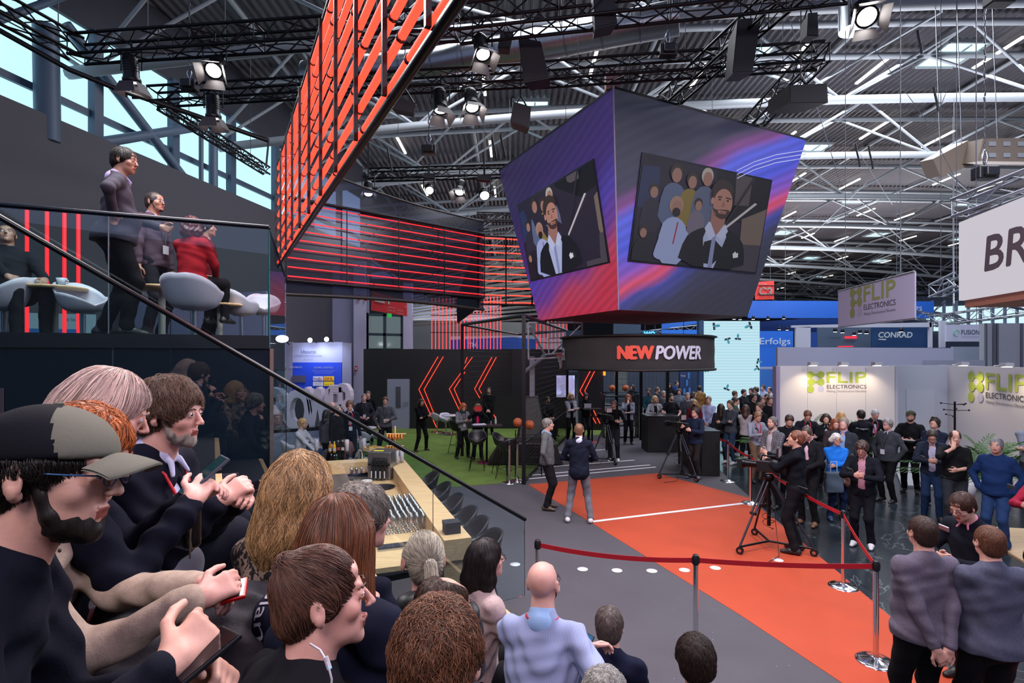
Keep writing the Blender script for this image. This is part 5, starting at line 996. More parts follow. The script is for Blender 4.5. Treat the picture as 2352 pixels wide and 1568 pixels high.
# balustrade in the plane of the stair side
E1 = V3(.135, 5.8, 0); E0 = E1-VV*5.0; z1 = EYE-(1192-HY)/F*5.8; q = E1-VV*4.2; z0 = EYE+.2544*q.y; sl = (z0-z1)/4.2; zr = lambda t_: z1+sl*t_
rail = thing('handrail', 'long black handrail slanting down along the glass from upper left', 'handrail', E1)
MB().tube(E1+V3(0, 0, z1), E0+V3(0, 0, zr(5.0)), .021, n=14).build('rail', mat('#0b0d12', .3, .3), rail, world=True); MB().ball(E1+V3(0, 0, z1), .022, 10).build('end_cap', BLKM, rail, world=True)
nn = V3(VV.y, -VV.x, 0)*.006
gl = thing('glass_balustrade', 'clear glass panels below the slanting black handrail', 'balustrade', E1)
cuts = [0.0, 1.03, 2.30, 2.46, 3.6, 5.0]
for a, b in ((0, 1.03), (1.035, 2.36), (2.365, 3.2), (3.205, 5.0)):
    A, B = E1-VV*a, E1-VV*b; fz = lambda t_: max(.02, zr(t_)-1.18) 
    MB().prism([A-nn+V3(0, 0, .45 if a < 2 else 1.0), A-nn+V3(0, 0, zr(a)-.02), B-nn+V3(0, 0, zr(b)-.02), B-nn+V3(0, 0, .45 if b < 2.4 else 1.0)], nn*2).build('glass_panel', GLASS, gl, world=True)
for a in (.0, 1.0325, 2.3625, 3.2025):
    A = E1-VV*a; MB().tube(A+V3(0, 0, .45), A+V3(0, 0, zr(a)-.02), .0035, n=4).build('glass_edge', mat('#16202a', .3), gl, world=True)
# balcony
ZF = 3.19; K = V3(-2.23, 5.0, 0); KD = (V3(-2.23, 5.0, 0)-V3(-4.6, 4.0, 0)).normalized(); KB = V3(-.482, .876, 0)
bal = thing('balcony', 'dark upper balcony platform behind the stair glass', 'balcony', K)
def KP(a, b, z): q = K-KD*a+KB*b; return V3(q.x, q.y, z)
MB().hexa([KP(0, 0, ZF-.12), KP(6, 0, ZF-.12), KP(6, 4.2, ZF-.12), KP(0, 4.2, ZF-.12), KP(0, 0, ZF), KP(6, 0, ZF), KP(6, 4.2, ZF), KP(0, 4.2, ZF)][0:8]).build('floor_slab', mat('#141a24', .35), bal, world=True)
DWL = mat('#101c2a', .28, spec=.5)
for k in range(5): MB().prism([KP(k*1.2, .02, .004), KP(k*1.2+1.19, .02, .004), KP(k*1.2+1.19, .02, ZF-.12), KP(k*1.2, .02, ZF-.12)], KB*.05).build('wall_panel', DWL, bal, world=True)
MB().prism([KP(-.005, .0, .004), KP(-.005, .32, .004), KP(-.005, .32, ZF-.12), KP(-.005, .0, ZF-.12)], V3(.03, .01, 0)).build('end_panel', mat('#7a625e', .4), bal, world=True)
MB().prism([KP(-.01, .32, .004), KP(-.01, 4.0, .004), KP(-.01, 4.0, ZF-.12), KP(-.01, .32, ZF-.12)], V3(.03, .01, 0)).build('end_panel', mat('#4d3d40', .5), bal, world=True)
# brown panels set stepwise on the wall beneath the balcony
for k, (a, b, za, zb) in enumerate([(1.9, 3.2, 2.3, 2.75), (.9, 1.9, 1.9, 2.35), (.25, 1.2, 1.5, 1.95), (2.2, 5, 1.75, 2.25), (.15, .8, 1.0, 1.5)]): MB().prism([KP(a, -.02, za), KP(b, -.02, za), KP(b, -.02, zb), KP(a, -.02, zb)], KB*.03).build('brown_step_panel', mat('#55444c', .4), bal, world=True)
zb = ZF+1.0; rl = thing('handrail', 'level black handrail along the balcony in front of the standing man', 'handrail', KP(0, .03, ZF)); MB().tube(KP(0, .03, zb), KP(3.6, .03, zb), .022, n=12).build('rail', mat('#0d1420', .25, .4), rl, world=True)
MB().tube(KP(0, .03, zb), PD(655, 635, 5.35), .010, n=8).build('side_rail', mat('#30343c', .3, .6), rl, world=True)
bg = thing('glass_balustrade', 'level clear glass panels of the balcony under its black rail', 'balustrade', KP(0, .02, ZF-.1))
for a, b in ((0, 1.22), (1.23, 2.7), (2.71, 4.2)): MB().prism([KP(a, .02, ZF-.10), KP(b, .02, ZF-.10), KP(b, .02, zb-.02), KP(a, .02, zb-.02)], KB*.014).build('glass_panel', GLASS, bg, world=True)
for a in (0, 1.225): MB().tube(KP(a, .03, ZF-.1), KP(a, .03, zb-.02), .009 if a == 0 else .005, n=4).build('glass_edge', mat('#1d6a68' if a == 0 else '#8fa0a8', .2), bg, world=True)
MB().prism([KP(-.01, .03, ZF-.55), V3(*PD(655, 640, 5.35))-V3(0, 0, 1.4), PD(655, 637, 5.35), KP(-.01, .03, zb-.02)], (.004, .012, 0)).build('glass_panel', GLASS, bg, world=True)
def onb(px, d_): return V3((px-CX)/F*d_, d_, ZF)
shell_stool(onb(445, 5.55), PI+.0, 'large white bucket chair on the balcony in front of the red jacket woman', .34, True).scale = (1.15, 1.15, 1.0)
shell_stool(onb(190, 5.9), 1.2, 'white bucket chair on the balcony beside the table with cups', .34, True); shell_stool(onb(555, 7.4), 2.5, 'white bucket chair on the balcony near the glass corner', .42, True); shell_stool(onb(605, 8.3), .5, 'farthest white bucket chair at the balcony corner', .5, True); shell_stool(onb(6, 5.6), -1.2, 'white bucket chair cut by the left picture edge on the balcony', .34, True)
tb1 = round_table(onb(125, 5.9), .56, .30, 'pale wooden balcony table with two white cups', True); round_table(onb(372, 5.9), .56, .30, 'pale wooden balcony table beside the standing man', True); round_table(onb(505, 7.2), .5, .3, 'low wooden table behind the big white balcony chair', True)
for k, dx in enumerate((-.16, .12)):
    t = thing('coffee_cup', ('left', 'right')[k]+' white coffee cup on the balcony table', 'cup', tb1.location+V3(dx, -.05, .56)); MB().lathe([(0, .008), (.03, .012), (.05, .09), (.046, .09), (.027, .02), (0, .018)], (0, 0, 0), 20).build('cup_body', mat('#c4c8d4', .3), t); MB().path([V3(.045, 0, .07), V3(.07, 0, .065), V3(.07, 0, .035), V3(.038, 0, .03)], .006, 6).build('cup_handle', mat('#c4c8d4', .3), t); MB().lathe([(0, .003), (.075, .010), (.08, .012), (.05, 0), (0, 0)], (0, 0, 0), 24).build('saucer', mat('#c4c8d4', .3), t)
reflection_tubes = thing('upright_tube_grid', 'upright red tubes standing in for reflections at the far left balcony glass', 'light frame', onb(120, 7.4))  # tubes added in place of red reflections in the glass
for x in (62, 108, 148, 180): a_ = PD(x, 480, 7.4); MB().tube(V3(a_.x, 7.4, ZF), V3(a_.x, 7.4, a_.z), .022, n=8).build('light_tube', TUBE2, reflection_tubes, world=True)
# ================================================================ truss rig, spotlights, speakers
def truss(a, b, label, s=.30, m=None, name='lighting_truss', step=.42):
    m = m or BLKM; a, b = Vector(a), Vector(b); t = thing(name, label, 'truss', (a+b)/2); u = (b-a).normalized(); w_ = u.cross(V3(0, 0, 1)).normalized()*s/2; h_ = w_.cross(u).normalized()*s/2; o = (a+b)/2
    cs = [w_+h_, w_-h_, -w_-h_, -w_+h_]
    for c in cs: MB().tube(a+c-o, b+c-o, .029, n=8).build('chord', m, t)
    br = MB(); n_ = max(2, int((b-a).length/step)); L_ = (b-a)/n_
    for i in range(n_):
        for f in range(4):
            c0, c1 = cs[f], cs[(f+1) % 4]
            if i % 2: c0, c1 = c1, c0
            br.tube(a+L_*i+c0-o, a+L_*(i+1)+c1-o, .014, n=4, cap=False)
        if i % 4 == 0:
            for f in range(4): br.tube(a+L_*i+cs[f]-o, a+L_*i+cs[(f+1) % 4]-o, .010, n=4, cap=False)
    br.build('bracing', m, t); cb = MB()
    for k in range(2):
        pts = []; R = random.Random(k+int(a.x*10))
        for i in range(n_+1): pts.append(a+L_*i-o-h_*.6+w_*(.5-k)+V3(0, 0, R.uniform(-.06, .05)))
        cb.path(pts, .012, 4)
    cb.build('cables', BLK, t)
    if s < .5:
        for f in (.2, .8): q = a.lerp(b, f); MB().tube(q-o+V3(0, 0, s/2), V3(q.x-o.x, q.y-o.y, 13.2-o.z), .008, n=4).build('hanging_cable', mat('#4a4d54', .5), t)
    return t
Z1, Z2 = 8.6, 8.75
truss(PZ(-60, -15, Z1), PZ(175, 112, Z1), 'black truss piece at the upper left corner leading to the long front truss', .34)
truss(PZ(175, 113, Z1), PZ(1050, 56, Z1), 'long black front truss across the upper left, behind the glowing lattice', .36); truss(PZ(1050, 56, Z1), PZ(1960, -45, Z1), 'black front truss along the top edge above the cube', .42)
truss(PZ(350, 222, Z2), PZ(1240, 172, Z2), 'black middle truss from the left window wall to the cube', .32); truss(PZ(1240, 172, Z2), PZ(1885, 128, Z2), 'black middle truss directly above the screen cube', .36)
truss(PZ(1885, 120, Z2), PZ(1600, 420, Z2), 'black truss slanting down right behind the cube corner', .34); truss(PZ(1835, -40, Z1+.1), PZ(1530, 235, Z1+.1), 'black truss crossing from the top edge behind the cube bracket', .34)
truss(PZ(850, 402, 8.5), PZ(1180, 392, 8.5), 'thin black truss above the hanging scrim', .3); truss(PZ(1095, 498, 8.5), PZ(1190, 500, 8.5), 'short black truss between scrim and cube', .3); truss(PZ(372, 240, Z2), PZ(612, 392, 8.9), 'thin black truss slanting before the left windows', .22, step=.3)
truss(PD(1738, 668, 30), PD(2170, 668, 32), 'far black truss with lamps above the blue header', .5, step=.7)
SILV = mat('#9ba0ab', .3, .8)
truss(PD(2205, 478, 9.6), PD(2420, 395, 8), 'silver truss above the large white box sign', .30, SILV); truss(PD(2150, 668, 14), PD(2210, 640, 12.5), 'short silver truss left of the white box sign', .3, SILV)
truss(PD(2140, 738, 24), PD(2420, 700, 20), 'long silver truss low behind the right hanging signs', .45, SILV, step=.5); truss(PD(2030, 712, 28), PD(2230, 745, 28), 'silver truss crossing behind the FUSION header', .4, SILV, step=.5)
truss(PD(1415, 775, 30), PD(1620, 752, 30), 'pale far truss between ring banner and cube', .35, SILV, step=.5)
cab = [PZ(-40, 20, Z1), PZ(200, 187, Z1), PZ(420, 285, Z1), PZ(615, 325, 9.3)]; o = MB().path([PD(-40, 48, 9), PD(160, 160, 9.6), PD(270, 205, 10), PD(420, 255, 10.5), PD(617, 323, 11)], .045, 8).build('black_hose_rail', BLK, world=True); top(o, 'thick black rail curving down before the left windows', 'rail')
o = MB().tube(PD(617, 323, 11), PD(611, 386, 11), .02, n=6).build('rail_drop', BLK, world=True); top(o, 'short black drop bar at the lower end of the curved rail', 'rail')
for k, (x, d_) in enumerate(((1395, 9.0), (1300, 9.2), (740, 10), (445, 10.5), (1540, 11.4), (1700, 10.2), (1855, 10.4), (2237, 9.9), (550, 9.8))):
    pass
def hoist(p, up, label):
    t = thing('chain_hoist', label, 'hoist', p); MB().box((0, 0, 0), (.34, .20, .22)).box((0, -.05, .0), (.22, .26, .16)).build('motor', mat('#15171d', .4), t, bevel=.02); ch = MB()
    n_ = int(up/.10)
    for i in range(n_): ch.tube((0.0, 0, .12+i*.1), (0.012*(-1)**i, 0, .20+i*.1), .014, n=5)
    ch.build('chain', mat('#4a4d54', .4, .6), t); MB().path([V3(0, 0, .1), V3(-.05, 0, .28), V3(0, 0, .42), V3(.05, 0, .28)], .014, 5, True).build('hook', STEEL, t)
hoist(PZ(435, 208, Z2)+V3(0, 0, .1), 4, 'chain hoist on the left end of the middle truss'); hoist(PD(1534, 118, 10.6), 4, 'chain hoist with a red plug above the cube on the middle truss'); hoist(PD(2262, 398, 9.3), 4, 'chain hoist hanging over the right silver truss'); hoist(PD(985, 345, 13), 3.6, 'chain hoist high above the dark scrim'); hoist(PD(2295, -5, 8), 2, 'chain hoist at the top right picture corner')
LIT = mat((1, .93, .90), emit=30)
def fresnel(px, py, d_, label, tilt=.6, yaw=0, lit=True, s=1.0, aimpow=0):
    """theatre spotlight with yoke, round body and four barn doors; tilt: 0 looks straight down"""
    p = PD(px, py, d_); t = thing('stage_spotlight', label, 'spotlight', p, yaw); R = Matrix.Rotation(-tilt, 3, 'X')
    def rot(mb):
        mb.v = [R@v for v in mb.v]; return mb
    rot(MB().lathe([(0, .30*s), (.09*s, .30*s), (.105*s, .27*s), (.105*s, .0), (.12*s, -.02*s), (.12*s, -.08*s), (.10*s, -.08*s)], (0, 0, 0), 20)).build('body', mat('#121419', .35, .3), t)
    fin = MB()
    for k in range(5): fin.lathe([(.105*s, .08*s+k*.035*s), (.112*s, .085*s+k*.035*s), (.105*s, .09*s+k*.035*s)], (0, 0, 0), 16)
    rot(fin).build('cooling_fins', BLKM, t)
    rot(MB().lathe([(0, -.06*s), (.098*s, -.06*s)], (0, 0, 0), 20)).build('lens', LIT if lit else mat('#4a4a50', .1), t)
    for k in range(4):
        a = k*PI/2; Rz = Matrix.Rotation(a, 3, 'Z'); q = [V3(-.10*s, .118*s, -.08*s), V3(.10*s, .118*s, -.08*s), V3(.15*s, .19*s, -.24*s), V3(-.15*s, .19*s, -.24*s)]
        mb = MB().prism([Rz@x for x in q], Rz@V3(0, .004, .002)); rot(mb).build('barn_door', mat('#3a3538' if lit else '#17171b', .5), t)  # doors of lit lamps are lighter: lamp glow put into their colour
    MB().path([V3(-.15*s, 0, .1*s), V3(-.155*s, 0, .38*s), V3(.155*s, 0, .38*s), V3(.15*s, 0, .1*s)], .013, 6).build('yoke', BLKM, t); MB().tube((0, 0, .38*s), (0, 0, max(.52*s, (8.45 if p.z < 8.4 else p.z+.6)-p.z)), .018).build('clamp', BLKM, t)
    if aimpow:
        dr = Matrix.Rotation(yaw, 3, 'Z')@(R@V3(0, 0, -1)); lamp('spotlight_beam', 'SPOT', p+dr*.12, p+dr*3, aimpow, (1, .92, .88), .08, 75, .6)
fresnel(302, 178, 9.9, 'stage spotlight hanging at left before the windows, pointing down', -.15, 0, True, 1.25); fresnel(493, 158, 9.6, 'lit stage spotlight facing the viewer on the front truss, left', .75, .2, True, 1.25); fresnel(490, 262, 10.2, 'stage spotlight under the middle truss at the left, pointing down', -.1, 0, True, 1.15)
fresnel(1108, 118, 9.2, 'stage spotlight with open barn doors above the middle truss', .45, .4, True, 1.15, 120); fresnel(1012, 245, 10.6, 'stage spotlight under the middle truss, first right of the lattice', .2, .5, True, 1.2, 120); fresnel(1084, 240, 10.6, 'stage spotlight under the middle truss, second right of the lattice', .45, .3, True, 1.2, 120)
fresnel(1988, 35, 8.4, 'large lit stage spotlight at the top right', .8, -.3, True, 1.35, 120); fresnel(1056, 437, 15.5, 'small stage spotlight above the scrim, middle of three', .6, -.2, True, 1.2); fresnel(846, 440, 13.5, 'small stage spotlight seen through the scrim', .5, .3, True, 1.0)
def moving_head(px, py, d_, label, s=1):
    p = PD(px, py, d_); t = thing('round_spotlight', label, 'spotlight', p, .2); R = Matrix.Rotation(-.9, 3, 'X'); mb = MB().lathe([(0, .2*s), (.10*s, .2*s), (.13*s, .1*s), (.13*s, -.1*s), (.11*s, -.12*s)], (0, 0, 0), 20); mb.v = [R@v for v in mb.v]; mb.build('head', BLKM, t); mb = MB().lathe([(0, -.10*s), (.11*s, -.10*s)], (0, 0, 0), 20); mb.v = [R@v for v in mb.v]; mb.build('lens', mat((1, .95, .85), emit=7), t); MB().path([V3(-.16*s, 0, 0), V3(-.16*s, 0, .3*s), V3(.16*s, 0, .3*s), V3(.16*s, 0, 0)], .02, 6).build('yoke', BLKM, t); MB().box((0, 0, .36*s), (.3*s, .2*s, .12*s)).build('base_box', BLK, t); MB().tube((0, 0, .4*s), (0, 0, 8.45-p.z), .02).build('clamp', BLKM, t)
moving_head(986, 434, 15.5, 'round lit lamp above the scrim, leftmost of three'); moving_head(1112, 445, 15, 'dark round moving lamp above the scrim, rightmost of three', 1.15)
def loudspeaker(pts, d_, depth, label, back=0, dz=0):
    """cabinet whose front outline is given; set back by depth"""
    P = [PD(x, y, d_) for x, y in pts]; c = sum(P, V3(0, 0, 0))/4; t = thing('loudspeaker', label, 'loudspeaker', V3(c.x, c.y, min(q.z for q in P)))
    nrm = (P[1]-P[0]).cross(P[3]-P[0]).normalized(); mb = MB(); Q = [q+V3(dz, depth, .0)-(c-q)*-.0 for q in P]; Q = [c+V3(dz, depth, 0)+(q-c)*.8 for q in P]; mb.hexa(P+Q); mb.build('cabinet', mat('#0f1015', .6, bump=.1), t, world=True)
    G_ = [c+(q-c)*.93+V3(0, -.004, 0) for q in P]; MB().prism(G_, (0, -.006, 0)).build('grille', mat('#17181e', .75, bump=.5, bscale=160), t, world=True)
    MB().path([P[3].lerp(Q[3], .5), V3(c.x, c.y+depth*.5, max(q.z for q in P)+.2), P[2].lerp(Q[2], .5)], .018, 6).tube(V3(c.x, c.y+depth*.5, max(q.z for q in P)+.19), V3(c.x, c.y+depth*.5, 13.0), .010).build('bracket', BLKM, t, world=True)
loudspeaker([(1203, 190), (1262, 180), (1242, 95), (1190, 85)], 9.5, .45, 'tall black loudspeaker tilted left of the cube bracket', dz=.1); loudspeaker([(1367, 66), (1418, 55), (1408, -40), (1360, -40)], 8.6, .4, 'black loudspeaker cut by the top edge above the cube'); loudspeaker([(1682, 170), (1728, 168), (1748, 40), (1694, 45)], 9.2, .45, 'tall black loudspeaker on the front truss right of the cube top')
loudspeaker([(1800, 252), (1892, 252), (1902, 234), (1812, 238)], 9.4, .01, 'underside of the wide black speaker') if False else None
loudspeaker([(1812, 237), (1902, 236), (1900, 191), (1812, 196)], 9.6, .5, 'wide black loudspeaker hanging right above the cube corner', dz=-.2); loudspeaker([(1172, 278), (1216, 294), (1220, 245), (1180, 233)], 10.2, .4, 'small black loudspeaker hanging before the skylight'); loudspeaker([(899, 250), (950, 260), (955, 236), (905, 220)], 10.2, .25, 'short black bar loudspeaker right of the lattice'); loudspeaker([(1853, 82), (1880, 84), (1878, 28), (1856, 30)], 9.0, .25, 'slim dark loudspeaker beside the right truss corner'); loudspeaker([(1143, 110), (1172, 112), (1180, 72), (1150, 72)], 9.8, .25, 'small dark lamp box above the middle truss')
# perforated wooden sound boxes at the right
for P_, d_, lb in (([(2160, 405), (2255, 372), (2225, 322), (2143, 365)], 15, 'plain wooden hanging box at the right below the roof'), ([(2246, 370), (2420, 372), (2420, 316), (2258, 318)], 14.5, 'wooden hanging panel with white squares at the right edge')):
    P = [PD(x, y, d_) for x, y in P_]; c = sum(P, V3(0, 0, 0))/4; t = thing('hanging_wood_panel', lb, 'ceiling panel', V3(c.x, c.y, min(q.z for q in P))); MB().prism(P, (0, .5, .1)).build('board', mat('#8f8274', .6), t, world=True)
    if 'squares' in lb:
        for i in range(5):
            for j in range(2): x, y = 2280+i*33, 330+j*26; MB().prism([PD(x-8, y+5, d_-.03), PD(x+8, y+5, d_-.03), PD(x+8, y-5, d_-.03), PD(x-8, y-5, d_-.03)], (0, .02, 0)).build('square', mat('#a9b0b8', .5), t, world=True)
    for f in (.2, .8): q = P[3].lerp(P[2], f); MB().tube(q, q+V3(0, .2, 5), .01, n=4).build('hanging_wire', STEEL, t, world=True)
# thin steel wires from the roof
for k, (a, b, d_) in enumerate((((1940, 20), (2130, 280), 14), ((2180, 195), (2130, 320), 14), ((1960, 330), (2050, 470), 18), ((2130, 285), (2240, 500), 14), ((1800, 0), (1930, 420), 12), ((1990, 420), (1860, 545), 20), ((1720, 160), (1770, 60), 9.5), ((1325, 0), (1330, 180), 10), ((1297, 160), (1300, 280), 12))):
    o = MB().tube(PD(*a, d_), PD(*b, d_+1), .008, n=4).build('steel_wire', mat('#8a8f98', .4, .6), world=True); top(o, 'thin steel wire hanging below the hall roof', 'wire', 'thin wires under the roof')
# wrapped black straps on the pipes
for k, (x, y, d_) in enumerate(((2107, 70, 13), (2145, 200, 14), (1995, 335, 18), (1965, 330, 18), (1150, 310, 14), (1130, 315, 14), (890, 340, 15))):
    o = MB().path([PD(x, y, d_), PD(x+3, y+18, d_), PD(x+8, y+38, d_), PD(x+10, y+54, d_)], .03, 6).build('roof_strap', BLK, world=True); top(o, 'black strap dangling from a roof pipe', 'strap', 'black straps on the roof pipes')
# ================================================================ people: blended solid bodies cut into smooth meshes
f4 = np.float32
def smin(a, b, k):
    h = np.maximum(k-np.abs(a-b), 0)/k; return np.minimum(a, b)-h*h*k*.25
def smax(a, b, k): return -smin(-a, -b, k)
class Sdf:
    def __init__(s): s.p = []
    def cone(s, a, b, ra, rb=None, k=.03, sub=False, T=None):
        a, b = np.array(a, f4), np.array(b, f4); rb = ra if rb is None else rb
        if T is not None: a, b = T[0]@a+T[1], T[0]@b+T[1]
        r = max(ra, rb); s.p.append(('c', (a.astype(f4), b.astype(f4), ra, rb), k, sub, np.minimum(a, b)-r, np.maximum(a, b)+r)); return s
    def ell(s, c, r, k=.03, sub=False, T=None, R=None):
        c = np.array(c, f4); r = np.array(r, f4); M = np.eye(3, dtype=f4) if R is None else np.array(R, f4)
        if T is not None: c = T[0]@c+T[1]; M = T[0]@M
        e = np.sqrt((np.asarray(M)**2)@(r**2)); s.p.append(('e', (c.astype(f4), r, M.astype(f4)), k, sub, c-e, c+e)); return s
    def box(s, c, h, k=.01, sub=False, T=None, R=None, rd=.01):
        c = np.array(c, f4); h = np.array(h, f4); M = np.eye(3, dtype=f4) if R is None else np.array(R, f4)
        if T is not None: c = T[0]@c+T[1]; M = T[0]@M
        e = np.abs(np.asarray(M))@h; s.p.append(('b', (c.astype(f4), h, M.astype(f4), rd), k, sub, c-e, c+e)); return s
    def plane(s, p, n, k=.008, T=None):
        """remove everything on the side n points to"""
        p = np.array(p, f4); n = np.array(n, f4); n = n/np.linalg.norm(n)
        if T is not None: p = T[0]@p+T[1]; n = T[0]@n
        s.p.append(('p', (p.astype(f4), n.astype(f4)), k, True, None, None)); return s
    def mesh(s, vox, disp=None):
        add = [q for q in s.p if not q[3]]; lo = np.min([q[4] for q in add], 0)-vox*3; hi = np.max([q[5] for q in add], 0)+vox*3
        nx, ny, nz = [int(x) for x in np.ceil((hi-lo)/vox)+1]; X = (lo[0]+np.arange(nx)*vox).astype(f4); Y = (lo[1]+np.arange(ny)*vox).astype(f4); Z = (lo[2]+np.arange(nz)*vox).astype(f4)
        D = np.full((nx, ny, nz), .2, f4)
        for kind, a, k, sub, l, h in s.p:
            if l is None: sl = (slice(0, nx), slice(0, ny), slice(0, nz))
            else:
                m = k+vox*2.5; i0 = np.clip(np.floor((l-m-lo)/vox).astype(int), 0, [nx, ny, nz]); i1 = np.clip(np.ceil((h+m-lo)/vox).astype(int)+1, 0, [nx, ny, nz])
                if (i1 <= i0).any(): continue
                sl = tuple(slice(i0[q], i1[q]) for q in range(3))
            x, y, z = X[sl[0]][:, None, None], Y[sl[1]][None, :, None], Z[sl[2]][None, None, :]
            if kind == 'c':
                A, B, ra, rb = a; d = B-A; L = float(d@d)+1e-9; t = np.clip(((x-A[0])*d[0]+(y-A[1])*d[1]+(z-A[2])*d[2])/L, 0, 1)
                v = np.sqrt((x-A[0]-t*d[0])**2+(y-A[1]-t*d[1])**2+(z-A[2]-t*d[2])**2)-(ra+(rb-ra)*t)
            elif kind == 'e':
                C, r, M = a; px, py, pz = x-C[0], y-C[1], z-C[2]; q = [(px*M[0, i]+py*M[1, i]+pz*M[2, i])/r[i] for i in range(3)]
                k0 = np.sqrt(q[0]**2+q[1]**2+q[2]**2)+1e-6; k1 = np.sqrt((q[0]/r[0])**2+(q[1]/r[1])**2+(q[2]/r[2])**2)+1e-6; v = k0*(k0-1)/k1
            elif kind == 'b':
                C, hh, M, rd = a; px, py, pz = x-C[0], y-C[1], z-C[2]; q = [np.abs(px*M[0, i]+py*M[1, i]+pz*M[2, i])-hh[i]+rd for i in range(3)]
                v = np.sqrt(sum(np.maximum(w, 0)**2 for w in q))+np.minimum(np.maximum(q[0], np.maximum(q[1], q[2])), 0)-rd
            else: P, n = a; v = -((x-P[0])*n[0]+(y-P[1])*n[1]+(z-P[2])*n[2])+np.zeros((1, 1, 1), f4)
            D[sl] = smax(D[sl], -v, k) if (sub and kind != 'p') else (smax(D[sl], -v, k) if sub else smin(D[sl], v, k))
        if disp is not None: D += disp(X[:, None, None], Y[None, :, None], Z[None, None, :]).astype(f4)
        return nets(D, lo, vox)
def nets(D, lo, vox):
    S = D < 0; nx, ny, nz = D.shape
    C = np.zeros((nx-1, ny-1, nz-1), np.int8)
    cor = [(i, j, k) for i in (0, 1) for j in (0, 1) for k in (0, 1)]
    for i, j, k in cor: C += S[i:nx-1+i, j:ny-1+j, k:nz-1+k]
    act = (C > 0) & (C < 8); idx = np.argwhere(act)
    if len(idx) == 0: return np.zeros((0, 3), f4), np.zeros((0, 4), np.int32)
    num = np.full(act.shape, -1, np.int32); num[act] = np.arange(len(idx)); acc = np.zeros((len(idx), 3), f4); cnt = np.zeros(len(idx), f4)
    val = {c: D[idx[:, 0]+c[0], idx[:, 1]+c[1], idx[:, 2]+c[2]] for c in cor}
    for a in cor:
        for ax in range(3):
            if a[ax]: continue
            b = list(a); b[ax] = 1; b = tuple(b); va, vb = val[a], val[b]; m = (va < 0) != (vb < 0); t = np.where(m, va/(va-vb+1e-12*(va == vb)), 0)
            p = np.array(a, f4)[None, :].repeat(len(idx), 0); p[:, ax] += t; acc += p*m[:, None]; cnt += m
    V = lo+(idx+acc/cnt[:, None])*vox; F_ = []
    for ax in range(3):
        o1, o2 = [q for q in range(3) if q != ax]; sh = [nx, ny, nz]; a = [slice(None)]*3; b = [slice(None)]*3; a[ax] = slice(0, sh[ax]-1); b[ax] = slice(1, sh[ax]); e = S[tuple(a)] != S[tuple(b)]; E = np.argwhere(e)
        E = E[(E[:, o1] > 0) & (E[:, o2] > 0) & (E[:, o1] < sh[o1]-1) & (E[:, o2] < sh[o2]-1)]; ins = S[tuple(a)][E[:, 0], E[:, 1], E[:, 2]]
        def g(d1, d2): q = E.copy(); q[:, o1] -= d1; q[:, o2] -= d2; return num[q[:, 0], q[:, 1], q[:, 2]]
        Q = np.stack([g(1, 1), g(0, 1), g(0, 0), g(1, 0)], 1); flip = ins if ax != 1 else ~ins; Q[~flip] = Q[~flip][:, ::-1]; F_.append(Q)
    return V.astype(f4), np.concatenate(F_).astype(np.int32)
def rot(ax, deg): return np.array(Matrix.Rotation(math.radians(deg), 3, ax), f4)
def comp(A, B): return (A[0]@B[0], A[0]@B[1]+A[1])
ID = (np.eye(3, dtype=f4), np.zeros(3, f4))
SKIN = {'fair': '#c4998a', 'mid': '#b08474', 'tan': '#96705f', 'dark': '#5a3c30', 'pink': '#cf9f94'}
def skin_mat(c): return nodemat('skin_'+c, lambda nt, p, o: _skin(nt, p, c))
def _skin(nt, p, c):
    tc = N(nt, 'TexCoord'); n = N(nt, 'TexNoise', Scale=9.0, Detail=5.0); r = N(nt, 'ValToRGB'); q = lin(SKIN.get(c, c)); r.color_ramp.elements[0].position = .35; r.color_ramp.elements[0].color = (q[0]*.88, q[1]*.80, q[2]*.78, 1); r.color_ramp.elements[1].position = .65; r.color_ramp.elements[1].color = (*[min(1, x*1.08) for x in q], 1)
    nt.links.new(tc.outputs['Object'], n.inputs['Vector']); nt.links.new(n.outputs[0], r.inputs[0]); nt.links.new(r.outputs[0], p.inputs['Base Color']); p.inputs['Roughness'].default_value = .5; p.inputs['Subsurface Weight'].default_value = .0
    n2 = N(nt, 'TexNoise', Scale=160.0, Detail=2.0); b = N(nt, 'Bump', Strength=.12, Distance=.003); nt.links.new(tc.outputs['Object'], n2.inputs['Vector']); nt.links.new(n2.outputs[0], b.inputs['Height']); nt.links.new(b.outputs[0], p.inputs['Normal'])
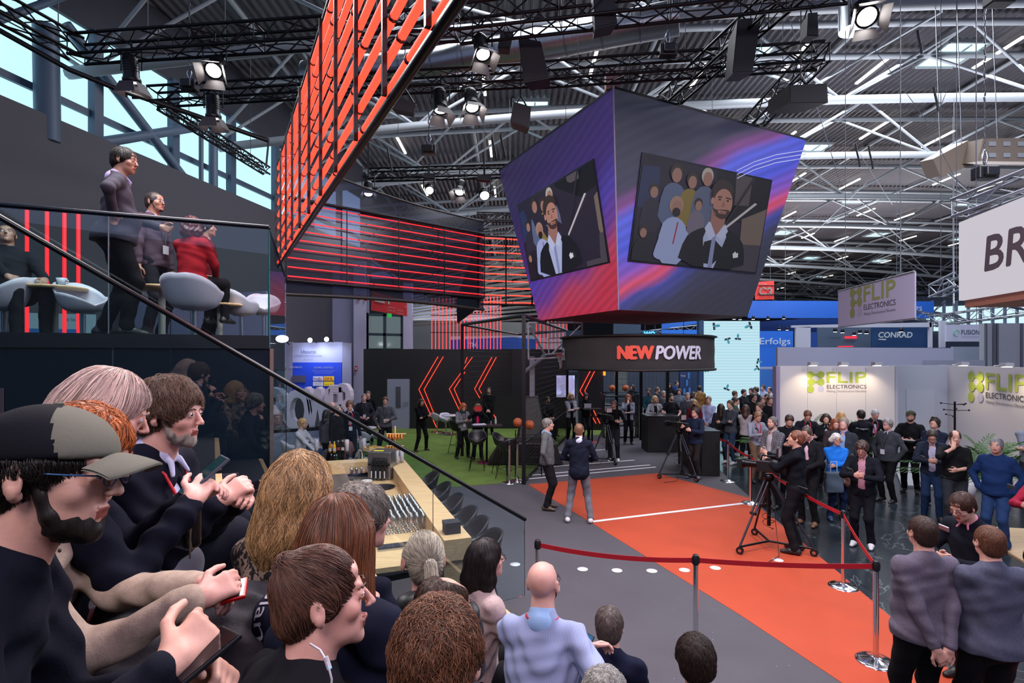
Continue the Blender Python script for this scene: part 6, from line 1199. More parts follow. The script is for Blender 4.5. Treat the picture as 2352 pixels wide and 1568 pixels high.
def cloth(c, kind='plain'):
    if kind == 'knit': return mat(c, .9, bump=.5, bscale=220, var=.12, vscale=60, spec=.12)
    if kind == 'denim': return mat(c, .8, bump=.4, bscale=260, var=.28, vscale=7)
    if kind == 'puffer': return mat(c, .45, bump=.6, bscale=14, var=.1, vscale=5)
    if kind in ('check', 'plaid', 'stripe', 'leopard'):
        def b(nt, p, out):
            tc = N(nt, 'TexCoord')
            if kind == 'leopard':
                mp = N(nt, 'Mapping'); mp.inputs['Scale'].default_value = (1, 1, .8); nt.links.new(tc.outputs['Object'], mp.inputs[0]); n = N(nt, 'TexNoise', Scale=46.0, Detail=1.0, Distortion=1.2); nt.links.new(mp.outputs[0], n.inputs['Vector'])
                r = N(nt, 'ValToRGB'); e = r.color_ramp.elements; e[0].position = .50; e[0].color = (*lin('#131013'), 1); e[1].position = .55; e[1].color = (*lin(c), 1); nt.links.new(n.outputs[0], r.inputs[0]); nt.links.new(r.outputs[0], p.inputs['Base Color'])
            else:
                sc = {'check': 28.0, 'plaid': 9.0, 'stripe': 75.0}[kind]; bands = []
                for dr in (('X',) if kind == 'stripe' else ('X', 'Z')):
                    w_ = N(nt, 'TexWave', Scale=sc); w_.bands_direction = dr; nt.links.new(tc.outputs['Object'], w_.inputs['Vector']); r = N(nt, 'ValToRGB'); k = lin(c); r.color_ramp.elements[0].position = .35; r.color_ramp.elements[0].color = (*[x*(.55 if kind != 'plaid' else .25) for x in k], 1); r.color_ramp.elements[1].position = .65; r.color_ramp.elements[1].color = (*k, 1); nt.links.new(w_.outputs[0], r.inputs[0]); bands.append(r.outputs[0])
                if len(bands) == 1: nt.links.new(bands[0], p.inputs['Base Color'])
                else: m = N(nt, 'MixRGB'); m.inputs[0].default_value = .5; nt.links.new(bands[0], m.inputs[1]); nt.links.new(bands[1], m.inputs[2]); nt.links.new(m.outputs[0], p.inputs['Base Color'])
            p.inputs['Roughness'].default_value = .85
        return nodemat('cloth_'+kind+c, b)
    return mat(c, .85, bump=.3, bscale=180, var=.1, vscale=9, spec=.15)
def hair_mat(c, c2=None):
    c2 = c2 or c
    def b(nt, p, out):
        tc = N(nt, 'TexCoord'); mp = N(nt, 'Mapping'); mp.inputs['Scale'].default_value = (1, 1, .12); nt.links.new(tc.outputs['Object'], mp.inputs[0]); n = N(nt, 'TexNoise', Scale=70.0, Detail=4.0); nt.links.new(mp.outputs[0], n.inputs['Vector'])
        r = N(nt, 'ValToRGB'); q = lin(c); q2 = lin(c2); r.color_ramp.elements[0].position = .3; r.color_ramp.elements[0].color = (*[x*.45 for x in q], 1); r.color_ramp.elements[1].position = .7; r.color_ramp.elements[1].color = (*[min(1, x*1.35) for x in q2], 1)
        nt.links.new(n.outputs[0], r.inputs[0]); nt.links.new(r.outputs[0], p.inputs['Base Color']); p.inputs['Roughness'].default_value = .5; bp = N(nt, 'Bump', Strength=.7, Distance=.006); nt.links.new(n.outputs[0], bp.inputs['Height']); nt.links.new(bp.outputs[0], p.inputs['Normal'])
    return nodemat('hair_'+c+c2, b)
def strand_mat(c, c2=None):
    c2 = c2 or c
    def b(nt, p, out):
        g = N(nt, 'NewGeometry'); r = N(nt, 'ValToRGB'); q = lin(c); q2 = lin(c2); e = r.color_ramp.elements; e[0].position = 0; e[0].color = (*[x*.40 for x in q], 1); e[1].position = 1; e[1].color = (*[min(1, x*1.6) for x in q2], 1); m = e.new(.6); m.color = (*[x*1.1 for x in q2], 1)
        nt.links.new(g.outputs['Random Per Island'], r.inputs[0]); nt.links.new(r.outputs[0], p.inputs['Base Color']); p.inputs['Roughness'].default_value = .42
    return nodemat('strand_'+c+c2, b)
def ik(a, b, l1, l2, pole):
    a, b, pole = [np.array(x, float) for x in (a, b, pole)]; d = b-a; L = np.linalg.norm(d)
    if L > (l1+l2)*.999: b = a+d/L*(l1+l2)*.999; d = b-a; L = np.linalg.norm(d)
    u = d/L; x = (l1*l1-l2*l2+L*L)/(2*L); h = math.sqrt(max(0, l1*l1-x*x)); v = pole-u*(pole@u); n = np.linalg.norm(v); v = v/n if n > 1e-6 else np.array([0, 1., 0]); return a+u*x+v*h, b
ARMS = {'down': ((-.26, -.03, -.12), (.26, -.03, -.12)), 'crossed': ((.13, -.23, .24), (-.11, -.26, .20)), 'phone': ((-.05, -.33, .27), (.06, -.31, .25)), 'clasp': ((-.03, -.24, .0), (.03, -.24, .0)), 'pockets': ((-.20, -.05, -.02), (.20, -.05, -.02)),
        'behind': ((-.04, .20, -.07), (.05, .22, -.10)), 'chin': ((-.02, -.19, .50), (-.08, -.24, .18)), 'camera': ((-.10, -.45, .46), (.10, -.40, .36)), 'read': ((-.12, -.30, .20), (.12, -.30, .20)), 'bag': ((-.26, -.02, -.1), (.14, -.26, .22)), 'lap': ((-.08, -.36, .10), (.08, -.36, .10)), 'photo': ((-.08, -.30, .60), (.08, -.30, .60)), 'front': ((-.12, -.2, .10), (.12, -.22, .08)), 'lean': ((-.15, -.45, .12), (.18, -.40, .12)), 'knees': ((-.16, -.42, .02), (.16, -.42, .02))}
def hand_prims(S, w_, d, up, side, curl, T, fat, g=1.0, k=.006):
    """five fingers and a palm: w_ wrist, d finger direction, up back of the hand, side +1: thumb towards cross(d, up)"""
    d = np.array(d, float); d /= np.linalg.norm(d); up = np.array(up, float); up -= d*(up@d); up /= np.linalg.norm(up); x = np.cross(d, up)*side; w_ = np.array(w_, float)
    pc = w_+d*.045*g; S.cone(w_, w_+d*.02*g, .026*g, .028*g, k=.02, T=T)
    for i, o in enumerate((.026, .009, -.009, -.026)): S.cone(w_+d*.022*g+x*o*.7*g, w_+d*.083*g+x*o*g, .0155*g, max(.0125*g, fat), k=.012, T=T)
    for i, (o, L) in enumerate(((.030, .070), (.011, .078), (-.010, .072), (-.030, .056))):
        p = w_+d*.085*g+x*o*g; c = curl*(1+.12*i); a1 = d*math.cos(c)-up*math.sin(c); a2 = d*math.cos(c*2.0)-up*math.sin(c*2.0); a3 = d*math.cos(c*2.7)-up*math.sin(c*2.7)
        q = p+a1*L*.46*g; r = q+a2*L*.32*g; e = r+a3*L*.22*g; f = max(fat, .0088*g); S.cone(p, q, f*1.12, f, k=k, T=T); S.cone(q, r, f, f*.94, k=k*.6, T=T); S.cone(r, e, f*.94, f*.82, k=k*.6, T=T)
    t0 = w_+d*.028*g+x*.028*g; t1 = t0+(x*.75+d*.65-up*.35*(.3+curl))*.036*g; t2 = t1+(x*.25+d*.92-up*.35*(.3+curl))*.033*g; t3 = t2+(d*.95-x*.1-up*.2)*.022*g; f = max(fat, .0100*g); S.cone(t0, t1, f*1.35, f*1.1, k=.010, T=T); S.cone(t1, t2, f*1.1, f, k=.004, T=T); S.cone(t2, t3, f, f*.85, k=.003, T=T)
def head_prims(S, T, lod, female=0, ear=1, scale=1.0):
    c = dict(T=T); S.ell((0, .018, .030), (.076, .094, .086), k=.02, **c); S.ell((0, -.030, -.020), (.062, .060, .084), k=.02, **c); S.ell((0, -.040, -.070), (.050-.004*female, .050, .040), k=.02, **c); S.ell((0, -.076, -.093), (.020, .018, .018), k=.02, **c)
    S.cone((0, -.086, .018), (0, -.110, -.019), .0055, .0098, k=.009, **c)
    if lod < 2:
        S.cone((-.034, -.076, .030), (.034, -.076, .030), .009-.002*female, k=.014, **c); S.cone((-.024, -.058, .062), (.024, -.058, .062), .018, k=.02, **c)
        for s in (-1, 1): S.ell((s*.044, -.062, -.020), (.018, .018, .020), k=.020, **c); S.ell((s*.0105, -.100, -.024), (.0065, .008, .0065), k=.005, **c); S.ell((s*.031, -.096, .010), (.016, .013, .010), k=.010, sub=True, **c)
        S.cone((-.019, -.088, -.053), (0, -.096, -.050), .0058, k=.006, **c); S.cone((.019, -.088, -.053), (0, -.093, -.050), .0058, k=.006, **c); S.cone((-.014, -.086, -.064), (.014, -.086, -.064), .0075, k=.006, **c); S.ell((0, -.104, -.0575), (.024, .012, .0018), k=.003, sub=True, **c)
        for s in (-1, 1): S.ell((s*.031, -.0795, .010), (.0125, .0125, .0115), k=.002, **c)
        if lod < 1:
            for s in (-1, 1): S.cone((s*.019, -.0885, .0155), (s*.043, -.0835, .0145), .0035, k=.004, **c); S.cone((s*.020, -.086, .003), (s*.042, -.082, .003), .003, k=.005, **c)
    else: 
        S.cone((-.018, -.092, -.056), (.018, -.092, -.056), .009, k=.008, **c)
        for s in (-1, 1): S.ell((s*.031, -.094, .012), (.015, .010, .010), k=.010, sub=True, **c)
    if ear:
        for s in (-1, 1):
            R = rot('Z', s*24)@rot('X', -12); S.ell((s*.082, .016, -.004), (.008, .020, .033), k=.006, R=R, **c)
            if lod < 2: S.ell((s*.091, .012, .000), (.006, .011, .018), k=.004, sub=True, R=R, **c); S.ell((s*.079, .008, -.030), (.007, .010, .011), k=.005, **c)
def person(label, pos, rz=0, h=1.78, pose='down', arms=None, lean=0, head=(0, 0, 0), skin='fair', hair=('short', '#2a1d18'), top=('sweater', '#333338'), shirt='#b9bccb', pants='#15151b', pk='plain', shoes='#141414', sit=False, d=None, female=0, extra=(), fat=1.0, legs=None, group=None, anchor=None, hw=None, kw=None, torso_twist=0, vox=None, curl=.5, cut=True, strands=0, knees=None, hands=None, sidelean=0, hem=None, cat='person', headsize=1.0):
    if anchor is not None: d = d or anchor[2]; pos = (0, 0, 0)
    d = d or math.hypot(pos[0], pos[1]); v = vox or min(.024, max(.0052, d*.00125)); lod = 0 if d < 4 else (1 if d < 12 else 2); s = h/1.765; fatf = max(0.0, .45*v); R = random.Random(sum(ord(c)*(i+1) for i, c in enumerate(label)) % 9999)
    B = Sdf(); C_ = Sdf(); P_ = Sdf(); fullT = (np.eye(3, dtype=f4)*s, np.zeros(3, f4))
    pel = np.array((0, 0, .12 if sit else .93), float)
    if legs == 'wide': fx = .20
    elif legs == 'stride': fx = .10
    else: fx = .115
    Rt = rot('X', lean)@rot('Y', sidelean)@rot('Z', torso_twist); T = (Rt, pel.astype(f4)); w = fat
    HT = comp(T, comp((np.eye(3, dtype=f4), np.array((0, -.005-.0008*0, .548), f4)), (rot('Z', head[0])@rot('X', -lean*.75+head[1])@rot('Y', head[2]), np.zeros(3, f4)))); HC = comp(HT, (np.eye(3, dtype=f4)*headsize, np.array((0, -.02, .145*headsize), f4)))
    def X(p, q=T): return (q[0]@np.array(p, f4)+q[1]).astype(float)
    if anchor is not None:
        ht = (HC[0]@np.array((0, .02, .120), f4)+HC[1]).astype(float)*s; pos = PD(*anchor)-Matrix.Rotation(math.radians(rz), 3, 'Z')@Vector(ht.tolist())
    Ri_ = Matrix.Rotation(-math.radians(rz), 3, 'Z')
    if hw is not None:
        hands = [(Rt.T@(np.array(Ri_@(Vector(q)-Vector(pos)))/s-pel)).tolist() for q in hw]; arms = arms or 'world'
    if kw is not None:
        knees = []
        for i, q in enumerate(kw):
            kl = np.array(Ri_@(Vector(q)-Vector(pos)))/s; hp = pel+np.array(((-1, 1)[i]*.085, 0, -.02)); dv = kl-hp; kl = hp+dv/np.linalg.norm(dv)*.47; knees.append((kl.tolist(), (kl+np.array((0, .0, -.43))).tolist()))
    # ---- arms
    A = arms or pose; tg = hands or ARMS.get(A if isinstance(A, str) else 'down'); J = {}
    for i, sd in enumerate((-1, 1)):
        sh = np.array((sd*(.168+.02*(fat-1)), .008, .466)); ha = np.array(tg[i], float); pole = (sd*.3, .35, -1) if A == 'world' else (sd*.9, .25, -.6) if A not in ('camera', 'photo', 'behind') else ((sd*.8, .1, -.8) if A != 'behind' else (sd*1.0, .5, .2))
        el, ha = ik(sh, ha, .30, .265, pole); J[sd] = (sh, el, ha)
    nb = (0, .015, .50); hd = X((0, .012, -.055), HC)
    # ---- skin body: one continuous surface
    B.ell((0, 0, .33), (.150*w, .095, .20), k=.05, T=T); B.ell((0, .0, .06), (.15*w, .10, .14), k=.05, T=T); B.cone((-.13, .005, .44), (.13, .005, .44), .045, k=.04, T=T); [B.cone((q_*.14, .01, .445), (0, .02, .53), .036, .046, k=.03, T=T) for q_ in (-1, 1)]
    B.cone(X(nb), hd, .066 if not female else .052, .059 if not female else .045, k=.03); head_prims(B, HC, lod, female, ear=0 if hair[0] in ('long', 'wavy', 'bob') else 1)
    for sd in (-1, 1):
        sh, el, ha = J[sd]; B.cone(sh, el, .046, .038, k=.02, T=T); B.cone(el, ha, .037, .025, k=.015, T=T); dr = ha-el; dr /= np.linalg.norm(dr)
        if A == 'behind': dr2 = dr*.6+np.array((-sd*.5, .1, -.55)); up = np.array((0, 1., .2))
        elif A in ('crossed',): dr2 = dr; up = np.array((0, -1., 0))
        elif A in ('phone', 'read', 'photo', 'camera'): dr2 = dr+np.array((-sd*.35, -.1, .25)); up = np.array((sd*.9, -.25, -.25))
        elif A in ('lap', 'clasp', 'lean', 'knees', 'world'): dr2 = dr+np.array((-sd*.5, -.1, -.1)); up = np.array((sd*.5, -.2, .8))
        elif A == 'chin' and sd == -1: dr2 = np.array((0.1, .3, 1.)); up = np.array((0, -1., .2))
        else: dr2 = dr; up = np.array((sd*1., .1, 0))
        if not (A == 'pockets'): hand_prims(B, ha, dr2, up, sd, curl, T, fatf, 1.0 if not female else .92)
    # ---- legs
    L_ = {}
    for sd in (-1, 1):
        hp = pel+np.array((sd*.085, 0, -.02))
        if sit:
            kn = np.array((sd*(.13 if legs != 'wide' else .2), -.46, .13)); an = np.array((sd*.12, -.48, -.33))
            if knees: kn = np.array(knees[0 if sd < 0 else 1][0], float); an = np.array(knees[0 if sd < 0 else 1][1], float)
        else: an = np.array((sd*fx, (.08*sd if legs == 'stride' else .0), .085)); kn, _ = ik(hp, an, .44, .42, (0, -1, 0))
        L_[sd] = (hp, kn, an); B.cone(hp, kn, .070, .050, k=.04); B.cone(kn, an, .047, .034, k=.03)
    V, Q = B.mesh(v); V = V*s
    me_m = [skin_mat(skin), mat('#8c4a42', .45), mat('#c9c4c4', .25), mat('#1c1512', .15)]
    mids = np.zeros(len(Q), int)
    if lod < 2 and len(Q):
        c = V[Q].mean(1)/s; q = (c-HC[1])@np.linalg.inv(HC[0]).T; mids[(np.abs(q[:, 0]) < .021) & (q[:, 2] > -.070) & (q[:, 2] < -.047) & (q[:, 1] < -.088+.2*np.abs(q[:, 0]))] = 1
        for sd in (-1, 1):
            r = np.linalg.norm((q-np.array((sd*.031, -.0795, .010)))*np.array((1, 1, 1.15)), axis=1); a = (r < .0142) & (q[:, 1] < -.083) & (np.abs(q[:, 2]-.0095) < .0065); mids[a] = 2; mids[a & (np.hypot(q[:, 0]-sd*.031, q[:, 2]-.010) < .0062)] = 3
    o = mesh_obj('person', V, Q, me_m, smooth=True, mids=mids); o.location = pos; o.rotation_euler = (0, 0, math.radians(rz)); tag(o, label, cat, group)
    # ---- garment for the upper body
    kind, col = top[0], top[1]; tk = {'sweater': .016, 'shirt': .010, 'tee': .010, 'jacket': .022, 'blazer': .020, 'hoodie': .026, 'puffer': .040, 'polo': .010, 'blouse': .012}.get(kind, .014); S = Sdf(); hemz = hem if hem is not None else {'shirt': -.03, 'tee': -.08, 'polo': -.06, 'sweater': -.07, 'blazer': -.17, 'jacket': -.10, 'hoodie': -.09, 'puffer': -.12}.get(kind, -.06)
    bel = 0 if female else .01
    S.ell((0, -.004, .31), (.155*w+tk, .105+tk, .20), k=.06, T=T); S.ell((0, -.010-bel*(w-1)*8, .13), (.145*w+tk, .105*w+tk, .17), k=.06, T=T); S.ell((0, .0, -.03), (.156*w+tk+.004, .120*w+tk, .17), k=.05, T=T)
    S.cone((-.138*(.5+w/2), .012, .446), (.138*(.5+w/2), .012, .446), .052+tk*.5, k=.05, T=T); S.cone((0, .02, .45), (0, .022, .525), .078+tk*.5, .060+tk*.4, k=.05, T=T)
    for sd in (-1, 1): S.cone((sd*.14, .012, .460), (0, .02, .524), .034+tk*.6, .044+tk*.5, k=.05, T=T)
    if female:
        for sd in (-1, 1): S.ell((sd*.075, -.085, .30), (.062, .05, .06), k=.05, T=T)
    if sit: S.ell((0, -.03, -.02), (.17*w, .15, .12), k=.05, T=T)
    for sd in (-1, 1):
        sh, el, ha = J[sd]; sl = kind in ('tee', 'polo'); e2 = sh+(el-sh)*.62 if sl else el; S.cone(sh, e2, .052+tk*.7, (.043 if not sl else .050)+tk*.6, k=.035, T=T)
        if not sl:
            roll = kind == 'rolled' or 'rolled' in extra; w2 = el+(ha-el)*(.40 if roll else .93); S.cone(el, w2, .040+tk*.6, .029+tk*.6, k=.02, T=T)
            if kind in ('hoodie', 'sweater', 'puffer') and lod < 2: S.cone(w2-(ha-el)*.10, w2, .030+tk*.8, .030+tk*.5, k=.008, T=T)
    if kind == 'hoodie': S.cone((-.07, .075, .50), (.07, .075, .50), .042, k=.03, T=T); S.cone((-.085, .03, .49), (-.05, -.06, .46), .028, .02, k=.02, T=T); S.cone((.085, .03, .49), (.05, -.06, .46), .028, .02, k=.02, T=T); S.ell((0, .12, .42), (.11, .05, .10), k=.03, T=T)
    if kind == 'puffer':
        S.cone((-.06, .04, .53), (.06, .04, .53), .05, k=.03, T=T)
    S.plane((0, 0, hemz), (0, 0, -1), T=T if not sit else T)
    openf = kind in ('blazer', 'jacket') and 'closed' not in extra
    if openf:
        Mx = rot('Z', 45)
        S.box((0, -.16, .42), (.062, .062, .20), k=.006, sub=True, T=T, R=Mx); S.cone((0, -.2, .25), (0, -.17, .60), .02, .085, k=.006, sub=True, T=T)
        if 'open' in extra: S.box((0, -.17, .1), (.05, .12, .5), k=.008, sub=True, T=T)
    elif kind in ('sweater',) and 'round' not in extra: S.cone((0, -.145, .40), (0, -.10, .60), .008, .062, k=.006, sub=True, T=T)
    else: S.cone((0, -.10, .555), (0, -.05, .62), .034, .055, k=.008, sub=True, T=T)
    ph = R.uniform(0, 9); am = .0035 if lod else .0042; fr = 1.0
    def wr(x, y, z): return am*(np.sin(21*x+6*np.sin(9*z+ph)+ph)*np.sin(17*y+5*np.sin(7*z)+ph)+.8*np.sin(34*z+7*np.sin(6*x+ph)+4*y))+(am*.9*np.sin(58*z+9*np.sin(8*x+ph)+6*np.sin(9*y)) if lod == 0 else 0)+(.006*np.abs(np.sin(33*z+2*np.sin(9*x))) if kind == 'puffer' else 0)
    V, Q = S.mesh(v, wr); ck = {'sweater': 'knit'}.get(kind, 'plain'); ck = top[2] if len(top) > 2 else ck
    nm = {'tee': 'shirt', 'polo': 'shirt', 'rolled': 'shirt', 'blouse': 'shirt', 'puffer': 'jacket'}.get(kind, kind)
    mesh_obj(nm, V*s, Q, cloth(col, 'puffer' if kind == 'puffer' else ck), o, True)
    if kind in ('blazer', 'jacket', 'sweater') and 'noshirt' not in extra or 'collar' in extra:
        S = Sdf(); 
        if openf: S.ell((0, -.006, .31), (.150*w, .110, .20), k=.05, T=T); S.ell((0, -.012, .10), (.138*w, .112, .20), k=.05, T=T); S.plane((0, 0, -.05), (0, 0, -1), T=T); S.plane((0, .02, 0), (0, 1, 0), T=T)
        if 'round' not in extra or kind == 'blazer':
            S.cone(X((0, .030, .515)), X((0, .018, .515))+(hd-X(nb))*.20, .078 if not female else .064, .072 if not female else .060, k=.01)
            if openf or kind == 'sweater' or 'collar' in extra: S.cone((-.025, -.060, .535), (-.048, -.092, .492), .012, .007, k=.012, T=T); S.cone((.025, -.060, .535), (.048, -.092, .492), .012, .007, k=.012, T=T)
            S.cone((0, -.115, .50), (0, -.055, .60), .020, .045, k=.006, sub=True, T=T)
        if S.p:
            V, Q = S.mesh(max(v*.8, .005)); 
            if len(Q): mesh_obj('shirt' if openf else 'shirt_collar', V*s, Q, cloth(shirt), o, True)
    # ---- trousers or skirt
    S = Sdf(); S.ell((0, 0, -.01), (.152*w, .112*w, .13), k=.05, T=(Rt if not sit else rot('X', lean*.4), pel.astype(f4)))
    slim = .0 if pk != 'loose' else .015
    for sd in (-1, 1):
        hp, kn, an = L_[sd]; S.cone(hp, kn, .092*(.6+.4*w), .070+slim, k=.05); S.cone(kn, an+np.array((0, 0, .0)), .068+slim, .054+slim, k=.03)
        if not sit and lod < 2: S.cone(an+np.array((0, -.01, .03)), an+np.array((0, -.015, -.02)), .057+slim, .062+slim, k=.02)
    if not sit: S.plane((0, 0, (.10 if hemz < .0 else .14)), (0, 0, 1), T=T)
    if not sit: S.plane((0, 0, .055), (0, 0, -1))
    V, Q = S.mesh(v, lambda x, y, z: .0035*(np.sin(19*z+8*np.sin(7*x+ph)+ph)*np.sin(13*x+11*y)+.6*np.sin(44*z+6*np.sin(9*x)))); 
    mesh_obj('trousers', V*s, Q, cloth(pants, pk if pk != 'loose' else 'plain'), o, True)
    # ---- shoes
    if not (sit and lod == 0):
        for sd in (-1, 1):
            an = L_[sd][2]; b = np.array((an[0], an[1], an[2]-.085)); S = Sdf(); a = sd*.12; fd = np.array((math.sin(a), -math.cos(a), 0.))
            S.cone(b+np.array((0, .045, .045)), b+fd*.06+np.array((0, 0, .045)), .042, .042, k=.03); S.cone(b+fd*.06+np.array((0, 0, .040)), b+fd*.165+np.array((0, 0, .022)), .042, .030, k=.03); S.cone(b+np.array((0, .03, .05)), b+np.array((0, .01, .10)), .042, .042, k=.02); S.plane(b+np.array((0, 0, .003)), (0, 0, -1))
            V, Q = S.mesh(min(v, .016)); c = np.asarray(V)[Q].mean(1)[:, 2]-b[2] if len(Q) else 0; mesh_obj('shoe', V*s, Q, [mat(shoes, .45), mat('#c4c4c8' if shoes in ('#c9c9cd', '#cfcfd6') else '#0c0c0e', .6)], o, True, mids=(c < .018).astype(int))
    # ---- hair
    hs, hc = hair[0], hair[1]; hv = max(v*.85, .0055)
    if hs != 'bald':
        S = Sdf(); g = {'short': .008, 'crop': .0045, 'balding': .007, 'messy': .017, 'long': .013, 'wavy': .022, 'bob': .016, 'pony': .008, 'bun': .008, 'side': .012, 'curly': .020, 'quiff': .014}.get(hs, .010)
        S.ell((0, .020, .033), (.077+g, .096+g, .087+g), k=.01, T=HC); S.ell((0, .055, -.02), (.066+g, .05+g, .07), k=.02, T=HC)
        for sd in (-1, 1): S.ell((sd*.068, .0, .01), (.012+g*.6, .028, .045), k=.015, T=HC)
        cutf = (0, -.125, -.045) if not hs == 'balding' else (0, -.125, -.02)
        # face opening
        S.ell(cutf, (.078, .088, .112), k=.010, sub=True, T=HC)
        if hs == 'balding': S.ell((0, -.05, .13), (.058, .095, .060), k=.012, sub=True, T=HC)
        if hs == 'fringe': pass
        longk = hs in ('long', 'wavy', 'bob')
        if not longk:
            S.plane((0, 0, -.066), (0, -.25, -1), T=HC)
            for sd in (-1, 1): S.ell((sd*.085, .0, -.040), (.022, .040, .042), k=.006, sub=True, T=HC)
        else:
            LN = {'long': .30, 'wavy': .24, 'bob': .15}[hs] if len(hair) < 4 else hair[3]
            for sd in (-1, 1): S.cone((sd*.068, .01, .01), (sd*(.078+g*.4), .025, -LN*.55), .030+g, .032+g, k=.03, T=HC); S.cone((sd*(.078+g*.4), .025, -LN*.55), (sd*.075, .045, -LN), .032+g, .020, k=.03, T=HC)
            S.cone((0, .075, -.02), (0, .085, -LN*.6), .062+g, .066+g, k=.04, T=HC); S.cone((0, .085, -LN*.6), (0, .088, -LN), .066+g, .045, k=.03, T=HC)
        if hs == 'pony': S.ell((0, .125, .01), (.020, .020, .020), k=.012, T=HC); S.cone((0, .13, .005), (0, .165, -.06), .022, .024, k=.01, T=HC); S.cone((0, .165, -.06), (0, .150, -.17), .024, .010, k=.01, T=HC)
        if hs == 'bun': S.ell((0, .082, .085), (.034, .030, .030), k=.006, T=HC)
        if hs == 'quiff': S.ell((0, -.045, .115), (.055, .04, .022), k=.02, T=HC)
        hp = R.uniform(0, 9); hA = {'messy': .004, 'wavy': .006, 'curly': .007, 'long': .003, 'crop': .0006}.get(hs, .0020)*(.55 if strands and hs != 'curly' else 1); 
        fq = 1.0 if not strands else .8
        def hn(x, y, z): return hA*(np.sin(fq*60*x+8*np.sin(9*z+hp)+hp)*np.sin(fq*48*y+6*np.sin(7*z)+hp)+.6*np.sin(95*x+70*y+4*np.sin(25*z)))
        if any(isinstance(e, tuple) for e in extra): S.plane((0, 0, .035), (0, 0, 1), T=HC)
        V, Q = S.mesh(hv, hn)
        if len(Q): ho = mesh_obj('hair', V*s, Q, hair_mat(hc, hair[2] if len(hair) > 2 else None), o, True)
        if strands and len(Q): hair_strands(V*s, Q, HC, s, hs, strands, hc, hair[2] if len(hair) > 2 else None, o, R)
    if 'beard' in extra or 'greybeard' in extra or 'stubble' in extra:
        S = Sdf(); b = .006 if 'stubble' not in extra else .0025; S.ell((0, -.038, -.070), (.049+b, .050+b*.8, .041+b), k=.012, T=HC); S.ell((0, -.076, -.093), (.021+b, .018+b*.7, .018+b), k=.012, T=HC)
        for sd in (-1, 1): S.cone((sd*.064, -.012, -.012), (sd*.050, -.032, -.062), .007+b*.6, .009+b*.8, k=.012, T=HC)
        if lod: S.cone((-.018, -.085, -.043), (.018, -.085, -.043), .004+b*.4, k=.008, T=HC)
        S.ell((0, -.11, -.057), (.023, .03, .009), k=.004, sub=True, T=HC); S.ell((0, -.10, .030), (.060, .062, .064), k=.008, sub=True, T=HC); S.ell((0, .10, -.09), (.1, .085, .08), k=.01, sub=True, T=HC)
        V, Q = S.mesh(max(v*.8, .004), lambda x, y, z: .0015*np.sin(160*x)*np.sin(150*z+90*y)); 
        if len(Q): mesh_obj('beard', V*s, Q, hair_mat('#8f8780' if 'greybeard' in extra else (hc if hs != 'bald' else '#4a342a')), o, True)
    if lod < 2 and hs != 'bald':
        for sd in (-1, 1): MB().path([HCv(HC, (sd*.018, -.0925, .028), s), HCv(HC, (sd*.033, -.0915, .033), s), HCv(HC, (sd*.046, -.082, .028), s)], .003*s, 5).build('eyebrow', hair_mat(hc), o)
    if 'glasses' in extra or 'blueglasses' in extra:
        gm = MB(); 
        for sd in (-1, 1):
            gm.path([HCv(HC, (sd*.033+math.cos(a*PI/6)*.021, -.107+abs(math.cos(a*PI/6))*.003*(1 if math.cos(a*PI/6)*sd > 0 else 0), .008+math.sin(a*PI/6)*.016), s) for a in range(12)], max(.0018, v*.16), 4, True)
            gm.path([HCv(HC, (sd*.054, -.103, .012), s), HCv(HC, (sd*.078, -.06, .012), s), HCv(HC, (sd*.083, .01, .010), s)], max(.0018, v*.16), 4)
        gm.tube(HCv(HC, (-.012, -.11, .012), s), HCv(HC, (.012, -.11, .012), s), max(.0016, v*.15), n=4); gm.build('glasses', mat('#1c4a7a' if 'blueglasses' in extra else '#1a1418', .3), o)
    cp_ = [e for e in extra if isinstance(e, tuple) and e[0] == 'cap']
    if cp_:
        S = Sdf(); S.ell((0, .014, .040), (.091, .110, .086), k=.01, T=HC); S.plane((0, 0, .030), (0, -.12, -1), T=HC); V1 = S.mesh(hv); V, Q = V1; c = (V[Q].mean(1)-HC[1])@np.linalg.inv(HC[0]).T
        cpo = mesh_obj('cap', V*s, Q, [cloth(cp_[0][1]), cloth(cp_[0][2])], o, True, mids=(c[:, 1] > -.020+.5*(c[:, 2]-.08)).astype(int))
        bm = MB(); n_ = 14; rows = []
        for j in range(6):
            f = j/5; row = []
            for i in range(n_+1):
                a = -1.15+2.3*i/n_; x = math.sin(a)*.084; y = -.062-math.cos(a)*.034; rr = f*.072*math.cos(a*.95)**.6 if math.cos(a*.95) > 0 else 0; row.append((x*(1+.02*f), y-rr, .046-.030*(x/.084)**2-.012*f*f))
            rows.append(row)
        for z_ in (0, .004): bm.v += [HCv(HC, (p_[0], p_[1], p_[2]+z_), s) for r_ in rows for p_ in r_]
        N_ = (n_+1)*6
        for j in range(5):
            for i in range(n_): q = j*(n_+1)+i; bm.f += [(q, q+1, q+n_+2, q+n_+1), (q+N_, q+n_+1+N_, q+n_+2+N_, q+1+N_)]; bm.sm += [True, True]
        for i in range(n_): q = 5*(n_+1)+i; bm.f.append((q, q+1, q+1+N_, q+N_)); bm.sm.append(False)
        bm.build('cap_brim', cloth(cp_[0][1]), cpo); MB().ball(HCv(HC, (0, .016, .127), s), .008*s, 8, (1, 1, .5)).build('cap_button', cloth(cp_[0][1]), cpo)
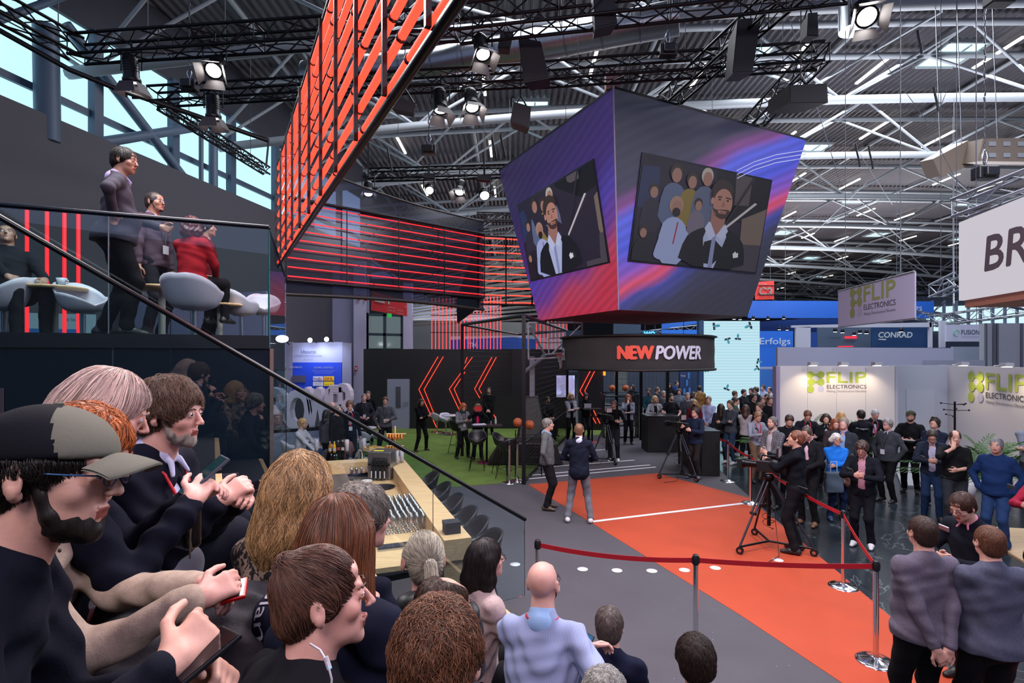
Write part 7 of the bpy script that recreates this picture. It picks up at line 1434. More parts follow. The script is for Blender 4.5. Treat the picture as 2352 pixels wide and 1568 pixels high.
    if 'lanyard' in extra or 'redlanyard' in extra or 'badge' in extra:
        lc = '#b8202e' if 'redlanyard' in extra else '#2a2a3a'; lm = MB(); y0 = -.128-tk-.02*(w-1)*4
        for sd in (-1, 1): lm.path([Vector(X((sd*.060, .0, .525))*s), Vector(X((sd*.062, -.070, .495))*s), Vector(X((sd*.045, y0+.012, .40))*s), Vector(X((0, y0-.012, .18))*s)], .006 if lod < 2 else .009, 4)
        ln = lm.build('lanyard', mat(lc, .6), o); R3 = Matrix([list(map(float, r)) for r in Rt]); MB().box(Vector(X((0, y0-.016, .13))*s), (.085*s, .006, .10*s), R=R3).build('badge', mat('#c4c4d2', .5), ln)
    if 'necklace' in extra:
        bd = MB()
        for sd in (-1, 1):
            for k in range(16): f = k/15; bd.ball(Vector(X((sd*(.070-.062*f), -.055-.085*math.sin(f*1.5), .50-.26*f))*s), .0062*s, 6)
        bd.build('bead_necklace', mat('#2c1814', .35), o)
    if 'watch' in extra or 'band' in extra:
        sh, el, ha = J[-1]; u_ = (ha-el)/np.linalg.norm(ha-el); c0 = ha-u_*.012; e1 = np.cross(u_, (0, 0, 1.)); e1 /= np.linalg.norm(e1); e2 = np.cross(u_, e1); MB().path([Vector(X(c0+(e1*math.cos(a)+e2*math.sin(a))*.031)*s) for a in [k*PI/8 for k in range(16)]], .005 if 'watch' in extra else .003, 5, True).build('wrist_watch' if 'watch' in extra else 'wrist_band', mat('#3a3a40' if 'watch' in extra else '#101014', .3, .4), o)
    if 'redlanyard' in extra and lod == 0: MB().path([Vector(X((math.sin(a)*.082, .03+math.cos(a)*.062, .540-.018*abs(math.cos(a))))*s) for a in [k*PI/10-PI/2 for k in range(11)]], .007, 4).build('lanyard', mat('#b8202e', .6), o)
    if 'headset' in extra:
        hm = MB(); hm.path([HCv(HC, (math.cos(a)*.092, .01, .02+math.sin(a)*.108), s) for a in [k*PI/10 for k in range(11)]], .006, 5)
        for sd in (-1, 1): hm.ball(HCv(HC, (sd*.092, .012, -.004), s), .028*s, 10, (.5, 1, 1))
        hm.build('headset', BLK, o)
    if 'scarf' in extra:
        S = Sdf(); 
        for k in range(8): a0, a1 = k*PI/4, (k+1)*PI/4; S.cone((math.sin(a0)*.085, math.cos(a0)*.085, .525), (math.sin(a1)*.085, math.cos(a1)*.085, .525), .038, k=.02, T=T)
        V, Q = S.mesh(v, wr); mesh_obj('scarf', V*s, Q, cloth('#3a4250', 'knit'), o, True)
    if 'mask' in extra:
        S = Sdf(); S.ell((0, -.075, -.050), (.050, .045, .045), k=.02, T=HC); S.ell((0, -.02, -.03), (.07, .055, .09), k=.005, sub=True, T=HC); V, Q = S.mesh(v*.8)
        if len(Q): mesh_obj('face_mask', V*s, Q, cloth('#16161a'), o, True)
    o['_x'] = 0; del o['_x']
    return o, dict(T=T, HC=HC, J=J, s=s, X=X, pos=Vector(pos), rz=rz)
def HCv(HC, p, s): return Vector(((HC[0]@np.array(p, f4)+HC[1]).astype(float)*s).tolist())
def wpt(inf, p, frame='T'):
    q = inf[frame]; l = (q[0]@np.array(p, f4)+q[1]).astype(float)*inf['s']; return inf['pos']+Matrix.Rotation(math.radians(inf['rz']), 3, 'Z')@Vector(l.tolist())
def hair_strands(V, Q, HC, s, hs, n, c, c2, parent, R):
    """fine tubes combed over the hair surface"""
    from mathutils.bvhtree import BVHTree
    bvh = BVHTree.FromPolygons([tuple(x) for x in V.tolist()], Q.tolist()); Ri = Matrix([list(map(float, r)) for r in HC[0]]); C0 = Vector(HC[1].tolist())*s
    crown = C0+Ri@Vector((0, .06, .11))*s; down = Ri@Vector((0, .10, -1)); fwd = Ri@Vector((0, -1, 0)); pts_all = []; idx = np.random.RandomState(R.randint(0, 9999)).randint(0, len(Q), n)
    long_ = hs in ('long', 'wavy', 'bob'); steps = 9 if long_ else 6; L = .024 if long_ else {'crop': .0022, 'short': .0065, 'messy': .009, 'balding': .006, 'pony': .010, 'bun': .009, 'curly': .006}.get(hs, .007)
    tie = C0+Ri@Vector((0, .125, .01) if hs == 'pony' else (0, .082, .085))*s; vs = []; fs = []; wdt = (.0013 if long_ else .0010)*s; n = int(n*1.5); idx = np.random.RandomState(R.randint(0, 9999)).randint(0, len(Q), n)
    for i in idx:
        q = Q[i]; p = Vector(((V[q[0]]+V[q[2]])/2).tolist()); loc, nr, _, _ = bvh.find_nearest(p); ph = R.uniform(0, 6); off = R.uniform(.0005, .004) if not hs == 'messy' else R.uniform(.001, .010); row = []
        ln = L*R.uniform(.6, 1.3)
        for k in range(steps):
            r = p-crown
            if hs in ('pony', 'bun'): fl = (tie-p)
            elif long_: fl = down*1.0+(r-r.project(Ri@Vector((0, 0, 1))))*4*(1 if r.dot(Ri@Vector((0, 0, 1))) > -.06 else 0)
            else: fl = r*6+down*.25+Ri@Vector((math.sin(ph)*.3, math.cos(ph)*.3, .0))
            if hs == 'wavy': fl += Ri@Vector((math.sin(k*1.5+ph), math.cos(k*1.5+ph), 0))*.55
            if hs in ('messy', 'curly'): fl += Vector((R.uniform(-1, 1), R.uniform(-1, 1), R.uniform(-1, 1)))*.35
            t = fl-nr*fl.dot(nr); 
            if t.length < 1e-6: break
            row.append(p+nr*(off*math.sin((k+.6)/steps*PI)+(.0006*k if not long_ else 0))); p = p+t.normalized()*ln; loc, nr2, _, dist = bvh.find_nearest(p)
            if loc is None: break
            p = loc; nr = nr2
        if len(row) < 3: continue
        b = len(vs); m = len(row)
        for k, a in enumerate(row):
            d_ = (row[min(k+1, m-1)]-row[max(k-1, 0)]); u = d_.cross(nr); u = u.normalized() if u.length > 1e-9 else Vector((1, 0, 0)); w_ = wdt*(1-.8*k/(m-1)); vs += [a+u*w_, a-u*w_, a+nr*w_*1.2]
        for k in range(m-1):
            for e in range(3): fs.append((b+k*3+e, b+k*3+(e+1) % 3, b+k*3+3+(e+1) % 3, b+k*3+3+e))
    if fs: mesh_obj('hair_strands', vs, np.array(fs), strand_mat(c, c2), parent, True)['kind'] = 'stuff'
def at_head(px, py, h, d=None):
    """ground point under a head whose top is seen at px, py"""
    d = d or (EYE-h)*F/(py-HY); return V3((px-CX)/F*d, d, .004)
def at_feet(px, py): q = G(px, py, .01); return V3(q.x, q.y, .01)
# facing angle: 0 looks at the viewer, 90 looks to the right of the picture, -90 to the left, 180 away
P = person
DK1, DK2, NAVY, GRY, CHAR = '#121217', '#1b1c22', '#1a2238', '#4a4c55', '#2b2d33'
# ---- presenters
P('silver-haired presenter in grey sweater in profile at the orange carpet edge', at_feet(1256, 1168), 78, 1.80, 'pockets', hair=('short', '#77726e'), top=('sweater', '#5c5d60'), shirt='#8fa6cc', pants='#16161c', shoes='#4a3c30', fat=1.06, d=10.5, head=(8, 0, 0))
P('presenter seen from behind in navy blazer, light grey trousers and white trainers', at_feet(1330, 1199), 172, 1.80, 'clasp', hands=((-.10, -.24, .12), (.10, -.24, .12)), hair=('crop', '#7a5640'), top=('blazer', '#151a2a'), shirt='#c4c8e0', pants='#6a6a74', shoes='#c9c9cd', extra=('closed',), d=9.8, legs='wide', fat=1.05)
# ---- cameramen and their tripods
def tripod(p, hh, spread, label, cam_label, yaw, dolly=True, sc=1.0):
    t = thing('camera_tripod', label, 'tripod', p, math.radians(yaw)); a3 = [math.radians(90+k*120) for k in range(3)]
    MB().lathe([(0, hh-.10), (.07, hh-.10), (.08, hh-.03), (.05, hh), (0, hh)], (0, 0, 0), 16).build('head', BLKM, t); MB().tube((0, 0, .35), (0, 0, hh-.1), .028).build('centre_column', BLKM, t)
    for a in a3:
        e = V3(math.cos(a)*spread, math.sin(a)*spread, .12); tp = V3(math.cos(a)*.06, math.sin(a)*.06, hh-.12); n_ = V3(-math.sin(a), math.cos(a), 0)*.035; m = tp.lerp(e, .5)
        lg = MB().tube(tp+n_, m+n_, .016).tube(tp-n_, m-n_, .016).tube(m, e, .016).build('leg', mat('#2a2d38', .35, .4), t); MB().tube(m+n_*1.4, m-n_*1.4, .024).build('leg_clamp', BLK, lg)
        if dolly: MB().tube((0, 0, .11), e+V3(0, 0, -.01), .018).build('dolly_arm', BLKM, t); w_ = MB().tube(e+V3(-.02, 0, -.065), e+V3(.02, 0, -.065), .055, n=18).build('wheel', BLK, t); MB().tube(e+V3(-.022, 0, -.065), e+V3(.022, 0, -.065), .025, n=12).build('wheel_hub', STEEL, w_)
    MB().path([V3(0, .05, hh-.04), V3(.1, .35, hh-.10), V3(.14, .55, hh-.14)], .010).build('pan_handle', BLK, t)
    cb = MB(); 
    for k in range(2): cb.path([V3(.08*math.cos(a*.7+k)+.05, .08*math.sin(a*.7), .55-.02*a+k*.1) for a in range(14)], .005, 4)
    cb.path([V3(0, 0, hh-.2), V3(.1, .1, .8), V3(.02, .1, .4), V3(.35, .2, .02), V3(.7, .1, .01)], .006, 4); cb.build('cable_coil', BLK, t)
    c = thing('video_camera', cam_label, 'video camera', p+V3(0, 0, hh*1.0), math.radians(yaw)); c.scale = (sc, sc, sc)
    MB().box((0, 0, .10), (.12, .30, .15)).box((0, .17, .12), (.10, .12, .10)).build('body', BLK, c, bevel=.01); mb = MB().tube((0, -.14, .11), (0, -.30, .11), .045, .055, n=16).tube((0, -.30, .11), (0, -.36, .11), .065, .07, n=16); mb.build('lens', BLKM, c); MB().box((0, -.36, .11), (.16, .06, .12)).build('matte_box', BLK, c)
    MB().path([V3(0, -.1, .17), V3(0, -.08, .24), V3(0, .10, .24), V3(0, .12, .17)], .012).build('carry_handle', BLKM, c); vf = MB().box((.0, .12, .30), (.20, .025, .13)).build('viewfinder_screen', BLK, c); MB().box((0, .135, .30), (.18, .004, .11)).build('screen_picture', mat('#a88c98', emit=.55), vf); MB().box((0, .26, .10), (.09, .06, .12)).build('battery', mat('#15151a', .5), c)
    return t
tripod(at_feet(1393, 1062), 1.18, .42, 'camera tripod on wheels left of the middle court, used by the headset man', 'video camera with small pink monitor held by the headset man', 205)
P('cameraman with headset and silver hair in black shirt behind the left tripod', at_feet(1410, 1058), -14, 1.78, 'camera', hands=((-.10, -.38, .30), (.16, -.36, .22)), hair=('short', '#8a8480'), top=('shirt', DK1), pants=DK2, shoes='#c9c9cd', extra=('headset', 'glasses', 'rolled'), head=(-12, -4, 0))
tripod(at_feet(1560, 1098), 1.20, .50, 'wheeled camera tripod at the far end of the orange carpet', 'video camera with pink monitor in front of the navy hoodie cameraman', 215)
P('cameraman with glasses in navy hoodie working the middle tripod, facing left', at_feet(1597, 1098), -52, 1.76, 'camera', hands=((-.10, -.42, .34), (.12, -.36, .28)), hair=('short', '#3a2c28'), top=('hoodie', '#1a2338'), pants='#221e20', shoes='#5a5a64', extra=('headset', 'glasses'), head=(0, -2, 0))
tripod(at_feet(1766, 1258), 1.16, .62, 'large wheeled camera tripod standing on the orange carpet at right', 'large shoulder video camera worked by the man in black sweatshirt', 235, sc=1.15)
P('cameraman with reddish brown hair in black sweatshirt and jeans beside the right tripod', at_feet(1830, 1268), -128, 1.88, 'camera', hands=((-.16, -.44, .42), (.0, -.40, .34)), hair=('short', '#6a3c28'), top=('sweater', '#10121a'), pants='#131318', shoes='#1c1c22', extra=('round', 'noshirt'), head=(14, -4, 0), d=8.2)
# ---- crowd along the barrier (label, px, head top row, height, facing, options)
def C(label, px, py, h, rz, d=None, **k): return P(label, at_head(px, py, h, d), rz, h, **k)
C('man in white shirt, hands clasped, at the left end of the standing crowd', 1628, 908, 1.78, -38, pose='clasp', hair=('short', '#8a7468'), top=('shirt', '#a4acd0'), pants='#20305a')
C('woman with very long dark hair seen from behind beside the grey hoodie man', 1656, 928, 1.66, 160, 15.6, pose='down', hair=('long', '#2a1c1a', '#3a2620', .42), top=('jacket', '#2c2a30'), pants=DK1, female=1, extra=('closed',))
hm, hi = C('man in dark grey hoodie with crossed arms and black backpack, looking left', 1678, 920, 1.80, -62, 15.2, pose='crossed', hair=('short', '#4a362c'), top=('hoodie', '#3a3f48'), pants='#26344a', shoes='#c9c9cd')
C('woman with long brown hair and pale sweater standing with back half turned', 1713, 927, 1.68, 150, 15.0, pose='crossed', hair=('long', '#38251f', '#4a3028', .32), top=('sweater', '#a39ba0'), pants=DK1, female=1, extra=('round', 'noshirt'))
C('man with yellow collar and red lanyard standing behind the hoodie man', 1689, 903, 1.76, 60, 16.8, pose='clasp', hair=('short', '#33261f'), top=('jacket', '#2e4a48'), shirt='#b8b020', pants=DK1, extra=('redlanyard',))
C('man in light blue shirt before the pale video wall', 1687, 881, 1.76, 85, 20, pose='down', hair=('crop', '#4a362c'), top=('shirt', '#5f8cc0'), pants='#26344a')
C('man in black jacket with backpack straps before the video wall', 1708, 876, 1.80, 30, 20.2, pose='clasp', hair=('short', '#2a1d18'), top=('jacket', '#191c22'), pants='#26344a', extra=('closed',))
C('man with black glasses and crossed arms in black in the far crowd', 1731, 889, 1.82, 12, 17.6, pose='crossed', hair=('short', '#2c2420'), top=('shirt', DK1), pants=DK1, extra=('glasses',))
C('dark-haired man behind the crossed-arms man with black glasses', 1726, 876, 1.80, -60, 21, hair=('short', '#1d1512'), top=('jacket', '#15171c'), extra=('closed',))
C('curly-haired man at the back beside the FLIP wall corner', 1737, 868, 1.80, -80, 21.6, hair=('curly', '#3a2a22'), top=('shirt', '#202838'))
C('man in white shirt far back at the FLIP wall corner', 1753, 866, 1.82, -60, 23, hair=('short', '#2f221c'), top=('shirt', '#9aa0b8'))
C('bald man far back between the white shirt man and the wall post', 1768, 872, 1.78, -70, 22, hair=('balding', '#3a2a22'), top=('jacket', '#b0a8b4'), extra=('closed',))
C('man in black with folded arms and dark hair in front of the wall post', 1762, 893, 1.78, -30, 18, pose='crossed', hair=('short', '#241a16'), top=('sweater', '#14151b'), extra=('round', 'noshirt'))
C('young man in black shirt with small white name tag near the wall post', 1767, 904, 1.80, 5, 16.6, pose='down', hair=('short', '#4a3226'), top=('shirt', DK1))
C('fair man between the black shirts looking down, near the wall post', 1752, 906, 1.76, -25, 17, pose='down', hair=('short', '#6a4a38'), top=('shirt', '#3a3036'))
C('bearded man with scarf and crossed arms in dark blue jacket beside the booth post', 1796, 897, 1.84, -75, 15.2, pose='crossed', hair=('short', '#2a1f1a'), top=('jacket', '#1c2a3a'), pants=DK1, extra=('beard', 'glasses', 'scarf', 'closed'))
C('man in dark suit with brown hair looking left behind the lanyard man', 1745, 922, 1.78, -70, 14.6, pose='down', hair=('short', '#5a3e30'), top=('blazer', '#16181f'), pants=DK1)
C('young man in checked shirt with red lanyard and khaki trousers looking at his phone', 1737, 943, 1.72, 8, 13.0, pose='phone', hair=('short', '#8a6448'), top=('shirt', '#8f94a8', 'check'), pants='#6a5444', shoes='#2a2a30', extra=('redlanyard',), head=(0, 22, 0))
C('bearded man in black and white plaid shirt behind the right tripod, facing left', 1776, 957, 1.82, -65, 10.8, pose='clasp', hair=('short', '#5f5a58'), top=('jacket', '#6a6a74', 'plaid'), shirt='#a8a8b0', pants=DK1, extra=('beard', 'open'), fat=1.05)
C('man in black sweater looking down between the plaid shirt and the pink shirt', 1812, 950, 1.80, -20, 11.6, pose='read', hair=('short', '#3c2a22'), top=('sweater', '#14151b'), extra=('round', 'noshirt', 'beard'), head=(0, 24, 0))
C('slim man in dark suit with open pink shirt, cropped hair, looking down', 1858, 976, 1.80, -52, 9.7, pose='read', hands=((-.12, -.26, .12), (.06, -.26, .08)), hair=('crop', '#4a3a34'), top=('blazer', '#14151b'), shirt='#c4a0b4', pants='#131318', shoes='#6a4a34', head=(0, 26, 0))
C('man in dark suit with red lanyard reading, behind the pink shirt man', 1853, 938, 1.78, -15, 12.8, pose='read', hair=('short', '#6a4432'), top=('blazer', '#171a24'), shirt='#b4a8c0', extra=('redlanyard',), head=(0, 28, 0))
C('woman with short dark hair in black blazer over white top', 1897, 940, 1.70, -25, 12.5, pose='down', hair=('bob', '#2a1e1c', '#33241f', .07), top=('blazer', '#15171e'), shirt='#c4c8d4', female=1)
C('blonde woman seen from behind before the booth plants', 1932, 932, 1.68, 175, 13.0, pose='phone', hair=('bob', '#a87a4a', '#c49860', .10), top=('jacket', '#2c3a52'), female=1, extra=('closed',))
C('woman with auburn hair peeking out behind the grey-haired man', 1918, 960, 1.64, -15, 12.0, pose='down', hair=('long', '#6a3422', '#8a4a2c', .2), top=('jacket', '#3a3036'), female=1, skin='pink', extra=('closed',))
C('grey-haired man in charcoal jacket over light blue shirt, looking up left', 1938, 960, 1.80, -48, 10.8, pose='down', hair=('short', '#8f847a'), top=('blazer', '#2c323a'), shirt='#7f9ccc', pants='#2a2e38', shoes=DK1, extra=('open',), fat=1.15, head=(0, -8, 0), skin='pink')
ow, oi = C('elderly woman with white hair in bright blue cardigan, arms crossed, holding bags', 1920, 995, 1.60, -12, 10.0, pose='crossed', hair=('bob', '#a8a8a4', '#d0d0cc', .03), top=('blouse', '#1c6ac8'), pants='#1c2a4a', shoes='#3a4a6a', extra=('glasses',), female=1, fat=1.1)
mh_, mi_ = C('man from behind in black hoodie with small white logo on the back', 1978, 943, 1.78, 172, 12.6, pose='phone', hair=('short', '#1d1615'), top=('hoodie', '#12151d'), pants=DK1, fat=1.12)
C('white-haired man in dark suit with red lanyard leaning forward at the booth', 2000, 938, 1.74, -5, 13.6, pose='read', lean=14, hair=('short', '#b0b0b2'), top=('blazer', '#15171f'), shirt='#a8b4dc', extra=('redlanyard',), head=(0, 16, 0), skin='pink')
C('young man with curly hair and glasses in black jacket over pink top, typing', 1982, 1016, 1.70, -42, 8.6, pose='phone', hair=('curly', '#3a261e'), top=('jacket', '#10131d'), shirt='#a87888', pants='#10121a', shoes='#c9c9cd', extra=('glasses', 'open'), fat=1.08, head=(0, 24, 0), skin='pink')
C('stout grey-haired man in charcoal sweater with badge, looking left', 2040, 964, 1.74, -68, 11.2, pose='pockets', hair=('side', '#8a8888'), top=('sweater', '#383c44'), shirt='#a8b4dc', pants='#121216', extra=('lanyard', 'glasses'), fat=1.25, skin='pink')
cm, ci = C('young bearded man in olive cap and black hoodie holding a tablet', 2092, 950, 1.82, -48, 12.0, pose='read', hair=('short', '#3a2a22'), top=('hoodie', '#101116'), pants='#101116', shoes=DK1, extra=('beard', ('cap', '#3d4030', '#34372a')), head=(0, -6, 0))
C('tall dark-haired man in navy jacket with crossed arms, chin raised, looking left', 2146, 959, 1.78, -60, 11.0, pose='crossed', hair=('quiff', '#2c1f1a'), top=('jacket', '#1a2236'), shirt='#15151c', pants='#20304c', shoes='#1c1c20', head=(0, -14, 0), extra=('noshirt', 'closed'))
C('man with glasses in dark vest over white shirt bent over his phone', 2140, 998, 1.72, -35, 10.0, pose='phone', lean=8, hair=('short', '#3c3634'), top=('jacket', '#1d2434'), shirt='#b4b4d0', pants='#1d3152', shoes='#23232a', extra=('glasses', 'open'), head=(0, 26, 0))
C('bald man in black shirt with rolled sleeves raising a hand to his mouth', 2192, 997, 1.76, -28, 9.3, pose='chin', hands=((-.05, -.21, .53), (-.02, -.30, .18)), hair=('balding', '#3a2e2a'), top=('shirt', '#101114'), pants='#2c3038', shoes='#c0c0c8', extra=('rolled',), fat=1.12, head=(0, 10, 0))
C('grey-haired man in bright navy blue jacket looking left at the right side', 2290, 1015, 1.74, -58, 8.5, pose='pockets', hair=('short', '#77787c'), top=('hoodie', '#142c58'), shirt='#1a1c26', pants='#243c66', shoes=DK1, extra=('closed', 'noshirt', 'round'), fat=1.15)
C('man in grey hoodie with crossed arms and brown shoulder bag cut by the right edge', 2368, 975, 1.78, -40, 11.0, pose='crossed', hair=('short', '#3a2a22'), top=('hoodie', '#7b8496'), pants='#2a2c34')
C('woman with long blonde wavy hair holding a phone, cut by the right edge', 2402, 1052, 1.68, -75, 6.8, pose='phone', hair=('wavy', '#a8845c', '#c4a078', .30), top=('jacket', '#8a1c34'), pants=DK1, female=1, extra=('closed',))
# ---- foreground right trio
C('man with glasses in dark navy sweater over pink collar reading his phone in profile', 2240, 1123, 1.80, -74, 5.0, strands=3000, pose='phone', lean=8, hair=('short', '#4a322a'), top=('sweater', '#11131d'), shirt='#c47a94', pants='#252a44', extra=('glasses',), head=(0, 24, 0), skin='fair', fat=1.02)
C('man in grey sweater with pink collar, hands clasped behind his back', 2122, 1187, 1.80, 177, 4.12, pose='behind', strands=4000, hair=('crop', '#3f2a24'), top=('sweater', '#5c5766'), shirt='#c88cac', pants='#0e0e12', fat=1.32, extra=('round', 'watch'), skin='fair')
C('man from behind in slate sweater with pink collar, half cut by the right edge', 2276, 1213, 1.78, 170, 3.95, pose='clasp', strands=4000, hair=('crop', '#6a4430'), top=('sweater', '#4c4f62'), shirt='#c088a8', pants='#101016', fat=1.25, extra=('round',), skin='fair')
# ---- middle and back, under the ring banner
def S_(label, px, py, d, rz, seat=.5, h=1.75, **k): return P(label, V3((px-CX)/F*d, d, seat), rz, h, sit=True, d=d, **k)
P('bearded dark-haired man in black seated on a block left of the television', V3((1258-CX)/F*19.5, 19.5, .62), 20, 1.78, 'lap', sit=True, hair=('short', '#0e0a0a'), top=('jacket', DK1), pants=DK2, extra=('beard', 'closed'), skin='tan', d=17)
t = thing('seat_block', 'dark block the bearded man in black sits on', 'block', V3((1258-CX)/F*19.5, 19.6, 0.02)); MB().box((0, 0, .30), (.6, .5, .60)).build('block', BLK, t)
C('blonde woman in light grey cardigan with crossed arms behind the cage post', 1311, 893, 1.70, 15, 19.4, pose='crossed', hair=('wavy', '#a08058', '#c0a070', .12), top=('jacket', '#8c8e9c'), shirt='#15151a', pants=DK1, female=1, extra=('open',))
C('dark-haired woman in black looking at her phone behind the lectern', 1345, 898, 1.70, 10, 19.6, pose='phone', hair=('long', '#1d1413', '#241a18', .10), top=('sweater', DK1), pants=DK2, female=1, extra=('round', 'noshirt'), head=(0, 10, 0))
C('woman with long auburn hair in grey cardigan, hand on chin, before the drinks shelf', 1443, 895, 1.72, -6, 18.6, pose='chin', hair=('long', '#7a3a22', '#9a5030', .22), top=('jacket', '#7c8090'), shirt='#15151a', pants=DK1, female=1, extra=('open',))
C('bearded man in teal shirt with clasped hands behind the black desk, left', 1490, 879, 1.84, -20, 20.2, pose='clasp', hair=('short', '#3c2f2a'), top=('shirt', '#1f4450'), pants=DK2, skin='tan', extra=('beard',))
C('blonde woman in black with papers left of the desk man', 1504, 905, 1.70, 0, 18.2, pose='read', hair=('long', '#a88058', '#c8a074', .16), top=('jacket', '#8f8f98'), shirt='#15151a', pants=DK1, female=1, extra=('open',))
C('grey-haired man in grey sweater behind the desk crowd', 1524, 890, 1.78, 5, 19.6, pose='down', hair=('short', '#9a9690'), top=('sweater', '#484a52'), skin='pink')
C('bearded young man in black T-shirt working at the black desk', 1541, 898, 1.80, 8, 17.9, pose='front', hair=('short', '#231a17'), top=('tee', '#121217'), pants=DK1, extra=('beard',))
C('bald man in dark sweater over white collar behind the middle cameraman', 1579, 895, 1.80, -5, 18.4, pose='down', hair=('crop', '#8a7a70'), top=('sweater', '#3a3c44'), shirt='#c9ccd8', skin='pink', extra=('badge',))
C('woman wearing a black face mask and red top behind the middle cameraman', 1595, 913, 1.66, -20, 17.0, pose='down', hair=('bob', '#8a6a4c', '#a88462', .10), top=('jacket', '#5a1c28'), female=1, extra=('mask', 'closed'))
C('man from behind in brown quilted vest beside the pale video wall', 1606, 868, 1.84, 178, 22, pose='down', hair=('short', '#2c211c'), top=('puffer', '#7a5420'), pants='#5a4a3a')
C('woman with dark hair just left of the brown vest man', 1592, 893, 1.68, 60, 20.5, pose='down', hair=('long', '#2a1c1a', '#38261f', .12), top=('jacket', '#8a8a94'), female=1, extra=('closed',))
C('man with dark hair and olive jacket left of the bald sweater man', 1560, 885, 1.74, -15, 21.5, hair=('bob', '#3a2c26', '#4a382e', .03), top=('jacket', '#5a6470'), extra=('closed',))
C('man in blue suit far back under the banner', 1554, 862, 1.80, 20, 27, hair=('short', '#3a2c26'), top=('blazer', '#1c3470'), pants='#1c3470')
C('woman in dark blue with brown hair far back under the banner', 1563, 871, 1.72, 160, 25.5, hair=('long', '#5a3a28', '#6a4630', .15), top=('jacket', '#1c2038'), female=1, extra=('closed',))
C('man from behind in blue jacket far back before the navy poster', 1570, 864, 1.80, 175, 26, hair=('short', '#2a201c'), top=('jacket', '#1c3c78'), extra=('closed',))
C('woman in black with white sheet far back right of the middle post', 1538, 866, 1.70, -20, 26.5, hair=('long', '#241a18', '#2c201c', .15), top=('jacket', DK1), female=1, pose='read', extra=('closed',))
C('woman with dark hair in profile behind the fence', 1453, 868, 1.72, -60, 25, hair=('bob', '#1d1514', '#2a1e1c', .08), top=('jacket', '#1c1c22'), female=1, extra=('closed',))
C('bearded man with bun in dark shirt beside the fence post', 1509, 878, 1.78, 60, 22, hair=('bun', '#5a4436'), top=('shirt', '#25262c'), extra=('beard',))
# ---- lounge side on the turf
C('woman in black turtleneck with crossed arms standing on the turf', 967, 913, 1.68, 40, 17.2, pose='crossed', hair=('long', '#17100f', '#201614', .10), top=('sweater', '#0d0d11'), pants='#0f0f13', shoes='#3a2620', female=1, extra=('round', 'noshirt'), legs='wide', skin='mid')
C('red-haired woman in plaid shirt and scarf looking at her phone on the turf', 1062, 920, 1.66, 30, 16.0, pose='phone', hair=('bob', '#8a4424', '#b0602e', .12), top=('blouse', '#8a8a92', 'plaid'), pants='#121216', shoes='#1c1c22', female=1, extra=('scarf', 'badge'), head=(0, 22, 0), legs='wide')
ph1, phi = C('woman in black blazer over pink top holding up a red phone to take a picture', 1097, 930, 1.64, 6, 15.8, pose='photo', hair=('wavy', '#5a4030', '#74543c', .10), top=('blazer', '#14141a'), shirt='#c81c5a', pants=DK1, female=1)
C('man in black shirt with glasses standing before the right arrow light of the wall', 1123, 882, 1.84, -4, 20.8, pose='clasp', hair=('crop', '#4a3a34'), top=('shirt', '#0e0f13'), pants='#0e0f13', extra=('glasses', 'beard'), fat=1.15, skin='pink')
C('man in grey sweater with badge holding a cup beside the grey door', 885, 902, 1.82, 12, 16.2, pose='front', hands=((-.2, -.06, -.02), (.10, -.28, .16)), hair=('short', '#5a3424'), top=('sweater', '#4c4e56'), shirt='#b4bcd4', pants='#12141c', extra=('badge',), fat=1.1, legs='wide')
C('man in dark sweater with badge, phone in hand, left of the grey sweater man', 836, 893, 1.82, 20, 17.5, pose='front', hair=('crop', '#8a7468'), top=('sweater', '#26262e'), shirt='#b4bcd4', extra=('badge',), fat=1.15, skin='pink')
C('bald man in black turtleneck behind the dark sweater man', 846, 886, 1.84, 5, 18.6, pose='down', hair=('crop', '#5a463c'), top=('sweater', '#0e0f13'), extra=('round', 'noshirt'))
C('man in navy suit with red lanyard and wavy hair at the lounge table', 803, 920, 1.84, 25, 14.4, pose='down', hair=('curly', '#6a4a34'), top=('blazer', '#141a2a'), shirt='#c4c8dc', pants='#141a2a', extra=('redlanyard', 'glasses'), skin='pink')
C('short-haired man in black coat looking right beside the red lanyard man', 774, 931, 1.80, 70, 13.6, pose='down', hair=('crop', '#8a8078'), top=('jacket', '#17161b'), pants=DK1, extra=('closed',), fat=1.1, skin='pink')
C('bald man mostly hidden behind the black coat man', 762, 926, 1.80, 40, 14.6, pose='down', hair=('bald', '#8a7468'), top=('jacket', '#15161c'), extra=('closed',), skin='pink')
C('woman with long black hair seen from behind in grey top beside the black coat', 750, 948, 1.66, 150, 13.8, pose='down', hair=('long', '#141011', '#1d1716', .30), top=('sweater', '#55535c'), female=1, extra=('round', 'noshirt'))
C('man with brown hair hidden behind the red lanyard man', 790, 930, 1.76, 60, 15.6, hair=('messy', '#4a3226'), top=('jacket', '#20242e'), extra=('closed',))
P('blond man with glasses and beard in white shirt seated at the lounge, looking right', V3((688-CX)/F*13.4, 13.4, .52), 82, 1.80, 'lean', sit=True, hair=('messy', '#a8794a', '#c4986a'), top=('shirt', '#b4aeb8'), pants='#2a3a5a', extra=('glasses', 'beard'), d=11, lean=6)
C('woman with pinned-up dark hair in blue at the UTSOURCE booth', 712, 868, 1.66, 60, 22.6, pose='read', hair=('bun', '#15100f'), top=('shirt', '#1c3c8a'), female=1)
C('person with dark hair just visible behind the big white letters', 743, 880, 1.55, 170, 22.4, hair=('short', '#15100f'), top=('shirt', '#1c2c5a'))
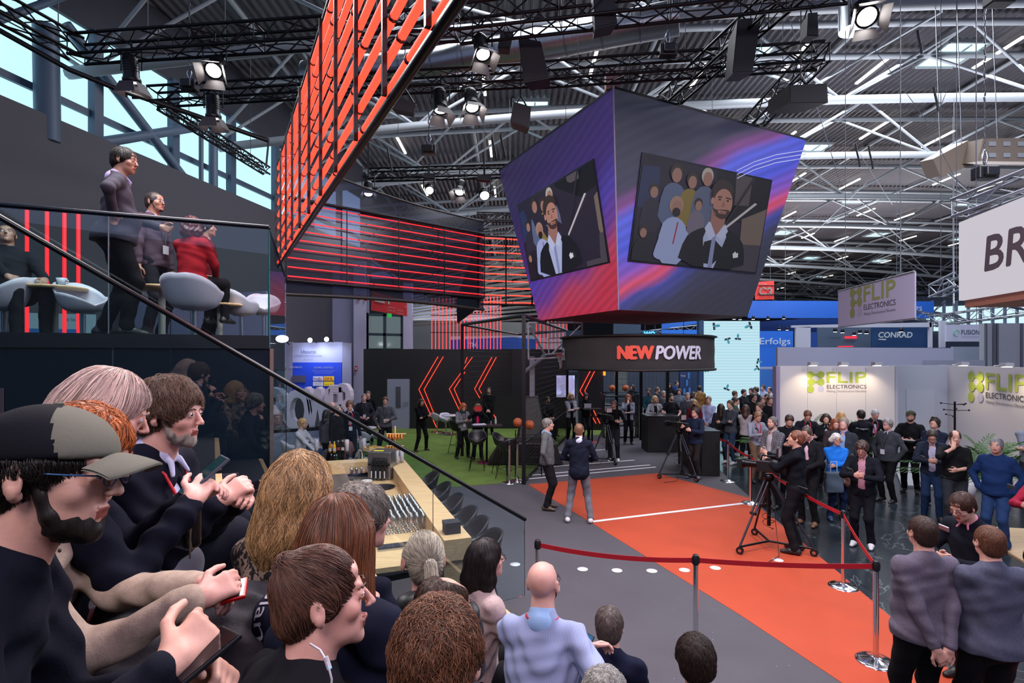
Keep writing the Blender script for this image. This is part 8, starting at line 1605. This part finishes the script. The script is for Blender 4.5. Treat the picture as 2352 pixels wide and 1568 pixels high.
# ---- balcony
BZ = ZF
def onbal(px, d): return V3((px-CX)/F*d, d, BZ)
P('tall man in grey sweater leaning on the balcony rail, seen from behind and looking right', onbal(262, 5.3), 128, 1.88, 'down', hands=((-.24, .02, .14), (.16, -.36, .18)), hair=('short', '#0f0c0d'), top=('sweater', '#3c3b46'), shirt='#a89cc8', pants='#0b0c12', skin='tan', fat=1.38, head=(-30, 8, 0), d=5.4, strands=1500, lean=4, legs='stride')
P('man with glasses and beard in grey sweater on the balcony, in profile to the right', onbal(352, 6.6), 84, 1.82, 'down', hair=('crop', '#2a1d1c'), top=('sweater', '#4a3c48'), shirt='#a89cc8', pants='#17171f', skin='tan', extra=('blueglasses', 'stubble', 'lanyard'), d=6.4)
P('woman in red jacket with dark red hair on the balcony, seen from behind', V3((440-CX)/F*6.6, 6.6, BZ+.62), 172, 1.66, 'lap', sit=True, hair=('wavy', '#2a0e12', '#4a161c', .14), top=('jacket', '#8a1420'), pants='#0e0f15', female=1, extra=('closed',), d=6.4, fat=1.1)
P('dark-haired man half hidden behind the woman in the red jacket', onbal(474, 7.4), 100, 1.68, 'down', hair=('quiff', '#17131a'), top=('jacket', '#5a1420'), pants='#15161d', skin='tan', extra=('closed',), d=7)
P('man in black jacket leaning back on a chair at the left edge of the balcony', V3((30-CX)/F*5.9, 5.9, BZ+.36), 60, 1.74, 'knees', sit=True, lean=-16, hair=('crop', '#6a4434'), top=('jacket', '#14141c'), shirt='#a82030', pants='#14141c', d=5.8, skin='tan', head=(-20, -16, 0), extra=('closed',), fat=1.1)

def decal(o, cname, s, px, py, wd, ht, m, ang=0):
    """lettering laid on the garment where the line of sight meets it"""
    from mathutils.bvhtree import BVHTree
    g = [c for c in o.children if c.name.split('.')[0] == cname]
    if not g: return
    g = g[0]; M = Matrix.Translation(o.location)@Matrix.Rotation(o.rotation_euler.z, 4, 'Z'); vs = [M@v.co for v in g.data.vertices]; bvh = BVHTree.FromPolygons(vs, [tuple(p.vertices) for p in g.data.polygons])
    e = V3(0, 0, EYE); r = (PD(px, py, 1)-e).normalized(); loc, nr, _, _ = bvh.ray_cast(e, r)
    if loc is None: return
    if nr.dot(r) > 0: nr = -nr
    ux = V3(0, 0, 1).cross(nr).normalized(); uz = nr.cross(ux); ca, sa = math.cos(ang), math.sin(ang); ux, uz = ux*ca+uz*sa, uz*ca-ux*sa
    tv, tf = text_mesh(s); x0 = min(v.x for v in tv); x1 = max(v.x for v in tv); y0 = min(v.y for v in tv); y1 = max(v.y for v in tv); P_ = []; Mi = M.inverted()
    for v in tv:
        q = loc+ux*((v.x-x0)/(x1-x0)-.5)*wd+uz*((v.y-y0)/(y1-y0)-.5)*ht; h_, n_, _, _ = bvh.ray_cast(q+nr*.15, -nr); q = h_ if h_ is not None else bvh.find_nearest(q)[0]; P_.append(Mi@(q+nr*.004))
    mesh_obj('lettering', P_, tf, m, o)
decal(mh_, 'hoodie', 'meplan', 1984, 985, .26, .055, mat('#b4b8c8', .6))
# ================================================================ the audience on the steps, nearest people
def FP(label, px, py, d, rz, h=1.74, **k): k.setdefault('sit', True); return P(label, (0, 0, 0), rz, h, anchor=(px, py, d), **k)
def W(px, py, d): return PD(px, py, d)
def phone(p, fwd, up, label, col='#0d0d12', screen='#1a2a4a', emit=.3, s=1.0):
    f = Vector(fwd).normalized(); u = (Vector(up)-f*Vector(up).dot(f)).normalized(); r = f.cross(u); R = Matrix((r, f, u)).transposed(); t = thing('smartphone', label, 'phone', p); MB().box((0, 0, 0), (.073*s, .150*s, .009*s), R=R).build('case', mat(col, .3), t, bevel=.002); MB().box(R@V3(0, 0, .005*s), (.066*s, .140*s, .001), R=R).build('screen', mat(screen, .08, emit=emit), t); return t
# man with the cap
cp1, i1 = FP('bearded man in grey and navy cap with blue glasses, nearest at lower left', 128, 935, 1.02, 116, 1.80, pose='lap', hw=(W(385, 1530, .98), W(440, 1535, 1.10)), hair=('short', '#17120f'), top=('sweater', '#10131f'), pants='#15151b', extra=('round', 'noshirt', 'blueglasses', 'beard', ('cap', '#64655c', '#0e1018')), head=(-14, 2, 0), lean=28, vox=.0048, strands=2600, skin='fair', fat=1.12, curl=.9)
# woman in beige
FP('red-haired woman in beige sweater with dark bead necklace beside the capped man', 222, 945, 1.42, 112, 1.68, pose='lap', hw=(W(455, 1375, 1.30), W(470, 1345, 1.42)), kw=(W(520, 1440, 1.60), W(540, 1380, 1.8)), hair=('wavy', '#7a3216', '#b0602a', .12), top=('sweater', '#a29284'), pants='#33343a', extra=('round', 'noshirt', 'necklace', 'band'), head=(-4, 14, 0), lean=24, vox=.0062, female=1, strands=2500, skin='pink', fat=1.02)
# blonde woman
FP('woman with long ash-blonde hair in navy top looking down at her phone', 282, 857, 1.62, 128, 1.72, pose='phone', hw=(W(440, 1150, 1.62), W(452, 1135, 1.74)), kw=(W(505, 1335, 1.95), W(500, 1250, 2.10)), hair=('long', '#94807c', '#c4aca4', .27), top=('sweater', '#0f1220'), pants='#777582', extra=('round', 'noshirt'), head=(-8, 22, 0), lean=12, vox=.0062, female=1, strands=5200, skin='pink')
# bearded man
FP('smiling man with grey beard in navy blazer, white shirt and red lanyard, in profile', 392, 873, 2.02, 92, 1.80, pose='lap', hw=(W(505, 1150, 1.98), W(545, 1150, 2.12)), kw=(W(470, 1270, 2.2), W(520, 1210, 2.5)), hair=('messy', '#4a362c', '#6a5244'), top=('blazer', '#0e1120'), shirt='#b9bcdc', pants='#101320', extra=('greybeard', 'redlanyard', 'watch'), head=(0, 4, 0), lean=14, vox=.0062, strands=2600, skin='pink', fat=1.06)
# wavy hair woman with leopard top
FP('woman with wavy dark-blonde hair in black and tan patterned blouse, seen from behind', 692, 1040, 1.86, 158, 1.70, pose='lap', hair=('wavy', '#6e5034', '#a8865c', .25), top=('blouse', '#8a7468', 'leopard'), pants='#17171c', head=(-6, 4, 0), lean=12, vox=.0062, female=1, strands=6000, skin='fair', fat=1.1, headsize=1.06)
# long brown hair
fo_, fi_ = FP('woman with long straight brown hair in navy hooded top with white lettering on the back', 778, 1132, 1.58, 166, 1.70, pose='lap', hair=('long', '#3f2417', '#6a4028', .36), top=('hoodie', '#12172a'), pants='#14141a', head=(-12, 2, 0), lean=20, vox=.0062, female=1, strands=6500, skin='fair', fat=1.08, headsize=1.05)
FP('grey-haired man in navy top mostly hidden behind the long brown hair', 826, 1118, 2.08, 140, 1.78, pose='lap', hair=('messy', '#4a443f', '#77706a'), top=('sweater', '#111424'), pants='#14141a', head=(-10, 2, 0), lean=16, strands=1500, vox=.008, skin='pink', fat=1.12, extra=('round', 'noshirt'))
# bun
FP('person with brown undercut and small bun in black hooded jacket and blue jeans', 725, 1256, 1.30, 132, 1.72, pose='lap', hw=(W(842, 1402, 1.62), W(900, 1440, 1.75)), kw=(W(850, 1500, 1.55), W(905, 1440, 1.75)), hair=('bun', '#3a251e', '#5f4034'), top=('hoodie', '#15161c'), pants='#35527c', pk='denim', head=(-22, -2, 0), lean=16, vox=.0055, strands=6500, skin='pink', fat=1.1, headsize=1.04)
# ponytail
FP('woman with grey-blonde ponytail in black quilted vest, seen from behind', 976, 1216, 2.22, 186, 1.68, pose='lap', hair=('pony', '#77716a', '#b0a898'), top=('puffer', '#141518'), pants='#17171c', head=(16, 4, 0), lean=10, vox=.0065, female=1, strands=5000, skin='pink', headsize=1.08)
FP('dark-haired man with thinning crown looking right, behind the big brown head of hair', 1018, 1325, 2.02, 140, 1.76, pose='lap', hair=('balding', '#2a1b16', '#4a342a'), top=('sweater', '#232b3c'), pants='#2f4a78', pk='denim', head=(-10, 4, 0), lean=16, vox=.0065, strands=2600, skin='fair', extra=('round', 'noshirt'))
FP('person with tousled brown hair, back of the head filling the bottom centre', 1000, 1382, 1.14, 176, 1.70, pose='lap', hair=('messy', '#4a2e20', '#77503a'), top=('sweater', '#17181f'), pants='#17171c', head=(-6, 0, 0), lean=14, vox=.0055, strands=9000, skin='pink', extra=('round', 'noshirt'), headsize=1.06)
# dark-haired woman with glasses
FP('woman with black shoulder-length hair and glasses in pale pink top, in profile', 1112, 1240, 3.2, 118, 1.66, pose='lap', hair=('long', '#120e10', '#241c1e', .19), top=('sweater', '#b39c9c'), pants='#17171c', extra=('glasses', 'round', 'noshirt'), head=(-8, -2, 0), lean=8, vox=.0075, female=1, strands=3500, skin='pink')
# bald man
bm_, bi = FP('bald man in light blue striped shirt holding a phone, seen from behind', 1243, 1290, 2.95, 168, 1.84, pose='lap', hw=(W(1318, 1505, 2.85), W(1345, 1490, 2.98)), hair=('bald', '#1d1814'), top=('shirt', '#9aa6d0', 'stripe'), pants='#1a2036', extra=('beard', 'glasses', 'collar', 'redlanyard', 'watch'), shirt='#8fb0dc', head=(-8, -4, 0), lean=18, vox=.0065, skin='pink', fat=1.18)
FP('man with greying hair in navy polo shirt sitting on the lowest step', 1398, 1396, 3.45, 172, 1.76, pose='lap', hair=('short', '#3c2f2c', '#6a5f5c'), top=('polo', '#0d1228'), pants='#17171f', head=(-6, -2, 0), lean=14, vox=.008, strands=2600, skin='fair', fat=1.1)
FP('man with dark curly hair and grey jacket before the middle barrier post', 1596, 1464, 2.9, 178, 1.76, pose='lap', hair=('messy', '#15100f', '#33261f'), top=('jacket', '#2f2d36'), pants='#17171f', head=(-4, 4, 0), lean=14, vox=.0075, strands=4500, skin='fair', extra=('closed', 'collar'))
FP('top of a grey-haired head at the bottom edge left of the navy polo man', 1388, 1543, 2.35, 176, 1.74, pose='lap', hair=('messy', '#6f6c6a', '#aaa8a4'), top=('sweater', '#26262c'), pants='#17171f', head=(0, 2, 0), lean=14, vox=.0075, strands=3000, skin='pink', extra=('round', 'noshirt'))
# ---- what they hold and wear
phone(W(448, 1520, 1.0), (.5, .7, .35), (-.3, -.3, 1), 'black phone in the hands of the man with the cap', '#0b0b10', '#0c0c12', 0)
phone(W(492, 1368, 1.36), (.9, .3, .15), (-.2, -.4, 1), 'phone in bright red case held by the woman in beige', '#c4141c', '#14141a', 0)
phone(W(470, 1092, 1.70), (.55, .5, .62), (-.5, -.5, .5), 'phone held up by the blonde woman', '#4a4f5c', '#3a6a78', .25, 1.05)
phone(W(556, 1132, 2.10), (.7, .5, .3), (-.3, -.5, 1), 'phone with dark patterned screen held by the bearded man', '#15131a', '#2a1c3a', .25, 1.05)
phone(W(1338, 1488, 2.86), (.5, .4, .75), (-.7, -.6, .2), 'phone with light blue screen held by the bald man', '#2a2f3a', '#4a90c8', .5, 1.05)
phone(W(1703-0, 960, 13.0)+V3(0, 0, 0), (0, 0, 1), (0, -1, 0), 'phone', '#0b0b10') if False else None
for px, py, dd, lb in ((1738, 985, 12.65, 'phone in the hands of the man in checked shirt'), (1952, 1078, 8.3, 'phone of the curly-haired man in black jacket'), (2120, 1050, 9.65, 'phone of the man in dark vest'), (2168, 1212, 4.75, 'white phone read by the man with pink collar in profile'), (2322, 1118, 6.5, 'phone at the right edge held by the blonde woman')):
    phone(W(px, py, dd), (-.5, -.6, .4), (.2, -.2, 1), lb, '#c9c9d2' if 'white' in lb else '#15151b', '#26303c', .1)
p = wpt(phi, (0, -.42, .70)); t = thing('smartphone', 'phone in red folding case held up by the woman in black blazer', 'phone', p); MB().box((0, 0, 0), (.20, .012, .13), math.radians(6)).build('case', mat('#c4141c', .5), t); MB().box((0, .008, 0), (.14, .003, .07), math.radians(6)).build('screen', mat('#15151b', .2), t)
t = thing('tablet_folder', 'black tablet folder held by the man with the olive cap', 'folder', wpt(ci, (.02, -.36, .22))); MB().box((0, 0, 0), (.30, .22, .015), math.radians(-48), None).build('cover', mat('#1a1b20', .4), t); MB().box((0, 0, .010), (.27, .19, .004), math.radians(-48)).build('pages', mat('#8a8c98', .5), t)
# backpack on the grey hoodie man
q = wpt(hi, (0, .22, .30)); t = thing('backpack', 'black backpack on the back of the man in grey hoodie', 'backpack', q, math.radians(-62)); S = Sdf(); S.box((0, .02, 0), (.14, .075, .21), rd=.06); S.box((0, .10, -.06), (.10, .03, .10), rd=.03); V, Q = S.mesh(.018); mesh_obj('bag_body', V, Q, cloth('#101116'), t, True); MB().path([V3(-.1, -.06, .18), V3(-.12, -.20, .20), V3(-.13, -.24, 0), V3(-.12, -.1, -.16)], .016, 5).path([V3(.1, -.06, .18), V3(.12, -.20, .20), V3(.13, -.24, 0), V3(.12, -.1, -.16)], .016, 5).build('strap', cloth('#16171c'), t)
# bags of the elderly woman
q = wpt(oi, (.20, -.22, -.02)); t = thing('handbag', 'brown gathered handbag carried by the elderly woman in blue', 'bag', q); S = Sdf(); S.ell((0, 0, -.02), (.17, .09, .13), k=.03); S.ell((0, 0, -.1), (.18, .10, .08), k=.03); V, Q = S.mesh(.012, lambda x, y, z: .008*np.sin(70*x+3*np.sin(20*z))); mesh_obj('bag_body', V, Q, mat('#4a3028', .5), t, True); MB().path([V3(-.12, 0, .08), V3(-.08, 0, .30), V3(.05, .05, .42), V3(.12, 0, .08)], .012, 5).build('strap', mat('#4a3028', .5), t)
q = wpt(oi, (-.14, -.30, -.12)); t = thing('tote_bag', 'grey canvas shopping bag carried by the elderly woman in blue', 'bag', q); S = Sdf(); S.box((0, 0, 0), (.16, .05, .19), rd=.03); V, Q = S.mesh(.014, lambda x, y, z: .006*np.sin(25*z+8*x)); mesh_obj('bag_body', V, Q, cloth('#4a5866'), t, True); MB().path([V3(-.06, 0, .18), V3(-.05, 0, .38), V3(.05, 0, .38), V3(.06, 0, .18)], .009, 5).build('strap', cloth('#9aa6b8'), t)
# handbag of the blonde woman
q = W(424, 1205, 1.80); t = thing('handbag', 'small black leather bag with chain standing on the lap of the blonde woman', 'bag', q, math.radians(-25)); S = Sdf(); S.box((0, 0, 0), (.055, .03, .075), rd=.02); V, Q = S.mesh(.005); mesh_obj('bag_body', V, Q, mat('#0c0b0e', .35, bump=.15, bscale=90), t, True); MB().path([V3(.052, -.01, .07), V3(.058, -.025, .0), V3(.052, -.01, -.07)], .002, 5).build('zip', mat('#b09a6a', .3, .8), t); MB().path([V3(.055, -.02, .06), V3(.075, -.03, .02), V3(.070, -.03, -.04), V3(.072, -.03, -.09)], .0035, 5).build('chain', mat('#8a8078', .3, .8), t)
# coat on the lap of the woman in beige
q = W(420, 1470, 1.52); t = thing('wool_coat', 'dark grey wool coat bundled on the lap of the woman in beige', 'coat', q, math.radians(18)); S = Sdf(); S.ell((0, 0, -.06), (.24, .17, .13), k=.08); S.ell((.12, .05, .0), (.15, .13, .12), k=.08); S.ell((-.12, .10, .04), (.13, .10, .10), k=.08); S.ell((.20, -.06, -.10), (.13, .12, .14), k=.08); S.cone((-.20, -.05, -.1), (.22, -.12, -.18), .10, .12, k=.08)
V, Q = S.mesh(.008, lambda x, y, z: .012*np.sin(16*x+9*np.sin(8*y+3*z))*np.sin(13*y+12*z)+.004*np.sin(60*x+40*y)); mesh_obj('wool_cloth', V, Q, mat('#35353c', .95, bump=.6, bscale=150, var=.2, vscale=40), t, True)
# bead necklace, watches, wrist band: worn, hence parts of their wearers
# beige-striped white cable on the hooded person
t = thing('charging_cable', 'white cable with small blue light hanging from the hood of the person with the bun', 'cable', W(733, 1500, 1.12)); o_ = t.location; MB().path([W(712, 1478, 1.15)-o_, W(735, 1492, 1.12)-o_, W(752, 1520, 1.10)-o_, W(762, 1560, 1.09)-o_, W(758, 1600, 1.09)-o_], .0022, 6).build('wire', mat('#b4b2bc', .5), t); MB().tube(W(748, 1508, 1.105)-o_, W(757, 1536, 1.10)-o_, .0055, n=8).build('inline_switch', mat('#b4b2bc', .4), t); MB().ball(W(757, 1532, 1.09)-o_, .002, 8).build('status_light', mat('#3a90ff', emit=3), t)

for px_, py_ in ((575, 1395), (600, 1400), (620, 1420)):
    n0 = len(fo_.children); decal(fo_, 'hoodie', 'plan', px_, py_, .13, .055, mat('#a8a8b4', .6), -1.2)
    if len(fo_.children) > n0: break
